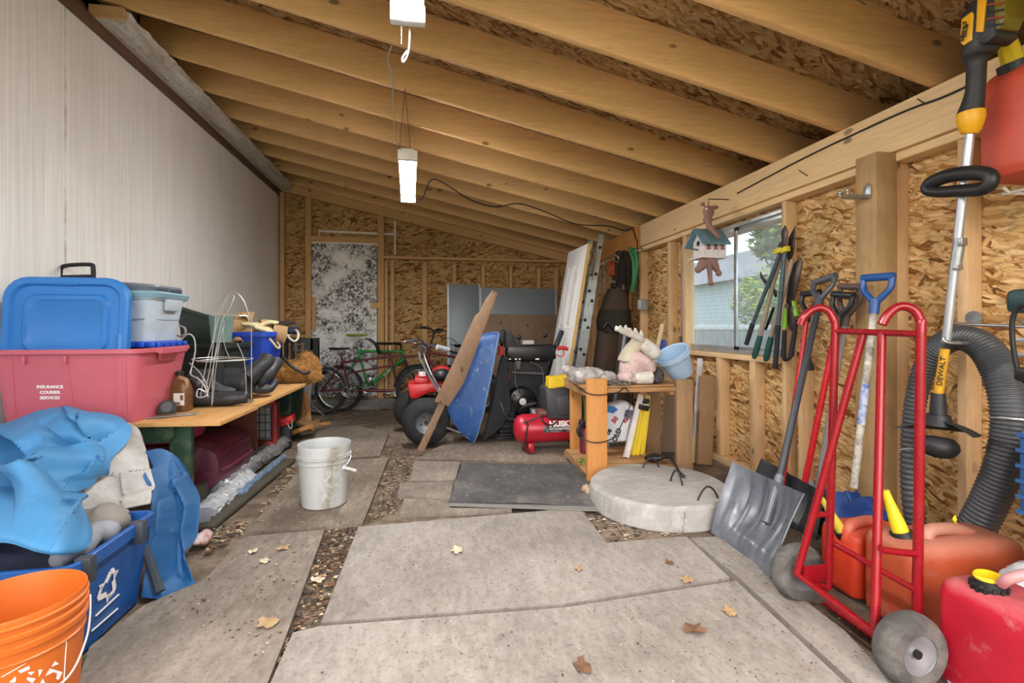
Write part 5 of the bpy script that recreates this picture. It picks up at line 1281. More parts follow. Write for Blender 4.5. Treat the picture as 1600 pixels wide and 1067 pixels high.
# blue tarp / boat cover
def tarp_mat(name, c):
    t = NT(name); v = t.tc(); n = t.noise(v, 3, 6, .6); f = t.noise(v, 16, 6, .7)
    col = t.ramp(n, [(.3, sc(hx(c), .86)), (.7, sc(hx(c), 1.1))]); col = t.mix(t.math('MULTIPLY', t.ramp(f, [(.6, 0), (.72, 1)]), .25), col, hx('#8da0b0'))
    t.col(col); t.rough(.6); t.bump(t.noise(v, 30, 5), .1, .005); return t.m
Mtarp = tarp_mat('sky blue tarp', '#4285b6'); Mtarp2 = tarp_mat('deep blue tarp', '#1d5688'); Mtg = mat('grey tarp lining', '#b0aca7', .8, var=.08, dirt='#7d776f', damt=.5, dscale=7)
r = thing('tarp', 'big crumpled sky-blue tarp heaped over the recycling bin', 'tarp', (-1.6, 2.2, 0))
rows = [px((-90, 640, 2.66), (10, 664, 2.66), (60, 642, 2.64), (100, 634, 2.64), (140, 644, 2.62), (185, 652, 2.62), (208, 668, 2.58)),
 px((-90, 690, 2.42), (8, 690, 2.44), (55, 662, 2.5), (100, 642, 2.5), (140, 652, 2.5), (175, 668, 2.52), (206, 688, 2.52)),
 px((-90, 730, 2.2), (8, 730, 2.25), (48, 690, 2.35), (100, 668, 2.36), (140, 688, 2.4), (165, 705, 2.46), (192, 712, 2.48)),
 px((-90, 770, 2.02), (8, 765, 2.05), (58, 722, 2.30), (98, 700, 2.28), (140, 712, 2.26), (160, 722, 2.3), (182, 735, 2.42)),
 px((-90, 800, 1.88), (8, 790, 1.92), (50, 762, 1.98), (95, 722, 2.14), (118, 742, 2.22), (136, 760, 2.2), (160, 745, 2.32)),
 px((-90, 830, 1.8), (8, 815, 1.82), (58, 800, 1.86), (100, 778, 1.96), (128, 785, 2.02), (140, 785, 2.12), (150, 772, 2.24)),
 px((-90, 860, 1.76), (4, 835, 1.76), (60, 848, 1.75), (95, 850, 1.76), (125, 845, 1.84), (142, 830, 1.93), (148, 806, 2.06)),
 px((-90, 875, 1.76), (0, 848, 1.75), (60, 862, 1.74), (95, 866, 1.75), (125, 862, 1.82), (147, 846, 1.9), (150, 820, 2.02))]
cr1 = [([(160, 722), (136, 764), (124, 752), (112, 730), (100, 714)], .075, 30, 8), ([(148, 672), (164, 700), (163, 718)], .05, 20, 6), ([(20, 678), (44, 690), (58, 712), (52, 730)], .07, 24, 7), ([(90, 708), (60, 722), (42, 730), (-10, 736)], .07, 22, 7), ([(122, 652), (138, 664), (146, 680)], .05, 16, 5), ([(140, 778), (120, 745), (106, 722)], .04, 34, 5)]
cloth(rows, 150, 140, .010, 4.5, .006, 2, cr1).build('top_sheet', Mtarp, r)
rows = [px((200, 660, 2.62), (214, 668, 2.6), (222, 684, 2.6)), px((168, 700, 2.48), (205, 700, 2.52), (229, 708, 2.52)), px((140, 735, 2.34), (196, 732, 2.44), (236, 742, 2.44)), px((112, 772, 2.18), (185, 768, 2.34), (240, 768, 2.38)), px((110, 806, 2.04), (180, 798, 2.24), (236, 786, 2.32))]
cloth(rows, 60, 70, .007, 9, .006, 5, [([(182, 740), (194, 738), (196, 770)], .02, 14, 5), ([(236, 768), (200, 780), (150, 800)], .02, 12, 5)]).build('lining', Mtg, r)['label'] = 'grey lining of the tarp'
rows = [px((226, 704, 2.5), (250, 702, 2.62), (272, 714, 2.64), (286, 742, 2.64)), px((240, 752, 2.46), (262, 742, 2.53), (284, 756, 2.54), (302, 776, 2.53)), px((246, 800, 2.33), (266, 792, 2.43), (286, 802, 2.44), (301, 812, 2.44)), px((240, 845, 2.245), (262, 850, 2.32), (285, 860, 2.36), (296, 868, 2.36)), px((232, 890, 2.2), (258, 900, 2.25), (285, 898, 2.3), (301, 900, 2.27)), px((224, 932, 2.155), (262, 936, 2.14), (285, 927, 2.19), (306, 911, 2.245))]
cloth(rows, 70, 90, .006, 8, .006, 11, [([(268, 830), (266, 785), (248, 756), (236, 742)], .05, 22, 6), ([(300, 870), (290, 830), (296, 790), (282, 752)], .05, 16, 6), ([(250, 900), (248, 850), (262, 800)], .045, 18, 6)]).build('hanging_flap', Mtarp2, r)['label'] = 'darker blue flap hanging to the floor'
mb = MB(); mb.tube(px((217, 836, 2.19), (228, 862, 2.18), (240, 895, 2.17), (250, 925, 2.14)), [.012, .016, .016, .02], 8, sub=4); mb.build('hem', mat('dark webbing', '#3b4148', .8), r)

# orange bucket ------------------------------------------------------------------------
c = (-1.095, 1.507, 0); h = .372
r = thing('bucket', 'orange plastic bucket with white stencil marks at bottom left', 'bucket', c)
Mor = mat('orange plastic', '#d26a22', .42, var=.05, scale=3, dirt='#a8541c', damt=.15)
mb = pail(c, .128, .150, h, [(.255, .262, .004), (.285, .305, .006), (.318, .334, .006), (.346, .356, .005)]); mb.build('shell', Mor, r)
# printed mark on the side facing the camera
def on_pail(px_, py_, out=.0012):
    u, v = (px_-800)/FPX, (HORIZ-py_)/FPX; d = V((SN+u*CS, CS-u*SN, v)); o = V((0, 0, CAM_H))
    f = lambda t: ((o+d*t)-V(c)).xy.length-(.128+.022*(o+d*t).z/h+out)
    t = .6
    while f(t) > 0 and t < 3: t += .002
    return o+d*t
mb = MB()
def tri_strip(pp, w):
    L = [on_pail(*p) for p in pp]; mb.tube(L, w, 6)
tri_strip([(2, 1058), (20, 1048), (40, 1036), (60, 1024), (80, 1013), (96, 1005), (104, 1002)], .0012); tri_strip([(104, 1002), (102, 1030), (100, 1062)], .0012)
for poly in ([(14, 1066), (26, 1055), (56, 1060), (50, 1068)], [(70, 1057), (78, 1044), (98, 1050), (92, 1062)], [(80, 1042), (86, 1033), (92, 1037)], [(28, 1048), (46, 1040), (47, 1045), (32, 1052)], [(43, 1050), (55, 1049), (48, 1055)], [(60, 1046), (67, 1046), (61, 1058)], [(62, 1068), (67, 1060), (71, 1068)]):
    vs = [mb.b.verts.new(on_pail(*p, out=.002)) for p in poly]; mb.b.faces.new(vs)
mb.build('stencil_mark', Mwhitep, r)
mb = MB(); hp = on_pail(139, 930); 
pts = [V((c[0]+.14*math.cos(.75), c[1]+.14*math.sin(.75), .325))]
mb.tube([at(141, 929, Y=1.61), at(141, 955, Y=1.57), at(138, 985, Y=1.5), at(130, 1012, Y=1.43), at(118, 1040, Y=1.38), at(100, 1064, Y=1.345), at(70, 1085, Y=1.33)], .0025, 8, sub=4); mb.build('wire_bail', mat('pale wire', '#e4ded4', .4, .3), r)

# white bucket -----------------------------------------------------------------------------
c = tuple(at(507, 786, Z=.018)); h = .37
def grimy():
    t = NT('grimy white plastic'); v = t.tc(); n = t.noise(t.mp(v, scale=(1, 1, .35)), 7, 8, .75, .5); f = t.noise(v, 34, 6, .75)
    sp = t.node('ShaderNodeSeparateXYZ', Vector=v)
    band = t.ramp(t.math('ABSOLUTE', t.math('ADD', sp.outputs[0], t.math('MULTIPLY', sp.outputs[2], -.12))), [(.0, 1), (.075, 0)])
    k = t.math('MULTIPLY', t.ramp(t.math('MULTIPLY', t.math('ADD', n, f), .5), [(.44, 0), (.54, 1)]), t.math('MAXIMUM', band, .12))
    k = t.math('MULTIPLY', k, t.math('LESS_THAN', sp.outputs[1], .02))
    c_ = t.mix(t.math('MULTIPLY', k, .75), t.ramp(n, [(.3, hx('#b4b6b5')), (.7, hx('#c6c8c8'))]), hx('#71683a'))
    t.col(c_); t.rough(.45); return t.m
r = thing('bucket', 'grimy white plastic bucket standing on the floor sheet', 'bucket', c, .3)
mb = pail((0, 0, 0), .130, .154, h, [(.262, .272, .006), (.292, .302, .008), (.306, .314, .005)]); mb.build('shell', grimy(), r, local=True)
mb = MB(); mb.tube([(.15, -.03, .3), (.135, -.09, .27), (.09, -.145, .24), (.11, -.15, .225), (.16, -.1, .215)], .003, 6, sub=4)
mb.build('wire_bail', Msteel, r, local=True)
mb = MB(); mb.cyl((.09, -.15, .245), (.165, -.105, .205), .009, n=12); mb.build('grip', mat('white grip', '#e4e4e2', .4), r, local=True)
# ================================================================== wheelbarrow tray, plank, snow blower, compressor
Mbt = None
t = NT('chipped blue enamel'); v = t.tc(); n = t.noise(v, 3, 7, .65); f = t.noise(t.mp(v, scale=(1, 1, .6)), 13, 8, .75)
c_ = t.ramp(n, [(.3, hx('#20407a')), (.55, hx('#315a98')), (.75, hx('#5079ae'))]); c_ = t.mix(t.math('MULTIPLY', t.ramp(f, [(.57, 0), (.66, 1)]), .75), c_, hx('#a9b7c6')); c_ = t.mix(t.math('MULTIPLY', t.ramp(t.noise(v, 7, 6), [(.6, 0), (.7, 1)]), .6), c_, hx('#7a6d68'))
t.col(c_); t.rough(.5); t.bump(f, .15, .004); Mbt = t.m
# tray standing on its nose, hollow side turned right
T0, T1 = V((.43, 4.36, .005)), at(779, 521, Y=4.42)
r = thing('wheelbarrow_tray', 'chipped blue wheelbarrow tray standing on its nose behind the leaning plank', 'wheelbarrow tray', (.35, 4.4, 0))
def prof(px_, py_): return at(px_, py_, Y=4.34)
out = [(741, 698), (724, 683), (708, 660), (700, 640), (702, 618), (712, 588), (722, 560), (733, 537), (745, 528), (760, 523), (779, 520)]   # bulged back seen in outline
rim = [(741, 699), (746, 682), (751, 660), (756, 640), (760, 618), (766, 590), (770, 568), (773, 550), (775, 540), (777, 530), (779, 521)]
O = [at(*p, Y=4.36) for p in out]; Rm = [at(*p, Y=4.36) for p in rim]
wid = [.08, .15, .19, .215, .225, .23, .235, .24, .24, .23, .225]
def tray(u, v):
    o, q, w = cr(O, v), cr(Rm, v), 0
    x = v*10; i = min(9, int(x)); w = wid[i]+(wid[i+1]-wid[i])*(x-i)
    s = (u-.5)*2; a = abs(s)
    # across the tray: floor, then side walls sloping out to the rim
    if a < .6: k, ww = 0, a/.6*.62
    else: e = (a-.6)/.4; k = e**1.15; ww = .62+.38*e
    p = o.lerp(q, k); return V((p.x, 4.36+.22+math.copysign(ww, s)*w if s else 4.58, p.z))
mb = MB(); mb.grid(tray, 40, 50); mb.solid(.005); mb.build('tray', Mbt, r)
mb = MB()
for u in (0, 1): mb.tube([tray(u, k/40)+V((.004, 0, 0)) for k in range(41)], .009, 8)
mb.tube([tray(k/20, 1) for k in range(21)], .009, 8); mb.build('rolled_rim', mat('worn blue rim', '#6f8bb0', .5, .3), r)
W_plank = wood('weathered plank', '#8c6f57', 2, dark=.6, grime='#5b4838', gamt=.5)
p, q = at(657, 706, Y=4.2), at(768, 470, Y=4.3); p.z = .03; q2 = at(772, 456, Y=4.33)
r = thing('plank', 'long weathered plank leaning from the floor up over the blue wheelbarrow tray', 'plank', (p.x, p.y, 0))
mb = MB(); mb.bar(p, at(712, 585, Y=4.27), .06, .03, up=(0, -1, .2), bev=.004); mb.build('lower_stick', W_plank, r)
yy = lambda y: 4.24+(630-y)*.0005; mb = MB(); mb.prism([at(x, y, Y=yy(y)) for x, y in ((679, 626), (701, 633), (724, 597), (748, 535), (777, 458), (770, 453), (757, 470), (750, 486), (742, 493), (716, 550))], (0, -.035, -.004), bev=.003); mb.build('broad_board', W_plank, r)

# snow blower -----------------------------------------------------------------------
Y0 = 4.62; B = lambda x, y, Y=Y0: at(x, y, Y=Y)
Mbk = mat('black enamel', '#1a1b1d', .35, .2, var=.2); Mbk2 = mat('dusty black', '#2b2b2d', .65, var=.25); Mrg = mat('red grip', '#d0342f', .4)
r = thing('snow_blower', 'black snow blower with a red left and right lever behind the air compressor', 'snow blower', (.95, 4.9, 0))
mb = MB(); mb.prism([B(793, 541), B(866, 538), B(870, 560), B(862, 564), B(800, 563), B(792, 556)], (0, .14, 0), bev=.015); mb.build('control_panel', Mbk, r)
mb = MB(); mb.box2((B(817, 0).x, Y0-.004, B(0, 543).z), (B(834, 0).x, Y0+.03, B(0, 538).z+.01)); mb.build('panel_label', mat('pale label', '#a5a7a8', .5), r)
for a, b in ((797, 561), (806, 561), (812, 561), (838, 561), (841, 561)):
    mb = MB(); p = B(a, b, Y0-.004); mb.box(p, (.018, .004, .012)); mb.build('marking', Mwhitep, r)
mb = MB(); mb.prism([B(789, 518), B(797, 516), B(803, 524), B(811, 543), B(790, 544)], (0, .1, 0), bev=.01); mb.build('side_shroud', Mbk2, r)
for pts, nm, m, q in (([(811, 538), (811, 530)], 'control_rod', Mbk, .006), ([(844, 540), (852, 527)], 'control_rod', Mbk, .006)):
    mb = MB(); mb.tube(px(*[(x, y, Y0+.06) for x, y in pts]), q, 8); mb.build(nm, m, r)
    mb = MB(); e = pts[-1]; mb.ell(B(e[0], e[1]-3, Y0+.06), (.028, .02, .022)); mb.build('knob', Mbk, r)
for pts, q in (([(786, 516), (784, 540), (786, 560), (800, 600), (820, 650)], .016), ([(878, 517), (868, 540), (862, 565), (848, 610), (835, 650)], .016)):
    mb = MB(); mb.tube(px(*[(x, y, Y0+.0+i*.12) for i, (x, y) in enumerate(pts)]), q, 10, sub=3); mb.build('handle_bar', Mbk, r)
for a, b in (((786, 516), (784, 536)), ((878, 517), (869, 540))):
    mb = MB(); mb.cyl(B(*a), B(*b), .026, n=14); mb.build('grip', Mrub, r)
mb = MB(); mb.tube([B(782, 541), B(783, 547), B(782, 555)], .026, 10); mb.build('red_lever', Mrg, r)
mb = MB(); mb.tube([B(871, 545), B(880, 543), B(887, 546)], .02, 10, sub=2); mb.tube([B(880, 546), B(882, 553), B(876, 557), B(870, 554)], .006, 6, sub=3); mb.build('red_lever', Mrg, r)
mb = MB(); mb.prism([B(790, 564, Y0+.1), B(860, 564, Y0+.1), B(852, 618, Y0+.2), B(845, 662, Y0+.15), B(795, 662, Y0+.15), B(786, 620, Y0+.2)], (0, .45, 0), bev=.03); mb.build('engine_housing', Mbk2, r)
cst = B(815, 626, Y0+.06); mb = MB().lathe([(.135, -.14), (.14, 0), (.125, .03), (.07, .045), (.045, .05), (.04, .055), (0, .058)], cst, (0, -1, 0), 40); sh = mb.build('recoil_cover', Mbk, r)
mb = MB().lathe([(.03, .06), (.034, .062), (.022, .064), (.018, .061), (.014, .064), (0, .066)], cst, (0, -1, 0), 24); mb.build('recoil_hub', mat('white ring', '#cfd0d0', .5), sh)
mb = MB()
for k in range(10): a = 2*PI*k/10; mb.box(cst+V((.095*math.cos(a), -.035, .095*math.sin(a))), (.035, .012, .012), rot=(0, -a, 0), bev=.003)
mb.build('cooling_slots', mat('black slot', '#0c0c0d', .6), sh)
mb = MB(); mb.box(B(835, 644, Y0+.02), (.10, .08, .10), bev=.01); mb.tube([B(812, 640, Y0+.04), B(822, 633, Y0), B(838, 630, Y0)], .015, 8, sub=3); mb.build('carburettor_box', mat('grimy grey metal', '#55524e', .5, .5, var=.35), r)
mb = MB(); p = B(836, 644, Y0-.025); mb.box(p, (.06, .003, .05)); mb.build('white_label', mat('pale blue label', '#c9d6e2', .5, var=.15, scale=60), r)
mb = MB(); mb.tube([B(776, 612, Y0-.1), B(780, 620, Y0-.1), B(787, 643, Y0-.12), B(797, 655, Y0-.12), B(830, 654, Y0-.12), B(860, 648, Y0-.1)], .014, 10, sub=3); mb.build('guard_bar', Msteel if False else mat('dark steel tube', '#4a4a4c', .4, .7), r)
mb = MB(); mb.tube([B(805, 565, Y0+.04), B(805, 600, Y0+.04), B(812, 612, Y0+.05)], .006, 6); mb.tube([B(800, 582, Y0+.04), B(850, 584, Y0+.05)], .012, 8); mb.tube([B(828, 565, Y0+.04), B(846, 575, Y0+.04), B(850, 600, Y0+.05)], .006, 6, sub=3); mb.build('cable_run', mat('grey cable', '#58585a', .5), r)
mb = MB(); mb.lathe([(0, 0), (.03, 0), (.03, .04), (.02, .05), (0, .05)], B(792, 588, Y0+.08), (0, -1, 0), 16); mb.build('fuel_cap', mat('dark red cap', '#7d2a2a', .5), r)
mb = MB(); mb.prism([B(806, 564, Y0-.005), B(814, 564, Y0-.005), B(812, 577, Y0-.005), B(807, 577, Y0-.005)], (0, .03, 0)); mb.build('switch_box', mat('grey switch', '#4c4d50', .5), r)
for yy, xx in ((4.62, .77), (4.62, 1.15)):
    cw = V((xx, 4.75, .2)); mb = MB().lathe([(.09, -.06), (.19, -.065), (.205, -.04), (.205, .04), (.19, .065), (.09, .06)], cw, (1, 0, 0), 40)
    for k in range(18): a = 2*PI*k/18; mb.box(cw+V((0, .2*math.cos(a), .2*math.sin(a))), (.13, .03, .02), rot=(a-PI/2, 0, 0), bev=.004)
    w = mb.build('wheel', Mtyre, r)
    mb = MB().lathe([(0, -.04), (.09, -.05), (.095, .05), (0, .04)], cw, (1, 0, 0), 24); mb.build('wheel_hub', Mbk2, w)
mb = MB(); mb.box2((.70, 5.1, .03), (1.25, 5.45, .5), bev=.04); mb.build('auger_housing', Mbk2, r)
# tyre chain on the floor side of the left wheel
mb = MB(); cw = V((.765, 4.72, .2))
for k in range(26):
    a = 2*PI*k/26; mb.tube([cw+V((.08*math.cos(b), .215*math.cos(a)+.012*math.sin(b)*math.sin(a), .215*math.sin(a))) for b in (0, PI/2, PI, 3*PI/2)], .004, 5, closed=True)
mb.build('tyre_chain', mat('dark chain', '#3b3b3d', .5, .6), r)
mb = MB(); mb.prism([at(x, y, Y=4.50) for x, y in ((753, 690), (770, 630), (777, 580), (784, 556), (792, 558), (798, 640), (786, 668))], (0, .06, 0), bev=.015); mb.jitter(.012, 9)
one(mb, 'black_tarp', mat('black cloth', '#26272a', .9, var=.25, bump=.3), 'black cloth hanging between the blue tray and the snow blower', 'cloth')

# air compressor -------------------------------------------------------------------------
Mcr = mat('compressor red', '#b32033', .32, .1, var=.08, scale=3)
cz, cyy, R = .205, 4.13, .125
xa = at(805, 680, Y=4.05).x; xb = xa+.72
r = thing('air_compressor', 'red tank air compressor with a black motor shroud', 'air compressor', ((xa+xb)/2, cyy, 0))
mb = MB().lathe([(0, 0), (.05, .003), (.09, .018), (.115, .045), (R, .085), (R, .635), (.115, .675), (.09, .702), (.05, .717), (0, .72)], (xa, cyy, cz), (1, 0, 0), 48); mb.build('tank', Mcr, r)
fx = at(829, 705, Y=4.05).x
mb = MB(); mb.prism([(fx-.025, cyy-.11, .095), (fx+.025, cyy-.11, .095), (fx+.03, cyy-.11, .01), (fx-.03, cyy-.11, .01)], (0, .22, 0), bev=.006); mb.build('foot', Mcr, r)
mb = MB(); mb.box((fx, cyy, .006), (.07, .24, .014), bev=.004); mb.build('foot_pad', Mrub, r)
for s in (-1, 1): mb = MB().lathe([(.02, -.02), (.07, -.022), (.075, 0), (.07, .022), (.02, .02)], (xb-.12, cyy+s*.16, .075), (0, 1, 0), 28); mb.build('wheel', Mrub, r)
# printed label wraps the tank's front
def on_tank(x, a, o=.0015): return V((x, cyy-(R+o)*math.cos(a), cz+(R+o)*math.sin(a)))
x0 = at(848, 680, Y=4.02).x; x1 = at(893, 680, Y=4.02).x+.06
mb = MB(); mb.grid(lambda u, v: on_tank(x0+(x1-x0)*u, -.12+.42*v), 6, 10); mb.build('label_panel', mat('black label', '#26282b', .5, dirt='#9a9c9c', damt=.55, dscale=22), r)
xm = (x0+x1)/2; 
text('HUSKY', 'lettering', Mwhitep, r, frame(on_tank(at(877, 668, Y=4.02).x, .42, .003), (1, 0, 0), (0, math.sin(.42), math.cos(.42))), .068, .0015, .003, label='white brand lettering')
text('Air Compressor', 'lettering', Mwhitep, r, frame(on_tank(at(874, 676, Y=4.02).x, .12, .003), (1, 0, 0), (0, math.sin(.12), math.cos(.12))), .028, .001, label='white small lettering')
mb = MB(); Bc = lambda x, y, Y=4.0: at(x, y, Y=Y); mb.prism([Bc(852, 609), Bc(860, 603), Bc(918, 600), Bc(922, 655), Bc(857, 655)], (0, .25, 0), bev=.018); mb.build('motor_shroud', mat('charcoal shroud', '#3a3c40', .5, var=.08), r)
mb = MB(); mb.prism([Bc(868, 620, 3.992), Bc(910, 612, 3.992), Bc(913, 645, 3.992), Bc(872, 648, 3.992)], (0, -.012, 0), bev=.006); mb.build('shroud_panel', mat('charcoal shroud', '#3a3c40', .5), r)
mb = MB(); mb.box(((xa+xb)/2+.05, cyy, .345), (.4, .16, .035), bev=.005); mb.build('mount_plate', mat('dull red plate', '#74423c', .6), r)
mb = MB(); mb.tube([Bc(818, 660, 3.98), Bc(825, 663, 3.97), Bc(822, 680, 3.97), Bc(824, 700, 3.99), (fx-.01, 3.97, .02)], .006, 8, sub=4); mb.tube([Bc(845, 648, 3.98), Bc(850, 660, 3.96), Bc(862, 664, 3.97), Bc(873, 656, 3.97)], .007, 8, sub=4); mb.tube([Bc(818, 660, 3.98), Bc(835, 655, 3.98), Bc(845, 648, 3.98)], .007, 8, sub=4); mb.build('power_cord', Mcordk, r)
# yellow bag on the shroud
mb = MB(); P = px((858, 590, 4.02), (884, 587, 4.02), (906, 586, 4.02), (912, 597, 3.99), (892, 603, 3.98), (857, 609, 3.98)); mb.prism(P, (0, .14, 0), bev=.01); mb = blob(mb, .01, 2, .008, 14)
one(mb, 'yellow_bag', mat('yellow plastic sheet', '#d7b41f', .4, var=.12), 'yellow plastic bag draped on the compressor shroud', 'bag')

# panelled white door leaning -------------------------------------------------------------------
Mdoor = mat('off white door paint', '#dedede', .5, var=.05, dirt='#b9b6ae', damt=.3)
TN, TF = at(918, 381, X=1.64), at(888, 394, X=1.62)
bn, bf = V((1.33, TN.y+.05, .005)), V((1.31, TF.y+.07, .005))
TN.z = TF.z = (TN.z+TF.z)/2
r = thing('panel_door', 'white panelled door leaning on its side edge beside the ladders', 'door', ((bn.x+bf.x)/2, (bn.y+bf.y)/2, 0))
nrm = (TF-bn).cross(bf-bn).normalized(); nrm = nrm if nrm.x < 0 else -nrm
mb = MB(); mb.prism([bn, bf, TF, TN], -nrm*.035, bev=.002); mb.build('slab', Mdoor, r)
def dq(u, v): return bn.lerp(bf, u).lerp(TN.lerp(TF, u), v)
for (u0, u1, v0, v1) in ((.2, .45, .55, .9), (.55, .8, .55, .9), (.2, .45, .12, .46), (.55, .8, .12, .46)):
    mb = MB(); c4 = [dq(u0, v0), dq(u1, v0), dq(u1, v1), dq(u0, v1)]; mb.tube([c+nrm*.001 for c in c4], .006, 6, closed=True)
    i4 = [dq(u0+.04, v0+.02), dq(u1-.04, v0+.02), dq(u1-.04, v1-.02), dq(u0+.04, v1-.02)]; mb.prism([c+nrm*.0 for c in i4], nrm*.006, bev=.002); mb.build('raised_panel', Mdoor, r)
mb = MB(); a, b = bn-nrm*.02, TN-nrm*.02; mb.bar(a+V((0, -.004, 0)), b+V((0, -.004, 0)), .034, .008, up=(0, -1, 0)); mb.build('bare_edge', wood('bare door edge', '#c9a566', 2, knots=False), r)

# ladders ----------------------------------------------------------------------------------------
def ladder(label, p0, p1, sep, rw, rd, m, nr, name='ladder', holes=True):
    r = thing(name, label, 'ladder', (p0.x, p0.y, 0), group='aluminium ladders leaning in the corner')
    for s in (0, sep):
        o = V((0, s, 0)); mb = MB(); d = (p1-p0).normalized(); n = V((d.z, 0, -d.x))
        mb.bar(p0+o, p1+o, .008, rw, up=n)
        for k in (-1, 1): mb.bar(p0+o+n*k*rw/2+V((0, rd/2 if s == 0 else -rd/2, 0)), p1+o+n*k*rw/2+V((0, rd/2 if s == 0 else -rd/2, 0)), rd, .006, up=n)
        rl = mb.build('rail', m, r)
    for k in range(nr):
        c = p0.lerp(p1, (k+.6)/(nr+.1)); mb = MB(); mb.cyl(c+V((0, -.006, 0)), c+V((0, sep+.006, 0)), .016, n=12); mb.build('rung', m, r)
        mb = MB(); mb.cyl(c+V((0, -.012, 0)), c+V((0, -.005, 0)), .019, n=12); mb.build('rung_end', Mblack, r)
    return r
tp, bp = at(940, 366, X=1.93), at(905, 640, X=1.62)
p1 = V((1.93, tp.y, tp.z)); bp = V((1.60, tp.y, .01)); ladder('tallest aluminium ladder, rails reaching up to the rafters', bp, p1, .38, .055, .022, Malu, 7)
t2 = at(924, 432, X=1.80); ladder('middle aluminium ladder, shorter, left of the tallest', V((1.54, t2.y, .01)), V((1.80, t2.y, t2.z)), .36, .045, .02, Malu, 5)
t3 = at(911, 440, X=1.73); ladder('thin aluminium ladder squeezed next to the white door', V((1.50, t3.y, .01)), V((1.73, t3.y, t3.z)), .34, .035, .02, Malu, 5)
L = px((921, 395, 4.98), (927, 392, 4.98), (929, 405, 4.97), (922, 425, 4.97), (917, 440, 4.97), (920, 428, 4.96), (926, 410, 4.95), (931, 402, 4.96), (928, 425, 4.95), (925, 438, 4.95))
mb = MB(); mb.tube(L, .008, 8, sub=5); one(mb, 'rope_hank', mat('grey rope', '#8f8d88', .85), 'grey rope hanging in loops between the ladders', 'rope')

# chest waders hanging -------------------------------------------------------------------------------
Mwad = mat('brown neoprene', '#4d3f36', .75, var=.15, bump=.15); Mwad2 = mat('dark olive cloth', '#302c29', .8, var=.2)
Yw = 5.3; Wd = lambda x, y, Y=Yw: at(x, y, Y=Y)
r = thing('chest_waders', 'brown chest waders hanging from the beam beside the ladders', 'waders', tuple(Wd(962, 600)))
def garm(profile, dep, m, name, Yc=Yw):
    L = []
    for xl, xr, y in profile:
        a, b = at(xl, y, Y=Yc), at(xr, y, Y=Yc); c = (a+b)/2; w = (b.x-a.x)/2
        L.append([(c.x+w*math.cos(2*PI*k/28), Yc+dep*math.sin(2*PI*k/28), c.z) for k in range(28)])
    mb = MB().loft(L)
    for v in mb.b.verts: v.co += noise.noise_vector(v.co*V((7, 7, 2.5)))*.022
    return mb.build(name, m, r)
garm([(951, 979, 450), (945, 982, 462), (940, 984, 480), (936, 985, 500), (934, 984, 515)], .10, Mwad, 'bib')
garm([(938, 983, 484), (933, 985, 500), (934, 984, 514), (940, 980, 520)], .125, Mwad2, 'chest_pocket', Yw-.03)
garm([(936, 968, 505), (929, 964, 550), (922, 957, 610), (916, 951, 670)], .09, Mwad, 'leg')
garm([(953, 987, 505), (951, 988, 550), (947, 986, 610), (944, 984, 670)], .09, Mwad, 'leg', Yw+.03)
garm([(962, 984, 394), (959, 986, 425), (952, 985, 455), (949, 984, 470)], .07, Mwad2, 'upper_bib', Yw+.03)
mb = MB(); L = px((970, 393, 5.25), (964, 410, 5.25), (963, 432, 5.24), (958, 450, 5.22)); mb.tube(L, .035, 10, sub=3); L = px((972, 393, 5.3), (982, 410, 5.28), (982, 440, 5.26), (977, 455, 5.24)); mb.tube(L, .032, 10, sub=3); mb.build('shoulder_straps', Mwad2, r)
mb = MB(); mb.box(Wd(958, 440, 5.15), (.06, .02, .03), bev=.004); mb.box(Wd(974, 449, 5.15), (.03, .02, .06), bev=.004); mb.build('buckle', mat('grey buckle', '#6d7073', .4, .4), r)
mb = MB(); mb.tube([Wd(956, 512, 5.12)+V((-.1, 0, 0)), Wd(950, 503, 5.11), Wd(960, 512, 5.1)+V((0, 0, -.02)), Wd(968, 516, 5.1)], .016, 8, sub=3); mb.build('belt', Mblack, r)
# orange clamps on wire, green strap, grey box
p = Wd(955, 418, 5.2)
r = thing('bungee_cords', 'bundle of orange-red bungee hooks hanging beside the wader straps', 'bungee cords', tuple(p))
for k in range(4):
    mb = MB(); x = Wd(950+k*3.2, 408, 5.2).x; mb.tube([(x, 5.2, p.z+.07), (x-.01, 5.18, p.z), (x+.005, 5.2, p.z-.09)], .009, 8, sub=3); mb.build('cord', mat('orange red cord', '#a4482d', .7, var=.2), r)
mb = MB(); mb.tube(px((945, 415, 5.2), (950, 408, 5.2), (958, 406, 5.2), (966, 410, 5.2), (966, 402, 5.22), (958, 398, 5.22), (946, 404, 5.22)), .007, 6, sub=4); mb.build('hook_wire', Msteel, r)
mb = MB(); mb.tube([at(x, y, Y=5.35) for x, y in ((947, 408), (940, 425), (938, 445), (941, 460), (947, 470), (945, 455), (943, 438), (948, 420))], .007, 8, sub=5); one(mb, 'wire_loop', mat('grey wire', '#77797b', .4, .6), 'grey wire loop hanging between the tallest ladder and the waders', 'wire')
xg = 2.20; L = [at(x, y, X=xg) for x, y in ((984, 388), (990, 392), (995, 402), (994, 425), (990, 448), (988, 455), (990, 440), (991, 420), (989, 402), (985, 394))]
mb = MB(); mb.tube(L, .020, 8, sub=4); hk = at(986, 388, X=2.2); mb.tube([hk, (2.34, hk.y, hk.z)], .005, 6); one(mb, 'garden_hose', mat('green hose', '#2f7a4e', .5, var=.12), 'short loop of green hose hanging right of the waders', 'hose')
p = at(998, 476, X=2.29)
r = thing('junction_box', 'small grey electrical box on the stud below the beam', 'electrical box', (2.33, p.y, p.z-.05))
mb = MB(); mb.box((2.337, p.y, p.z), (.07, .10, .115), bev=.004); mb.build('box', mat('grey pvc', '#8a929b', .5), r)
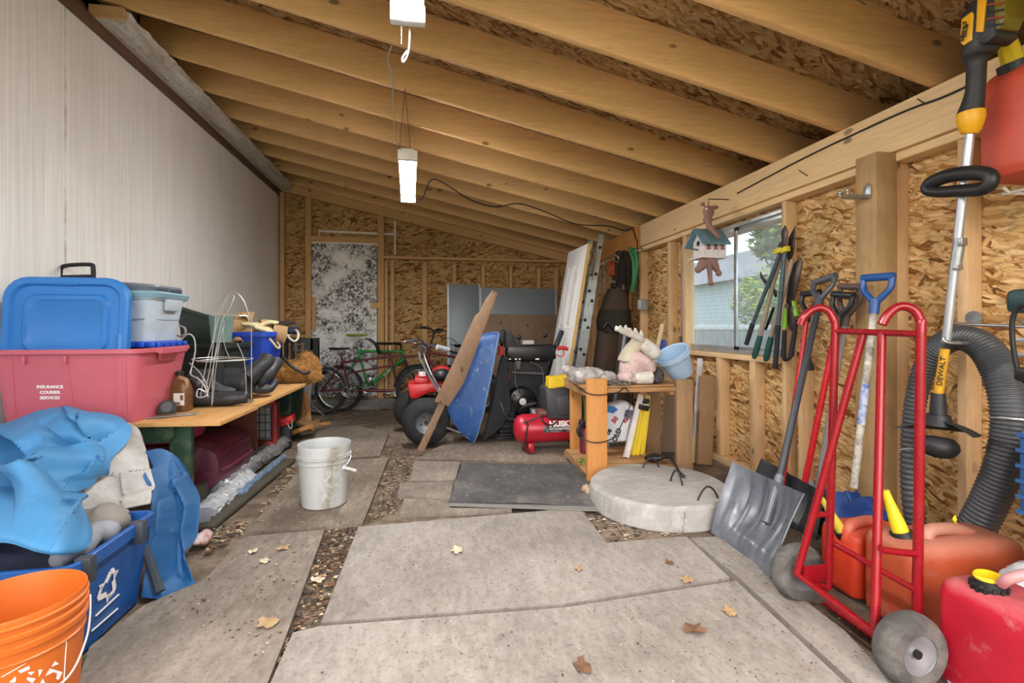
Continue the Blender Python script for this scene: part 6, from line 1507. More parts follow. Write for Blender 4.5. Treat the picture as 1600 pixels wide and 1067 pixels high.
mb = MB(); mb.box((2.296, p.y, p.z), (.006, .08, .10), bev=.002); mb.build('cover_plate', mat('pale grey pvc', '#c1c9d0', .45), r)
# ================================================================== beyond the window: fence, neighbour's siding, trees
W_f = wood('grey fence board', '#6f7575', 2, dark=.75, grime='#7d8486', gamt=.3)
r = thing('fence', 'grey board fence outside the window', 'fence', (5.4, 6.5, -.15))
k = 0; y = 2.2
while y < 13:
    mb = MB(); mb.box2((5.4, y, -.15), (5.425, y+.138, 1.06+.012*math.sin(k*2.1)), bev=.003); mb.build('fence_board', W_f, r); y += .145; k += 1
mb = MB(); mb.box2((5.39, 2.2, 1.04), (5.44, 13, 1.13), bev=.004); mb.build('cap_rail', mat('white cap rail', '#b5bbba', .5), r)
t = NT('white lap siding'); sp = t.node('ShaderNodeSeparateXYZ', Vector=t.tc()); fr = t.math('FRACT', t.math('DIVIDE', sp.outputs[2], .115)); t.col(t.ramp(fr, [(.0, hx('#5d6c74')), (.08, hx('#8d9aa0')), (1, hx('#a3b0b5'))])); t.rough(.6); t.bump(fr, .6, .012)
r = thing('neighbour_house', 'pale lap-sided house beyond the fence', 'house', (9, 14, -.15))
mb = MB(); mb.box2((8.3, 9.2, -.15), (12.5, 20, 2.35)); mb.build('wall', t.m, r)
mb = MB(); mb.prism([(8.0, 8.9, 2.35), (12.8, 8.9, 2.35), (10.4, 8.9, 3.6)], (0, 11.4, 0)); mb.build('roof', mat('grey shingle', '#77797c', .9, var=.2, bump=.4), r)
Mlf = [mat('leaf green', '#4a6b26', .6, var=.35, scale=4), mat('leaf yellow green', '#7b8b30', .6, var=.3, scale=4)]; Mbark = mat('bark', '#5a4a3a', .9, bump=.6)
def tree(label, x, y, z0, h, rad, n, seed):
    r = thing('tree', label, 'tree', (x, y, -.15)); rn = random.Random(seed)
    mb = MB(); mb.tube([(x, y, -.16), (x+.05, y, h*.4), (x, y+.05, h*.8)], [.09, .07, .03], 10, sub=3); mb.build('trunk', Mbark, r)
    lf = MB(); cl = [(x+rn.uniform(-1, 1)*rad*.7, y+rn.uniform(-1, 1)*rad*.8, z0+rn.uniform(0, 1)*(h-z0), rn.uniform(.3, .55)*rad) for _ in range(16)]
    for _ in range(n):
        c = rn.choice(cl); d = V((rn.gauss(0, 1), rn.gauss(0, 1), rn.gauss(0, 1))).normalized()*c[3]*rn.uniform(.5, 1); p = V(c[:3])+d
        a = V((rn.uniform(-1, 1), rn.uniform(-1, 1), rn.uniform(-.6, .6))).normalized(); b = a.orthogonal().normalized(); s = rn.uniform(.04, .085)
        f = lf.b.faces.new([lf.b.verts.new(q) for q in (p-a*s, p+b*s*.5, p+a*s, p-b*s*.5)]); f.material_index = 0 if rn.random() < .55 else 1
    lf.build('foliage', Mlf, r, smooth=False, recalc=False)
tree('leafy green tree outside, filling the right pane of the window', 4.5, 5.0, .7, 2.6, .62, 4200, 1)
tree('yellow-green bush beyond the fence behind the birdhouse', 6.6, 8.4, .9, 2.3, .8, 2600, 2)
tree('tall tree outside at the right end of the window', 7.0, 6.0, .6, 3.8, 1.0, 4200, 3)
# ================================================================== wooden rack with moose, pot, bags
W_rk = wood('rack pine', '#c98d50', 2, dark=.68); W_rkx = wood('rack slat', '#b58a5e', 0, dark=.6, grime='#77573b', gamt=.4); W_grey = wood('greyed lumber', '#a1815f', 2, dark=.65, grime='#7b6048', gamt=.4)
r = thing('wooden_rack', 'rough pine rack with two shelves carrying the moose figure', 'rack', (1.5, 3.5, 0))
Yf, Yk = 3.21, 3.83
zt = at(1000, 606, Y=Yf).z
def leg(px0, px1, ptop, Y, d=.038, m=W_rk, zb=-.01, lab='leg'):
    a, b = at(px0, 650, Y=Y).x, at(px1, 650, Y=Y).x; z = at((px0+px1)/2, ptop, Y=Y).z
    mb = MB(); mb.box2((a, Y, zb), (b, Y+d, z), bev=.003); return mb.build(lab, m, r)
leg(918, 949, 592, Yf-.04); leg(1058, 1083, 593, Yf-.02, m=W_grey); leg(892, 909, 604, Yk, m=W_rk); leg(1011, 1033, 612, Yk+.0, m=W_grey)
xl, xr = at(914, 650, Y=Yf).x, at(1070, 650, Y=Yf).x
mb = MB(); mb.box2((xl, Yf, zt-.03), (xr, Yf+.022, zt), bev=.002); mb.build('front_rail', W_rkx, r)
for k in range(5):
    y = Yf+.03+k*.122; mb = MB(); mb.box2((xl+.03*(k/4), y, zt-.0), (xr, y+.11, zt+.016), bev=.002); mb.build('top_slat', W_rkx, r)
for k in range(4):
    y = Yf+.0+k*.155; mb = MB(); mb.box2((xl+.03*(k/3), y, .075), (xr-.05, y+.125, .095), bev=.002); mb.build('bottom_slat', W_rkx, r)
for xx in (xl+.03, xr-.1): mb = MB(); mb.box2((xx, Yf, .03), (xx+.04, Yk, .074), bev=.002); mb.build('side_rail', W_rkx, r)
for xx in (xl+.03, xr-.1): mb = MB(); mb.box2((xx, Yf+.03, zt-.06), (xx+.035, Yk, zt-.005), bev=.002); mb.build('side_rail', W_rkx, r)
ST = zt+.016; SB = .095
# moose figure --------------------------------------------------------
Ym = 3.36; M_ = lambda x, y, Y=Ym: at(x, y, Y=Y)
t = NT('chalky pink stone'); v = t.tc(); n = t.noise(v, 9, 6, .65); c_ = t.ramp(n, [(.3, hx('#a98f8c')), (.5, hx('#c7aba7')), (.7, hx('#d9c6c2'))]); c_ = t.mix(t.math('MULTIPLY', t.ramp(t.noise(v, 16, 6), [(.58, 0), (.68, 1)]), .6), c_, hx('#5e5553')); t.col(c_); t.rough(.9); t.bump(n, .4, .006); Mpst = t.m
Mwst = mat('chalky white stone', '#d4d1c8', .9, var=.1, bump=.4, dirt='#6b655e', damt=.35, dscale=14); Mcst = mat('cream stone', '#c5bda8', .9, var=.12, bump=.4, dirt='#7b7264', damt=.4)
base = M_(995, 607)
r = thing('moose_figure', 'pale pink garden moose figure sitting on the wooden rack', 'garden figure', (base.x, Ym, ST))
k = .0001
mb = MB(); zb = ST
bx = M_(992, 590).x
mb.ell((bx-.02, Ym, zb+.11), (.095, .11, .125)); mb.ell((bx-.005, Ym, zb+.18), (.075, .09, .07)); mb.tube([(bx-.01, Ym-.07, zb+.2), (bx+.05, Ym-.1, zb+.165), (bx+.085, Ym-.09, zb+.12), (bx+.1, Ym-.08, zb+.1)], [.04, .038, .034, .03], 12, sub=4); mb.tube([(bx-.01, Ym+.07, zb+.2), (bx+.07, Ym+.1, zb+.16), (bx+.1, Ym+.08, zb+.1)], [.04, .036, .03], 12, sub=4); mb.ell((bx-.04, Ym, zb+.04), (.095, .12, .045))
blob(mb, .012, 3, .004, 30).build('body', Mpst, r)
mb = MB(); f = M_(1022, 592); mb.ell((f.x, Ym-.06, ST+.06), (.045, .05, .062)); mb.ell((f.x-.02, Ym-.06, ST+.03), (.06, .05, .03)); blob(mb, .009, 2).build('boot', mat('black stone', '#2b2b2e', .7, var=.3, dirt='#77767a', damt=.4, dscale=20), r)
mb = MB(); mb.tube([(bx-.03, Ym-.07, ST+.05), (bx+.03, Ym-.09, ST+.05), (bx+.085, Ym-.09, ST+.05)], [.048, .046, .05], 14, sub=3); mb.tube([(bx-.03, Ym+.07, ST+.05), (bx+.085, Ym+.09, ST+.05)], [.048, .05], 14); blob(mb, .01, 2, .003, 30).build('trousers', Mwst, r)
hd = M_(996, 536)
mb = MB(); mb.tube([M_(981, 566), M_(985, 550), hd], [.085, .06, .05], 14, sub=3); mb.ell(hd, (.06, .06, .05)); blob(mb, .011, 3, .004, 30).build('neck', Mcst, r)
mb = MB(); mb.tube([M_(1003, 535, Ym-.03), M_(1012, 543, Ym-.03), M_(1021, 552, Ym-.03), M_(1025, 558, Ym-.03)], [.045, .056, .06, .045], 14, sub=3); blob(mb, .01, 3, .003, 30).build('muzzle', Mwst, r)
for s in (-1, 1):
    mb = MB(); L = [(1003, 531), (993, 525), (982, 521), (971, 517), (964, 513)]; mb.tube(px(*[(x, y, Ym+s*(.05+.02*i)) for i, (x, y) in enumerate(L)]), [.026, .026, .024, .022, .014], 10, sub=3)
    for i, (x, y) in enumerate(((962, 509), (969, 508), (977, 508), (984, 512), (992, 512), (1001, 516))): mb.tube([at(x+2, y+8, Y=Ym+s*(.1-.01*i)), at(x, y, Y=Ym+s*(.115-.01*i))], [.017, .009], 8)
    blob(mb, .008, 2, .003, 30).build('antler', Mwst, r)
for s in (-1, 1): mb = MB(); e = M_(1003, 537); mb.ell((e.x, Ym+s*.052, e.z), .01); mb.build('eye', Mdarkp, r)
# blue pot lying tilted
pc, pt_ = M_(1062, 599, 3.42), M_(1052, 562, 3.42)
mb_ax = (M_(1050, 565, 3.42)-M_(1062, 600, 3.42)).normalized(); b0 = M_(1062, 602, 3.42)
r = thing('flower_pot', 'pale blue plastic flower pot tipped over on the right of the rack', 'flower pot', (b0.x, 3.42, ST))
mb = MB().lathe([(0, 0), (.085, 0), (.092, .02), (.108, .10), (.122, .16), (.124, .165), (.136, .167), (.139, .205), (.132, .207), (.120, .20), (.116, .16), (.086, .015), (0, .012)], (b0.x+.02, 3.42, ST+.05), (-.52, -.12, .85), 48); mb.build('pot', mat('pale blue pot', '#a9c6e2', .45, var=.04, dirt='#88a2bb', damt=.2), r)
# plastic bag heap, twine, cables
p = M_(922, 592, 3.4)
r = thing('plastic_bag', 'crumpled clear plastic bag on the left end of the rack', 'plastic bag', (p.x, 3.45, ST))
mb = MB(); mb.ell((p.x, 3.45, ST+.05), (.15, .12, .055)); mb.ell((p.x+.11, 3.42, ST+.04), (.09, .09, .045)); mb.tube([(p.x-.1, 3.45, ST+.06), (p.x-.19, 3.42, ST+.115)], [.05, .02], 10); mb.ell((p.x-.02, 3.42, ST+.075), (.09, .07, .035))
b = blob(mb, .01, 1); b.b.normal_update()
for v in b.b.verts: w = v.co*16; v.co += v.normal*.016*(1-2.4*abs(noise.noise(w+noise.noise_vector(w)*.8)))
b.build('bag', mat('hazy grey plastic', '#a7a3a1', .25, var=.22, scale=22, bump=.4, bscale=40), r, ang=60)
mb = MB(); rn = random.Random(4)
for q in range(26):
    c = M_(rn.uniform(950, 985), rn.uniform(602, 607), rn.uniform(3.22, 3.34)); c.z = ST+rn.uniform(.006, .03); a = rn.random()*6.28; R_ = rn.uniform(.02, .05)
    mb.tube([c+V((R_*math.cos(a+j), R_*math.sin(a+j)*.8, .008*math.sin(3*j+a))) for j in (0, 1.1, 2.2, 3.3, 4.2)], .0035, 5, sub=3)
one(mb, 'twine', mat('grey twine', '#6f675f', .85, var=.3), 'tangle of grey twine and wire on the rack in front of the moose', 'twine', kind='stuff')
mb = MB(); mb.tube(px((905, 606, 3.2), (920, 615, 3.16), (940, 617, 3.155), (965, 613, 3.16), (976, 606, 3.19), (985, 616, 3.18), (985, 632, 3.2), (975, 655, 3.22), (962, 680, 3.19), (945, 690, 3.16), (925, 691, 3.15), (905, 683, 3.2)), .004, 6, sub=6); one(mb, 'cable', Mcordk, 'thin dark cable looping around the front left leg of the rack', 'cable')
# things inside the rack
Ys = 3.52; Q = lambda x, y, Y=Ys: at(x, y, Y=Y)
r = thing('salt_bag', 'white printed plastic sack standing inside the rack', 'sack', (Q(962, 690).x, 3.55, SB))
P = [Q(935, 692), Q(982, 692), Q(986, 668), Q(994, 636), Q(980, 626), Q(962, 632), Q(946, 637), Q(936, 650)]
for q in P: q.z = max(q.z, SB+.004)
mb = MB(); mb.prism(P, (0, .15, 0), bev=.03); b = blob(mb, .012, 2, .006, 18); b.build('sack', mat('white sack plastic', '#cdd2da', .35, var=.06, bump=.3, bscale=18), r)
for poly, m in (([(951, 634), (960, 635), (966, 640), (958, 646), (949, 644)], mat('sack blue', '#2f66a5', .5)), ([(978, 640), (990, 641), (984, 655), (975, 650)], mat('sack grey', '#565b6b', .5, var=.3, scale=50))):
    mb = MB(); mb.prism([Q(x, y, Ys-.006) for x, y in poly], (0, .004, 0)); mb.build('print', m, r)
def tx(s, x, y, ang, size, m, lab=None): text(s, 'lettering', m, r, frame(Q(x, y, Ys-.009), (math.cos(ang), 0, math.sin(ang)), (-math.sin(ang), 0, math.cos(ang))), size, .0015, .002, label=lab)
tx('50', 961, 656, .9, .05, mat('red print', '#a3283c', .6), 'red printed number'); tx('OLD', 964, 680, 1.15, .055, Mdarkp); tx('DE', 952, 675, 1.0, .035, Mdarkp); tx('KG', 978, 657, .9, .03, mat('red print', '#a3283c', .6))
a, b = Q(978, 692, 3.46), Q(1001, 616, 3.5); a.z = SB; mb = MB(); mb.bar(a+V((0, 0, .006)), b, .04, .02, up=(0, -1, 0), bev=.004); one(mb, 'white_stick', mat('white painted stick', '#d8d2cc', .6), 'white painted stick leaning inside the rack beside the white sack', 'stick')
r = thing('tripod', 'folded yellow tripod with black clamps inside the rack', 'tripod', tuple(Q(1000, 692, 3.5)))
Myel = mat('yellow tripod', '#dcbf2b', .45, var=.08)
for (x0, x1) in ((987, 1000), (994, 1008), (1003, 1012)):
    a, b = Q(x0, 692, 3.52), Q(x1, 638, 3.54); a.z = SB+.003; mb = MB(); mb.bar(a, b, .036, .02, up=(0, -1, 0), bev=.004); mb.build('leg', Myel, r)
mb = MB(); mb.bar(Q(1009, 640, 3.54), Q(1012, 617, 3.54), .04, .02, up=(0, -1, 0)); mb.build('centre_post', mat('pale yellow post', '#c8b06a', .5), r)
mb = MB(); mb.bar(Q(996, 634, 3.5), Q(1012, 638, 3.5), .05, .04, up=(0, 0, 1), bev=.004); mb.build('collar', Mblack, r)
mb = MB(); mb.box(Q(1009, 627, 3.5), (.05, .03, .035), bev=.004); mb.build('clamp', Mblack, r)
mb = MB(); mb.bar(Q(1004, 622, 3.49), Q(1001, 631, 3.49), .012, .01, up=(0, -1, 0)); mb.bar(Q(1001, 631, 3.49), Q(1011, 633, 3.49), .01, .01, up=(0, -1, 0)); mb.build('bracket', mat('pale bracket', '#cfcfc9', .5), r)
p = Q(917, 690, 3.6)
r = thing('fire_extinguisher', 'dark red fire extinguisher standing inside the left of the rack', 'fire extinguisher', (p.x, 3.62, SB))
mb = MB().lathe([(0, 0), (.045, 0), (.048, .02), (.048, .17), (.03, .205), (.018, .215), (0, .216)], (p.x+.01, 3.66, SB), n=28); mb.build('cylinder', mat('dark red enamel', '#6f2430', .4), r)
mb = MB(); mb.box((p.x+.0, 3.63, SB+.235), (.11, .05, .05), rot=(0, .3, 0), bev=.01); mb.tube([(p.x-.02, 3.62, SB+.25), (p.x-.075, 3.58, SB+.2), (p.x-.055, 3.57, SB+.15)], .018, 8, sub=3); mb.build('valve', Mblack, r)
mb = MB(); mb.tube([Q(x, y, 3.85) for x, y in ((900, 600), (902, 625), (906, 650), (912, 672), (914, 640), (911, 612))], .008, 6, sub=4); one(mb, 'rope', mat('olive rope', '#8a8440', .8), 'olive rope hanging behind the left legs of the rack', 'rope')
mb = MB(); p = at(1040, 710, Y=3.25); p.z = SB; L = [V((p.x-.08, 3.3, SB+.02)), at(1044, 713, Y=3.22), at(1052, 722, Z=.15), at(1064, 740, Z=.145), at(1068, 744, Z=.15)]; mb.tube(L, [.02, .016, .008, .008, .014], 8, sub=4); mb.ell((p.x-.06, 3.32, SB+.035), (.07, .05, .03))
b = blob(mb, .006, 1, .006, 30); one(b, 'plug_lead', Mblack, 'black lead lying over the rack bottom and the concrete lid', 'cable')
# boards and sticks leaning behind the rack
G = 'boards and sticks leaning on the right wall by the rack'
def leaner(label, a, b, w, th, m, up=(-1, 0, 0), name='leaning_board', cat='board', zmin=.0):
    p, q = at(*a[:2], **a[2]), at(*b[:2], **b[2]); p.z = zmin*0+.002; mb = MB(); mb.bar(p, q, w, th, up=up, bev=.003); return one(mb, name, m, label, cat, G)
leaner('wide brown board standing just right of the rack', (1099, 727, dict(Y=3.5)), (1106, 588, dict(Y=3.56)), .13, .035, W_grey, up=(0, -1, 0), zmin=.0)
leaner('wide grey-brown board behind the right legs of the rack', (1045, 705, dict(Y=3.9)), (1050, 612, dict(Y=3.95)), .14, .03, wood('silvered board', '#8c7664', 2, dark=.7), up=(0, -1, 0), zmin=.02)
leaner('narrow board behind the right front leg of the rack', (1073, 700, dict(Y=3.75)), (1078, 590, dict(Y=3.8)), .05, .03, wood('dark stick wood', '#7a6048', 2), up=(0, -1, 0), zmin=.02)
a, b = at(1084, 718, Y=3.56), at(1094, 560, Y=3.66)
r = thing('yard_stick', 'long white stick with a yellow tip leaning right of the rack', 'stick', tuple(a)); c0 = a.lerp(b, .22)
mb = MB(); mb.bar(c0, b, .04, .022, up=(0, -1, 0), bev=.004); mb.build('shaft', mat('grey white paint', '#c9c8cf', .6), r); mb = MB(); mb.bar(V((a.x, a.y, .0)), c0, .042, .024, up=(0, -1, 0), bev=.004); mb.build('yellow_tip', mat('worn yellow paint', '#d1b13a', .6, dirt='#cfc4ac', damt=.7, dscale=20), r)
a, b = at(1020, 580, Y=4.2), at(1035, 507, Y=4.3); mb = MB(); e0 = at(1008, 640, Y=4.12); mb.cyl(e0+(e0-b)*((e0.z-.0)/(b.z-e0.z)), b, .022, n=12); one(mb, 'wooden_pole', mat('bare ash wood', '#cbb28c', .6), 'pale round wooden pole sticking up behind the moose', 'tool handle')
p = at(1038, 540, Y=4.1); mb = MB(); mb.prism([at(x, y, Y=4.1) for x, y in ((1030, 566), (1043, 560), (1042, 533), (1037, 530), (1034, 545), (1029, 553))], (0, .05, 0), bev=.01); one(mb, 'blue_scoop', mat('deep blue plastic', '#1d3f8f', .45), 'deep blue plastic scoop behind the moose muzzle', 'scoop')
mb = MB(); e0, b = at(963, 615, Y=3.95), at(977, 520, Y=4.05); mb.cyl(e0+(e0-b)*(e0.z/(b.z-e0.z)), b, .016, n=12); one(mb, 'metal_pole', mat('grey pole', '#6a7078', .4, .5), 'grey metal pole leaning behind the moose in front of the waders', 'pole')
p = at(1065, 543, X=2.39); r = thing('tin_cup', 'small tarnished cup on the left end of the window sill', 'cup', (2.40, p.y, WZ0)); h_ = at(1065, 525, X=2.395).z-WZ0
mb = MB().lathe([(0, 0), (.032, 0), (.042, h_-.003), (.044, h_), (.04, h_), (.031, .006), (0, .006)], (2.412, p.y, WZ0-.001), n=28); mb.build('cup', mat('tarnished tin', '#6f6d5d', .45, .4, var=.25), r)
# ================================================================== right side: hand truck, cans, shovels, tools on the wall
Mtr = mat('gloss red enamel', '#8e121d', .25, .1, var=.06, dirt='#5e1c20', damt=.2, dscale=20)
r = thing('hand_truck', 'red tubular hand truck with curled handles standing in front of the fuel cans', 'hand truck', (1.46, 1.47, 0))
def T(pts, q, nm='rail', m=Mtr, sub=0): mb = MB(); mb.tube(pts, q, 12, sub=sub); return mb.build(nm, m, r)
YA, YBk = 1.62, 1.31
R1t, R1b = at(1305, 517, Y=YA), at(1294, 919, Y=YA); R2t, R2b = at(1439, 522, Y=YBk), at(1433, 968, Y=YBk); R2b.z = max(R2b.z, .09)
B1t, B1b = at(1349, 521, Y=1.512), at(1245, 897, Y=YA); B2t, B2b = at(1378, 521, Y=1.438), at(1367, 990, Y=YBk)
h1 = [at(x, y, X=xx) for x, y, xx in ((1252, 509, 1.43), (1256, 497, 1.43), (1268, 485, 1.45), (1283, 481, 1.49), (1297, 489, 1.53), (1304, 505, 1.565))]
h1 = px((1251, 508, 1.68), (1256, 496, 1.675), (1268, 485, 1.665), (1283, 481, 1.65), (1297, 489, 1.635), (1304, 504, 1.622))
T(h1+[R1t, R1t.lerp(R1b, .4), R1b], .0145, 'rail', sub=4)
h2 = px((1378, 507, 1.37), (1386, 493, 1.365), (1400, 481, 1.355), (1416, 479, 1.34), (1432, 488, 1.325), (1439, 505, 1.313))
T(h2+[R2t, R2t.lerp(R2b, .4), R2b], .0145, 'rail', sub=4)
T([R1t, R2t], .0115, 'top_crossbar'); T([B1t, B1b], .0135, 'brace'); T([B2t, B2b], .0135, 'brace')
T([B1b, B2b], .010, 'axle_bar'); T([B1b+V((.05, 0, -.03)), B2b+V((.05, 0, -.03))], .009, 'axle_bar')
T([at(1299, 847, Y=YA), at(1430, 921, Y=YBk)], .011, 'mid_crossbar')
T([at(1267, 805, Y=YA-.0), at(1297, 803, Y=YA)], .011, 'spacer'); T([at(1377, 859, Y=YBk), at(1436, 866, Y=YBk)], .011, 'spacer')
T([B1b, R1b], .011, 'spacer'); T([B2b, R2b], .011, 'spacer')
mb = MB(); a, b = at(1256, 885, Y=YA-.01), at(1292, 908, Y=YA-.01); mb.box2((a.x, YA-.012, b.z), (b.x, YA-.004, a.z), bev=.002); mb.build('gusset_plate', Mtr, r)
mb = MB(); mb.box2((R1b.x-.01, YBk-.02, .012), (R1b.x+.05, YA+.02, .022), bev=.003); mb.build('toe_plate', Mtr, r)
for y0, y1 in ((YBk-.02, 1.18), (YA+.02, 1.76)):
    pass
for yc, s in ((1.235, -1), (1.705, 1)):
    c = V((1.455 if s < 0 else 1.475, yc, .112)); mb = MB().lathe([(.06, -.036), (.075, -.04), (.098, -.036), (.109, -.02), (.112, 0), (.109, .02), (.098, .036), (.075, .04), (.06, .036)], c, (0, -1, 0), 44)
    w = mb.build('wheel', mat('dusty rubber tyre', '#484644', .9, var=.25, dirt='#7d7974', damt=.5, dscale=9), r)
    mb = MB().lathe([(0, .02), (.012, .022), (.016, .012), (.03, .016), (.046, .028), (.06, .03), (.062, .034), (.062, -.034), (0, -.034)], c, (0, -1, 0), 36); mb.build('hub', mat('dusty grey hub', '#7f8084', .5, .3, var=.2), w)
    mb = MB(); mb.cyl(c+V((0, -.03, 0)), c+V((0, .03, 0)), .013, n=14); mb.build('axle_end', Mblack, w)
# jerry cans --------------------------------------------------------------------------
def can(name, label, M, w, d, h, m, hm=None, top=.72, rad=.035, cap=None, handle=None, spout=None):
    """moulded fuel can, local frame: x along the width, y depth, base at z=0"""
    r = thing(name, label, 'fuel can', tuple(M.translation), M.to_euler())
    L = [rr(0, 0, 0, w-.03, d-.03, rad), rr(0, 0, .012, w-.006, d-.006, rad), rr(0, 0, .03, w, d, rad), rr(0, 0, h*.3, w, d, rad), rr(0, 0, h*.55, w, d, rad), rr(0, 0, h*.84, w, d, rad), rr(0, 0, h*.93, w-.012, d-.01, rad), rr(0, 0, h*.975, w-.045, d-.035, rad), rr(0, 0, h, w-.1, d-.07, rad)]
    MB().loft(L).build('body', m, r, local=True)
    if handle:
        (x0, z0, x1, z1, q) = handle; mb = MB(); mb.tube([(x0, 0, h-.02), (x0+.015*(1 if x1 > x0 else -1), 0, z0), (x0+(x1-x0)*.5, 0, (z0+z1)/2+.012), (x1-.02*(1 if x1 > x0 else -1), 0, z1), (x1, 0, h-.03)], q, 12, sub=5); mb.build('handle', hm or m, r, local=True)
    if cap:
        (x, y, q) = cap; mb = MB().lathe([(0, h-.01), (q*1.12, h-.01), (q*1.15, h+.018), (q*1.02, h+.022), (q, h+.045), (q*.9, h+.048)], (x, y, 0), n=30)
        for k in range(14): a = 2*PI*k/14; mb.box((x+q*1.14*math.cos(a), y+q*1.14*math.sin(a), h+.005), (.006, .006, .02), rot=(0, 0, a))
        mb.build('collar', Mblack, r, local=True)
        mb = MB().lathe([(q*.92, h+.03), (q*.96, h+.05), (q*.9, h+.056), (q*.62, h+.054), (q*.6, h+.03), (0, h+.03)], (x, y, 0), n=30); mb.build('cap_ring', mat('yellow nozzle plastic', '#e3c51f', .4, var=.06), r, local=True)
    return r
def spout(r, a, b, q, m=None):
    a, b = V(a), V(b); d = (b-a).normalized()
    mb = MB(); mb.tube([a-d*.01, a+d*.03], [q*1.65, q*1.5], 20); mb.build('collar', Mblack, r)
    mb = MB(); L = (b-a).length; mb.tube([a+d*.03, a+d*.06, a+d*(L*.6), a+d*(L-.035), b], [q*1.1, q*1.05, q*.8, q*.62, q*.55], 16); mb.build('spout', m or mat('yellow nozzle plastic', '#e3c51f', .4), r)
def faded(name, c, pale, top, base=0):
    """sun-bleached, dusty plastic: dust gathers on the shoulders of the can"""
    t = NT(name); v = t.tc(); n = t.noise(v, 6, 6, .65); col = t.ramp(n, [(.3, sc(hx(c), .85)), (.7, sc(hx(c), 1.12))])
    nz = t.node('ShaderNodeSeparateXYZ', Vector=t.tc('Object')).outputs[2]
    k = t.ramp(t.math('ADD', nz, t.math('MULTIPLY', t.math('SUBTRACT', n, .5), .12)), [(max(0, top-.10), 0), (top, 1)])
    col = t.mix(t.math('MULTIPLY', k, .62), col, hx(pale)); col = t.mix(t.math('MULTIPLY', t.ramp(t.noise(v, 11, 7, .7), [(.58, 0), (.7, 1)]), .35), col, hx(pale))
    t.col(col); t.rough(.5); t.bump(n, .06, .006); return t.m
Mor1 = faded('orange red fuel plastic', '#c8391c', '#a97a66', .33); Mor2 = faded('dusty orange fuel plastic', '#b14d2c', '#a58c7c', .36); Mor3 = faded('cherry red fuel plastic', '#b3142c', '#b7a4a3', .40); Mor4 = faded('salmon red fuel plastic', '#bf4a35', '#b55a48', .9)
# small bright can, farthest of the three on the floor
c1 = V((1.825, 1.735, 0)); M1 = Matrix.Translation(c1)
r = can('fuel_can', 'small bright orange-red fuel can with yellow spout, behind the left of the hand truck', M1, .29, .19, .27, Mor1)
mb = MB(); mb.tube(px((1322, 845, 1.70), (1327, 823, 1.70), (1345, 815, 1.71), (1365, 815, 1.72), (1372, 830, 1.73)), [.02, .022, .022, .022, .02], 12, sub=4); mb.build('handle', Mor1, r)
spout(r, at(1320, 838, Y=1.72), at(1284, 779, Y=1.74), .019, mat('faded yellow spout', '#cdbb42', .45))
c2 = V((1.915, 1.50, 0)); M2 = Matrix.Translation(c2) @ Matrix.Rotation(-.06, 4, 'Z')
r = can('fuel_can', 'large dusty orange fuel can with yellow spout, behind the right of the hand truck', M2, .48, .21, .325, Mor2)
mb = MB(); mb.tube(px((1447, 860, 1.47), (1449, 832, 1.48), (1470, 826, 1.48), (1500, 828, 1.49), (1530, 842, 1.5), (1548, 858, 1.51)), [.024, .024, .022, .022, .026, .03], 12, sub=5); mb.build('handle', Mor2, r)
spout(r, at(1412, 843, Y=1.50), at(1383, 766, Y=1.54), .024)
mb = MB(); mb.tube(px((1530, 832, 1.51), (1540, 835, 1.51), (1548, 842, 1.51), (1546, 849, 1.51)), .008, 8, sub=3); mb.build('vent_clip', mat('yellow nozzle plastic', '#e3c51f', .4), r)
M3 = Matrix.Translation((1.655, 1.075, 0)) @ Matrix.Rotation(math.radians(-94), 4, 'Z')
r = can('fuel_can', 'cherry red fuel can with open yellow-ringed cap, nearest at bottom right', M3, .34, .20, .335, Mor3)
cp = at(1545, 913, Z=.345); mb = MB().lathe([(0, -.012), (.04, -.012), (.041, .012), (.036, .016), (.034, .03), (.03, .032)], (cp.x, cp.y, .335), (-.1, 0, 1), 30)
for k in range(14): a = 2*PI*k/14; mb.box((cp.x+.041*math.cos(a), cp.y+.041*math.sin(a), .337), (.007, .007, .02), rot=(0, 0, a))
mb.build('collar', Mblack, r)
mb = MB().lathe([(.032, .02), (.034, .035), (.03, .04), (.021, .038), (.02, .016), (0, .014)], (cp.x, cp.y, .335), (-.1, 0, 1), 30); mb.build('cap_ring', mat('yellow nozzle plastic', '#e3c51f', .4), r)
mb = MB(); mb.tube(px((1565, 912, 1.1), (1575, 905, 1.08), (1600, 898, 1.06), (1630, 896, 1.05), (1665, 915, 1.03)), .014, 10, sub=4); mb.build('handle', Mor3, r)
mb = MB(); p = at(1575, 890, Z=.30); mb.ell((1.92, 1.22, .17), (.12, .09, .17)); b = blob(mb, .014, 1); b.b.normal_update()
for v in b.b.verts: w = v.co*14; v.co += v.normal*.014*(1-2.2*abs(noise.noise(w)))
one(b, 'plastic_bag', mat('silver grey plastic', '#b4b7ba', .25, var=.2, bump=.4), 'silvery plastic bag bundle behind the cherry red fuel can', 'plastic bag')
p = at(1450, 1050, Z=0); mb = MB(); a = [at(1474, 1060, Z=.004), at(1478, 1035, Z=.004), at(1515, 1075, Z=.004), at(1500, 1110, Z=.004)]
mb.prism([(q.x, q.y, .0145) for q in a], (0, 0, .006)); one(mb, 'paper_sheet', mat('pale lilac plastic', '#b9b4cf', .4), 'pale lilac plastic sheet on the floor under the cherry red can', 'sheet')
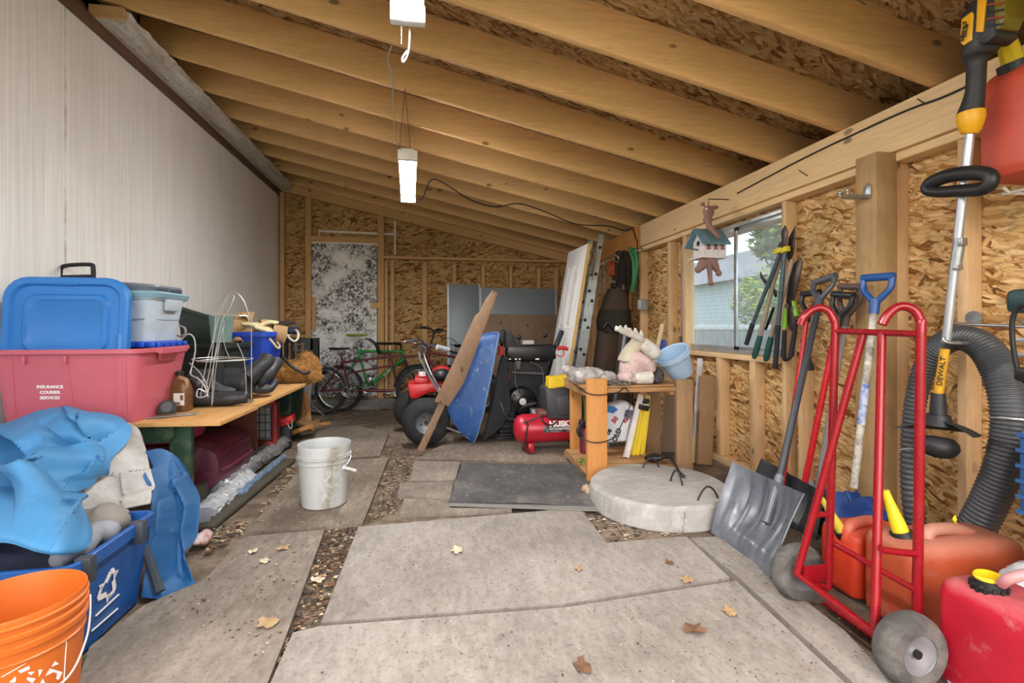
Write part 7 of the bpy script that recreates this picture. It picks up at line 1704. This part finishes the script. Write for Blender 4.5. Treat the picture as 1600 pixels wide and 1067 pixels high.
# red can hung high
r = thing('fuel_can', 'salmon red fuel can hanging high under the rafters at top right', 'fuel can', (2.1, 1.5, 1.66))
a, b = at(1537, 130, Y=1.56), at(1540, 285, Y=1.56)
xl = at(1536, 200, Y=1.56).x; z0, z1 = at(1545, 287, Y=1.56).z, at(1545, 128, Y=1.56).z
mb = MB(); mb.prism([(xl, 1.42, z0+.03), (xl+.03, 1.42, z0), (xl+.3, 1.42, z0), (xl+.33, 1.42, z0+.03), (xl+.33, 1.42, z1+.06), (xl+.17, 1.42, z1+.1), (xl+.045, 1.42, z1+.02), (xl, 1.42, z1-.02)], (0, .16, 0), bev=.025); mb.build('body', Mor4, r)
cpp = at(1583, 97, Y=1.5)
mb = MB(); mb.tube([cpp+V((.012, 0, -.035)), cpp+V((0, 0, .0))], [.05, .05], 20); mb.build('collar', Mblack, r)
mb = MB(); mb.tube([cpp+V((0, 0, .0)), cpp+V((-.02, 0, .05)), cpp+V((-.035, 0, .085))], [.035, .032, .030], 8); mb.build('spout', mat('yellow nozzle plastic', '#e3c51f', .4), r)
mb = MB(); q = at(1596, 297, Y=1.5)
for s in (0, .1): mb.tube([(XR, 1.44+s, q.z-.0), (xl+.1, 1.44+s, q.z), (xl+.07, 1.44+s, q.z+.02)], .006, 8)
mb.tube([(xl+.1, 1.42, q.z), (xl+.1, 1.56, q.z)], .006, 8); one(mb, 'wire_bracket', mat('white wire', '#dcdcda', .4), 'white wire bracket under the high salmon red fuel can', 'bracket')

# shovels ---------------------------------------------------------------------------------
def dgrip(r, a, dirv, side, w, L, q, m):
    """D grip: a = where the shaft ends; dirv up along the shaft; side across"""
    a = V(a); d = V(dirv).normalized(); s = V(side); s = (s-d*s.dot(d)).normalized()
    mb = MB(); mb.tube([a-d*.05, a+d*.02], [q*1.05, q*1.1], 12)
    for k in (-1, 1): mb.tube([a+d*.0, a+d*.035+s*k*w*.25, a+d*L*.55+s*k*w*.48, a+d*L*.92+s*k*w*.5], [q*.8, q*.75, q*.7, q*.75], 10, sub=4)
    mb.tube([a+d*L*.95-s*w*.56, a+d*L*.95+s*w*.56], q*.95, 14); return mb.build('grip', m, r)
def shaft(r, a, b, q, m, nm='shaft'): mb = MB(); mb.tube([a, b], q, 14); return mb.build(nm, m, r)
def scoop(r, P, m, depth, axis, nm='blade', ribs=5, th=.005, rm=None):
    """blade through four corners TL TR BR BL, bowed by depth along axis, with pressed ribs"""
    TL, TR, BR, BL = [V(p) for p in P]; ax = V(axis)
    def f(u, v):
        p = TL.lerp(TR, u).lerp(BL.lerp(BR, u), v); s = (u-.5)*2
        c = depth*(1-s*s)*(.35+.65*math.sin(PI*min(1, v*1.1+.1))) 
        rb = .014*max(0, math.sin(v*PI))**.7*abs(math.sin((u-.5)*PI*ribs))*(1 if abs(s) > .12 else .2)
        hump = .03*math.exp(-(s/.13)**2)*max(0, 1-v*1.05)
        return p+ax*(c-rb-hump)
    mb = MB(); mb.grid(f, 60, 36); mb.solid(th); mb.build(nm, m, r)
    return f
Mgs = mat('grey shovel plastic', '#5d626b', .3, .1, var=.12, dirt='#8b8f97', damt=.3); Mgs2 = mat('dark graphite plastic', '#34383f', .4, var=.08)
G = 'snow shovels leaning on the right wall'
TL, TR, BR, BL = at(1146, 722, X=1.86), at(1262, 770, X=1.90), at(1225, 905, X=1.60), at(1112, 832, X=1.56)
BR.z, BL.z = .016, .016; BL = at(1112, 832, Z=.016); BR = at(1205, 905, Z=.016)
TL, TR = at(1146, 722, X=BL.x+.16), at(1258, 772, X=BR.x+.2)
r = thing('snow_shovel', 'big grey ribbed snow shovel with grey D grip, nearest of the shovels', 'snow shovel', tuple((BL+BR)/2), group=G)
nrm = (TR-TL).cross(BL-TL).normalized(); nrm = nrm if nrm.x > 0 else -nrm
scoop(r, (TL, TR, BR, BL), Mgs, .10, nrm, ribs=7)
s0, s1 = at(1211, 778, X=TL.lerp(TR, .5).x+.03), at(1281, 468, X=2.16)
shaft(r, s0, s1, .017, Mgs2); dgrip(r, s1, s1-s0, (.0, -1, 0), .13, .14, .02, mat('grey grip plastic', '#4d5159', .4, var=.06)); shaft(r, s0+(s0-s1).normalized()*.12+V((-.02, 0, 0)), s0+(s1-s0)*.1, .023, Mgs, 'socket')
# black shovel with red shaft A
def shov(label, a, b, side, gm, sm, corners, bm, depth, w=.12, L=.13, q=.015, gq=.019, ribs=4):
    r = thing('snow_shovel' if bm is not Mgreyblade else 'spade', label, 'shovel', (a[0], a[1], 0), group=G)
    shaft(r, a, b, q, sm); dgrip(r, b, V(b)-V(a), side, w, L, gq, gm)
    n = (V(corners[1])-V(corners[0])).cross(V(corners[3])-V(corners[0])).normalized(); n = n if n.x > 0 else -n
    scoop(r, corners, bm, depth, n, ribs=ribs); return r
Mgreyblade = mat('grey spade steel', '#6d6f72', .4, .6)
Msred = mat('red lacquered shaft', '#bb1c26', .3, var=.06); Mkb = mat('black shovel plastic', '#202226', .4, var=.15)
a, b = at(1222, 760, X=2.02), at(1262, 490, X=2.22)
shov('black-bladed snow shovel with slim red shaft, half hidden behind the grey one', a, b, (0, -1, 0), Mkb, Msred, (at(1190, 716, X=2.05), at(1290, 772, X=2.08), at(1275, 850, X=1.98), at(1160, 790, X=1.94)), Mkb, .05, q=.013)
a, b = at(1258, 752, X=2.04), at(1310, 497, X=2.14)
shov('black snow shovel with thick red shaft and black D grip', a, b, (0, -1, 0), Mkb, Msred, (at(1215, 735, X=2.12), at(1310, 790, X=2.14), at(1300, 850, X=2.06), at(1200, 800, X=2.05)), mat('blue black plastic', '#1d2533', .4), .05, q=.016)
a, b = at(1277, 765, X=2.12), at(1322, 495, X=2.20)
shov('old grey wooden-shafted shovel with worn T grip behind the red one', a, b, (0, -1, 0), mat('worn brown grip', '#5b4b48', .6, var=.2), wood('grey weathered shaft', '#8b8784', 2, knots=False, rough=.8), (at(1262, 748, X=2.2), at(1300, 770, X=2.2), at(1298, 850, X=2.12), at(1258, 835, X=2.12)), Mgreyblade, .03, w=.13, L=.17, q=.015)
a, b = at(1334, 762, X=1.98), at(1367, 474, X=2.12)
r = shov('blue snow shovel with paint-worn white shaft and bright blue D grip', a, b, (.25, -1, 0), mat('bright blue grip', '#1f4f8f', .35, var=.06), mat('flaking white shaft', '#cfc9bd', .6, var=.1, dirt='#6f6a62', damt=.7, dscale=22), (at(1306, 768, X=2.03), at(1340, 766, X=2.06), at(1372, 815, X=1.98), at(1300, 822, X=1.94)), mat('navy blue plastic', '#1e3d78', .4), .04, w=.125, L=.135, q=.0165, gq=.02, ribs=2)
c0, c1_ = V(a).lerp(V(b), .34), V(a).lerp(V(b), .56); shaft(r, c0, c1_, .0172, mat('blue sticker', '#2c56a5', .5, dirt='#cfd5e0', damt=.7, dscale=25), 'sticker')
mb = MB(); mb.prism([at(x, y, X=2.0) for x, y in ((1286, 800), (1345, 775), (1380, 812), (1350, 850), (1295, 850))], (.06, 0, 0), bev=.01); one(mb, 'boot_tray', mat('navy blue plastic', '#1e3d78', .4), 'navy blue plastic tray wedged behind the small orange-red can', 'tray')

# shears and loppers on the window stud -----------------------------------------------------
XS = 2.30; Z_ = lambda x, y, X=XS: at(x, y, X=X)
Mblade = mat('dark blade steel', '#58504c', .4, .7, var=.25, dirt='#3a2d26', damt=.5); Mgr = mat('dark green grip', '#23504c', .5, var=.1)
G = 'shears and loppers hanging on the window stud'
def blade(r, pts, X, th, m=Mblade, nm='blade'):
    mb = MB(); mb.prism([at(x, y, X=X) for x, y in pts], (th, 0, 0), bev=.0015); return mb.build(nm, m, r)
for nx, ny in ((1232, 372),): mb = MB(); q = at(nx, ny, X=2.262); mb.tube([q, (2.374, q.y, q.z)], .004, 6); one(mb, 'nail', Mreb, 'long nail in the window stud holding the shears and loppers', 'nail')
r = thing('lopper', 'long grey-handled lopper with yellow collars, in front of the shears', 'lopper', tuple(Z_(1222, 400)), group=G)
for pts, g in ((((1219, 396), (1200, 445), (1176, 506)), ((1176, 506), (1166, 538))), (((1226, 396), (1221, 450), (1216, 508)), ((1216, 508), (1211, 576)))):
    mb = MB(); mb.tube([Z_(x, y, 2.27) for x, y in pts], .0135, 12); mb.build('handle', mat('blue grey lacquer', '#4b5c68', .3, .3), r); mb = MB(); mb.tube([Z_(*g[0], 2.27), Z_(*g[1], 2.27)], [.017, .016], 12); mb.build('grip', Mrub, r)
for a, b in (((1212, 394), (1222, 390)), ((1222, 392), (1232, 388))): mb = MB(); mb.bar(Z_(*a, 2.268), Z_(*b, 2.268), .034, .03, up=(-1, 0, 0), bev=.003); mb.build('yellow_collar', mat('lopper yellow', '#cfc12e', .5), r)
blade(r, [(1219, 392), (1221, 372), (1220, 362), (1226, 352), (1230, 362), (1228, 380), (1226, 392)], 2.265, .008); blade(r, [(1215, 385), (1219, 378), (1222, 386), (1218, 392)], 2.262, .006, Mblack, 'spring')
r = thing('hedge_shears', 'hedge shears with bare wooden handles and dark green grips', 'hedge shears', tuple(Z_(1230, 420)), group=G)
Wsh = mat('bare grey wood handle', '#9c8d7f', .7, var=.15, bump=.2)
for pts, g in ((((1222, 400), (1206, 450), (1187, 526)), ((1188, 524), (1178, 560))), (((1238, 405), (1226, 450), (1204, 528)), ((1205, 526), (1196, 564)))):
    mb = MB(); mb.tube([Z_(x, y, 2.30) for x, y in pts], [.012, .014, .016], 12); mb.build('handle', Wsh, r); mb = MB(); a, b = Z_(*g[0], 2.30), Z_(*g[1], 2.30); mb.tube([a, a.lerp(b, .3), a.lerp(b, .85), b], [.018, .021, .021, .012], 12); mb.build('grip', Mgr, r)
blade(r, [(1228, 400), (1232, 372), (1238, 360), (1242, 352), (1242, 372), (1239, 398), (1233, 410)], 2.30, .006); 
r = thing('garden_shears', 'rusty broad-bladed shears with lime green and black handles', 'shears', tuple(Z_(1245, 440)), group=G)
blade(r, [(1228, 470), (1232, 440), (1240, 412), (1250, 402), (1253, 410), (1248, 440), (1238, 478), (1231, 482)], 2.32, .007); blade(r, [(1230, 482), (1240, 478), (1242, 505), (1236, 518), (1230, 505)], 2.315, .006)
for pts, m in ((((1228, 482), (1226, 512)), mat('lime plastic', '#7fb52f', .4)), (((1240, 470), (1245, 494)), mat('lime plastic', '#7fb52f', .4)), (((1226, 516), (1224, 558)), Mrub), (((1244, 500), (1236, 556)), Mrub), (((1254, 530), (1268, 578)), Mrub)):
    mb = MB(); mb.tube([Z_(*pts[0], 2.33), Z_(*pts[1], 2.33)], [.013, .017], 12); mb.build('handle', m, r)
mb = MB(); mb.tube([Z_(x, y, 2.33) for x, y in ((1224, 556), (1226, 562), (1233, 560), (1237, 552))], .012, 10, sub=3); mb.build('hand_loop', Mrub, r)
mb = MB(); mb.cyl(Z_(1229, 478, 2.31), Z_(1229, 478, 2.335), .014, n=14); mb.build('pivot', Mblack, r)
r = thing('pruning_shears', 'small dark pruning shears behind the lopper against the glass', 'pruning shears', tuple(Z_(1205, 450, 2.40)), group=G)
blade(r, [(1187, 424), (1192, 432), (1199, 440), (1196, 446), (1188, 434)], 2.39, .006); blade(r, [(1209, 450), (1214, 455), (1212, 465), (1208, 460)], 2.39, .006)
for pts in (((1196, 440), (1208, 452), (1212, 462)), ((1209, 480), (1202, 500), (1196, 515))): mb = MB(); mb.tube([Z_(x, y, 2.39) for x, y in pts], .010, 10, sub=2); mb.build('handle', Mblack, r)
# bear / moose bird house -------------------------------------------------------------------
Xb = 2.20; Bh = lambda x, y, X=Xb: at(x, y, X=X)
r = thing('birdhouse', 'hanging birdhouse with a brown moose climbing through it, in front of the window', 'birdhouse', tuple(Bh(1107, 402)))
Mbrn = mat('mauve brown wood paint', '#8b6a63', .7, var=.1, bump=.2); Mroof = mat('blue grey roof paint', '#5d7f93', .6, var=.15, dirt='#a9b9bd', damt=.3, dscale=25); Mwhs = mat('white house paint', '#dcd5d2', .7, var=.06, dirt='#9b7f86', damt=.3, dscale=25)
x0, x1, y0, y1 = 2.13, 2.325, 3.43, 3.585; zb, ze, zp = 1.648, 1.775, 1.868; ym_ = (y0+y1)/2
mb = MB(); mb.prism([(x0, y0, zb), (x0, y1, zb), (x0, y1, ze), (x0, ym_, zp-.012), (x0, y0, ze)], (x1-x0, 0, 0), bev=.003); mb.build('walls', Mwhs, r)
for s in (-1, 1):
    mb = MB(); a0 = V((x0-.045, ym_, zp)); b0_ = V((x0-.045, ym_+s*.125, ze-.04)); n_ = V((0, s*.5, .6)).normalized()*.014; mb.prism([a0, b0_, b0_+n_, a0+n_], (x1-x0+.05, 0, 0), bev=.002); mb.build('roof', Mroof, r)
mb = MB(); mb.box2((x0-.03, y0-.02, zb-.012), (x1, y1+.02, zb+.002), bev=.003); mb.build('floor_board', Mwhs, r)
mb = MB(); mb.cyl((x0+.004, ym_, ze-.015), (x0-.002, ym_, ze-.015), .022, n=20); mb.build('entrance_hole', Mdarkp, r)
mb = MB(); mb.cyl((x0, ym_, ze-.065), (x0-.05, ym_, ze-.06), .005, n=8); mb.build('perch', Mblack, r)
for k in (.2, .52, .82):
    x = x0+(x1-x0)*k; mb = MB(); mb.box((x, y0-.001, ze-.035), (.026, .006, .04)); mb.box((x, y0-.004, ze-.065), (.032, .012, .012)); mb.build('window_panel', mat('dusty pink paint', '#9a4a60', .6), r)
Hd = lambda x, y, d=0: at(x, y, Y=y0-.03-d)
mb = MB(); hd = Hd(1107, 331); mb.ell(hd, (.045, .03, .05)); mb.ell(Hd(1117, 324), (.03, .025, .016)); mb.ell(Hd(1098, 319), (.02, .016, .016)); mb.ell(Hd(1106, 343), (.038, .03, .035)); mb.tube([Hd(1107, 340), Hd(1107, 350, .02), Hd(1112, 358, .04), Hd(1120, 367, .06), Hd(1124, 373, .06)], [.026, .024, .02, .02, .015], 10, sub=3); blob(mb, .007, 2).build('moose_head', Mbrn, r)
mb = MB(); mb.ell(Hd(1107, 410, -.08), (.062, .05, .05)); mb.tube([Hd(1107, 401, -.08), Hd(1107, 412, -.08)], .06, 12); mb.tube([Hd(1100, 408, -.05), Hd(1094, 420, -.04)], [.04, .032], 10); mb.ell(Hd(1091, 421, -.04), (.03, .028, .03)); mb.tube([Hd(1114, 408, -.05), Hd(1120, 422, -.04)], [.036, .026], 10); mb.ell(Hd(1123, 427, -.04), (.026, .024, .026)); mb.tube([Hd(1107, 410, -.04), Hd(1109, 425, -.03), Hd(1110, 440, -.03)], [.022, .02, .018], 10); mb.ell(Hd(1111, 443, -.03), (.028, .026, .014)); blob(mb, .007, 2).build('moose_body', Mbrn, r)
mb = MB(); e = Hd(1104, 326, .028); mb.ell(e, (.01, .006, .012)); mb.build('eye', Mwhs, r)
mb = MB(); mb.tube([Hd(1107, 320), Hd(1107, 311), (2.34, Hd(1107, 311).y+.02, Hd(1107, 311).z+.01)], .004, 6); mb.build('hook', Mreb, r)

# hook on the post, brackets ------------------------------------------------------------------
p = at(1357, 298, X=2.245)
r = thing('wall_hook', 'bright steel double hook screwed to the weathered post', 'hook', tuple(p))
mb = MB(); mb.prism([(2.243, p.y-.02, p.z-.04), (2.243, p.y+.02, p.z-.04), (2.243, p.y+.022, p.z+.02), (2.243, p.y, p.z+.04), (2.243, p.y-.022, p.z+.02)], (-.006, 0, 0), bev=.002); mb.build('plate', Msteel, r)
for s in (-.015, .03): mb = MB(); mb.tube([(2.24, p.y+s, p.z-.03), (2.13, p.y+s+.01, p.z-.03), (2.115, p.y+s+.01, p.z-.01)], .008, 8, sub=3); mb.ell((2.115, p.y+s+.01, p.z-.005), .011); mb.build('prong', Msteel, r)
p = at(1522, 497, X=2.37)
r = thing('wall_hook', 'long grey hook bar on the right stud carrying the corrugated hose', 'hook', tuple(p))
mb = MB(); mb.cyl((2.371, p.y, p.z), (2.364, p.y, p.z), .032, n=20); mb.build('plate', Msteel, r); mb = MB(); mb.tube([at(1485, 505, X=2.20), at(1520, 507, X=2.30), at(1640, 512, X=2.30)], .007, 8); mb.tube([at(1600, 507, X=2.34), (2.372, p.y-.15, p.z)], .007, 8); mb.build('bar', Msteel, r); mb = MB(); mb.tube([at(1474, 527, X=2.05), at(1478, 534, X=2.05), at(1500, 536, X=2.10), at(1515, 535, X=2.2), (2.37, p.y, p.z-.07)], .007, 8, sub=3); mb.build('lower_hook', Msteel, r)
# corrugated hose loop -----------------------------------------------------------------------------
P = [at(x, y, X=X) for x, y, X in ((1432, 830, 2.20), (1424, 760, 2.21), (1424, 690, 2.22), (1430, 630, 2.23), (1444, 578, 2.23), (1470, 540, 2.22), (1502, 528, 2.22), (1535, 541, 2.22), (1560, 575, 2.22), (1576, 625, 2.21), (1578, 680, 2.20), (1566, 735, 2.19), (1545, 785, 2.18), (1520, 832, 2.17), (1508, 850, 2.17))]
mb = MB(); mb.tube(P, 1, 28, sub=34); pts_n = 14*34+1
vs = list(mb.b.verts)
cen = []
for i in range(pts_n):
    ring = vs[i*28:(i+1)*28]; c = sum((v.co for v in ring), V())/28
    q = .040+.018*min(1, max(0, (i/34-3)/5))+.003*math.sin(i*PI/2)
    for v in ring: v.co = c+(v.co-c).normalized()*q
one(mb, 'corrugated_hose', mat('grey corrugated hose', '#45474b', .4, var=.12), 'thick dark corrugated hose looped over the hook at right', 'hose', ang=80)
# string trimmer ------------------------------------------------------------------------------------
Xt = 2.08; C = lambda x, y, X=Xt: at(x, y, X=X)
Myl = mat('tool yellow', '#e6a817', .4, var=.05); Mtb = mat('tool black', '#26272a', .5, var=.1, bump=.1)
r = thing('string_trimmer', 'yellow and black cordless string trimmer hanging on the right wall', 'string trimmer', tuple(C(1470, 700)))
ta, tb, tc_ = C(1516, 207), C(1478, 535), C(1466, 618)
mb = MB(); mb.tube([ta, tb], .0155, 16); mb.build('upper_shaft', mat('pale aluminium tube', '#b9bcc4', .35, .6), r)
mb = MB(); m0, m1 = C(1500, 372), C(1492, 422); mb.tube([m0, m1], .019, 14); d = (m1-m0).normalized(); mb.build('coupling', Malu, r)
mb = MB(); mb.box(C(1504, 378, Xt-.01), (.03, .018, .03), bev=.003); mb.box(C(1497, 418, Xt-.01), (.03, .018, .02), bev=.003); mb.build('latch', Msteel, r)
mb = MB(); mb.tube([tb.lerp(tc_, .12), tc_], .0165, 16); mb.build('lower_shaft', mat('worn yellow tube', '#d19a1e', .45, dirt='#3a352c', damt=.35, dscale=20), r)
o = C(1471, 580, Xt-.0175); dd = (tb-tc_); text('DEWALT', 'lettering', Mdarkp, r, frame(o+V((0, 0, 0)), dd, V((0, 1, 0)).cross(dd)*0+V((0, -1, 0)).cross(dd).cross(dd)*0+V((0, 1, .1))), .03, .001, label='black lettering on the shaft')
mb = MB(); mb.tube([tc_+V((0, 0, .01)), C(1466, 652)], [.024, .03], 14); mb.tube([C(1466, 648), C(1466, 664)], [.04, .05], 16); mb.build('motor_neck', Mtb, r)
mb = MB()
def gd(u, v): a = -2.2+u*3.9; q = .03+.12*v; return C(1468, 660)+V((math.cos(a)*q*.7-.02, -math.sin(a)*q, -.0-.035*v*v+.012*math.sin(a)))
mb.grid(gd, 30, 8); mb.solid(.006); mb.build('guard', mat('dusty green black', '#2f332f', .6, var=.2), r)
mb = MB().lathe([(0, .03), (.045, .03), (.062, .01), (.066, -.01), (.06, -.025), (.045, -.045), (.02, -.052), (0, -.053)], C(1468, 695), (.1, 0, 1), 32); mb.build('spool', Mtb, r)
mb = MB(); mb.tube([C(1440, 702), C(1420, 700), C(1404, 703)], .0015, 5); mb.build('line', mat('trimmer line', '#aebfb4', .4), r)
mb = MB(); mb.tube([C(1545, 0, Xt).lerp(C(1540, 60), 0), C(1537, 60), C(1528, 85), C(1526, 100), C(1524, 140), C(1519, 165), C(1516, 178)], [.055, .06, .052, .030, .030, .036, .042], 20, sub=4); mb.build('grip', Mtb, r)
mb = MB(); mb.tube([C(1517, 176), C(1517, 186), C(1517, 205), C(1516, 209)], [.043, .044, .032, .022], 20); mb.build('yellow_nose', Myl, r)
mb = MB(); a = C(1533, -30), C(1544, 40); mb.prism([C(x, y, Xt-.055) for x, y in ((1500, 20), (1519, 10), (1530, -15), (1552, -15), (1556, 55), (1538, 70), (1518, 66), (1500, 72), (1498, 60))], (.11, 0, 0), bev=.012); mb.build('motor_body', Mtb, r)
mb = MB(); mb.prism([C(x, y, Xt-.06) for x, y in ((1502, 30), (1518, 18), (1521, 22), (1519, 62), (1505, 71), (1499, 66))], (.01, 0, 0), bev=.003); pl = mb.build('yellow_panel', Myl, r)
mb = MB(); mb.prism([C(x, y, Xt-.062) for x, y in ((1527, -8), (1541, -8), (1535, 50), (1524, 50))], (.01, 0, 0), bev=.003); mb.build('yellow_panel', Myl, r)
fr_ = lambda x, y: frame(C(x, y, Xt-.063), (C(1504, 62)-C(1509, 36)), (0, 1, 0))
up_ = C(1508, 38)-C(1504, 62); M_t = frame(C(1505.5, 49, Xt-.063), up_, V((0, 1, 0)))
text('DEWALT', 'lettering', Mdarkp, r, M_t, .018, .0012, .0006, label='black brand lettering on the yellow panel'); text('CORDLESS', 'lettering', Mdarkp, r, frame(C(1510, 48, Xt-.063), up_, V((0, 1, 0))), .010, .001)
mb = MB(); mb.prism([C(x, y, Xt-.05) for x, y in ((1541, -10), (1570, -10), (1571, 25), (1562, 45), (1545, 50))], (.09, 0, 0), bev=.008); mb.build('battery', mat('olive translucent case', '#70641f', .4, var=.2), r)
for k in range(4): mb = MB(); mb.bar(C(1543, 8+k*11, Xt-.056), C(1568, 4+k*11, Xt-.056), .006, .006, up=(-1, 0, 0)); mb.build('vent_slot', Mtb if k % 2 else mat('dull red slot', '#8c3a1e', .5), r)
mb = MB(); mb.tube(px((1503, 18, 1.72), (1530, 4, 1.70), (1560, 0, 1.68), (1583, 5, 1.66), (1580, 30, 1.66), (1573, 52, 1.66)), .003, 6, sub=4); mb.build('hang_string', mat('white string', '#d8d2c4', .8), r)
mb = MB(); mb.tube([C(x, y, Xt-.03) for x, y in ((1546, 274), (1520, 270), (1485, 274), (1462, 282), (1450, 290), (1450, 297), (1465, 300), (1500, 298), (1532, 296), (1546, 288))], [.026, .028, .028, .028, .024, .022, .022, .024, .026, .026], 12, closed=True, sub=3); mb.build('front_handle', Mblack, r)
# cord and tacks along the beam --------------------------------------------------------------------
mb = MB(); mb.tube([at(x, y, X=2.329) for x, y in ((1152, 302), (1250, 250), (1340, 207), (1420, 171), (1470, 153), (1530, 126))], .005, 8, sub=4); one(mb, 'black_cable', Mcordk, 'black cable stapled along the face of the right beam', 'cable')
for (x, y), lab in (((1447, 163), 'bent nail in the beam near the trimmer'), ((1262, 275), 'bent nail in the beam left of the post')):
    mb = MB(); mb.tube([at(x, y, X=2.334), at(x-14, y-9, X=2.30)], .003, 6); one(mb, 'nail', Mreb, lab, 'nail')
# right edge: power tool, bit, crate ---------------------------------------------------------------
r = thing('power_drill', 'dark teal power tool hanging at the right edge with its black cable', 'power tool', tuple(at(1596, 485, X=2.2)))
p = at(1612, 470, X=2.2); mb = MB(); mb.box(p, (.08, .12, .09), bev=.02); mb.build('body', mat('dark teal plastic', '#1f3f42', .45), r)
mb = MB(); mb.tube([at(x, y, X=2.12) for x, y in ((1603, 476), (1590, 482), (1582, 500), (1582, 530), (1586, 560), (1593, 585), (1606, 600))], .008, 10, sub=5); mb.build('cable', Mcordk, r)
mb = MB(); mb.box(at(1606, 585, X=2.11), (.05, .06, .05), bev=.012); mb.build('plug', Mcordk, r)
mb = MB(); mb.tube([at(1547, 652, X=2.08), at(1560, 653, X=2.08), at(1562, 653, X=2.08), at(1640, 660, X=2.08)], [.002, .006, .008, .008], 8); one(mb, 'steel_rod', Msteel, 'thin pointed steel rod sticking out in front of the corrugated hose', 'rod')
for k, y in enumerate((531, 554)):
    mb = MB(); mb.tube([at(1588, y, X=2.25), at(1640, y+2, X=2.25)], .01, 8); one(mb, 'peg', mat('pale steel peg', '#c8ccd0', .3, .7), ('upper' if k == 0 else 'lower')+' of two bright pegs beside the hose at the right edge', 'peg')
r = thing('plastic_crate', 'blue slatted plastic crate at the right edge of the photo', 'crate', tuple(at(1600, 790, X=1.95)))
a, b = at(1591, 672, X=1.95), at(1593, 806, X=1.95); Mcb = mat('crate blue', '#2a568c', .4)
mb = MB(); mb.box2((1.95, a.y-.3, b.z), (2.2, a.y, a.z), bev=.01); mb.build('body', Mcb, r)
for k in range(6): z = b.z+.015+(a.z-b.z-.03)*k/5; mb = MB(); mb.box2((1.943, a.y-.3, z-.006), (1.95, a.y+.004, z+.006)); mb.build('slat', Mcb, r)
mb = MB(); mb.tube([(2.05, a.y-.15, b.z+.01), (2.05, a.y-.15, -.01)], .03, 8) if False else mb.box2((2.0, a.y-.25, -.02), (2.18, a.y-.05, b.z+.002)); mb.build('support', Mblack, r)
mb = MB(); mb.tube(px((1493, 806, 1.5), (1490, 812, 1.5), (1494, 818, 1.5), (1491, 826, 1.5)), .004, 6, sub=3); mb.ell(at(1492, 811, Y=1.5), .007); mb.build('dangling_cap', mat('yellow nozzle plastic', '#e3c51f', .4), [o for o in bpy.data.objects if o.get('label', '').startswith('large dusty orange')][0])
# ================================================================== light
w = bpy.data.worlds.new('world'); S.world = w; w.use_nodes = True
nt = w.node_tree; bg = nt.nodes['Background']
sky = nt.nodes.new('ShaderNodeTexSky'); sky.sky_type = 'NISHITA'; sky.sun_disc = False; sky.sun_elevation = math.radians(42); sky.sun_rotation = math.radians(200); sky.dust_density = 3; sky.ozone_density = 1
mixn = nt.nodes.new('ShaderNodeMix'); mixn.data_type = 'RGBA'; mixn.inputs[0].default_value = .65
nt.links.new(sky.outputs[0], mixn.inputs[6]); mixn.inputs[7].default_value = (.9, .95, 1, 1)
nt.links.new(mixn.outputs[2], bg.inputs[0]); bg.inputs[1].default_value = 1.2
S.view_settings.view_transform = 'Standard'; S.view_settings.look = 'None'; S.view_settings.gamma = 1; S.view_settings.exposure = 0.4
S.view_settings.use_curve_mapping = False
S.cycles.max_bounces = 10; S.cycles.diffuse_bounces = 6; S.cycles.use_denoising = True
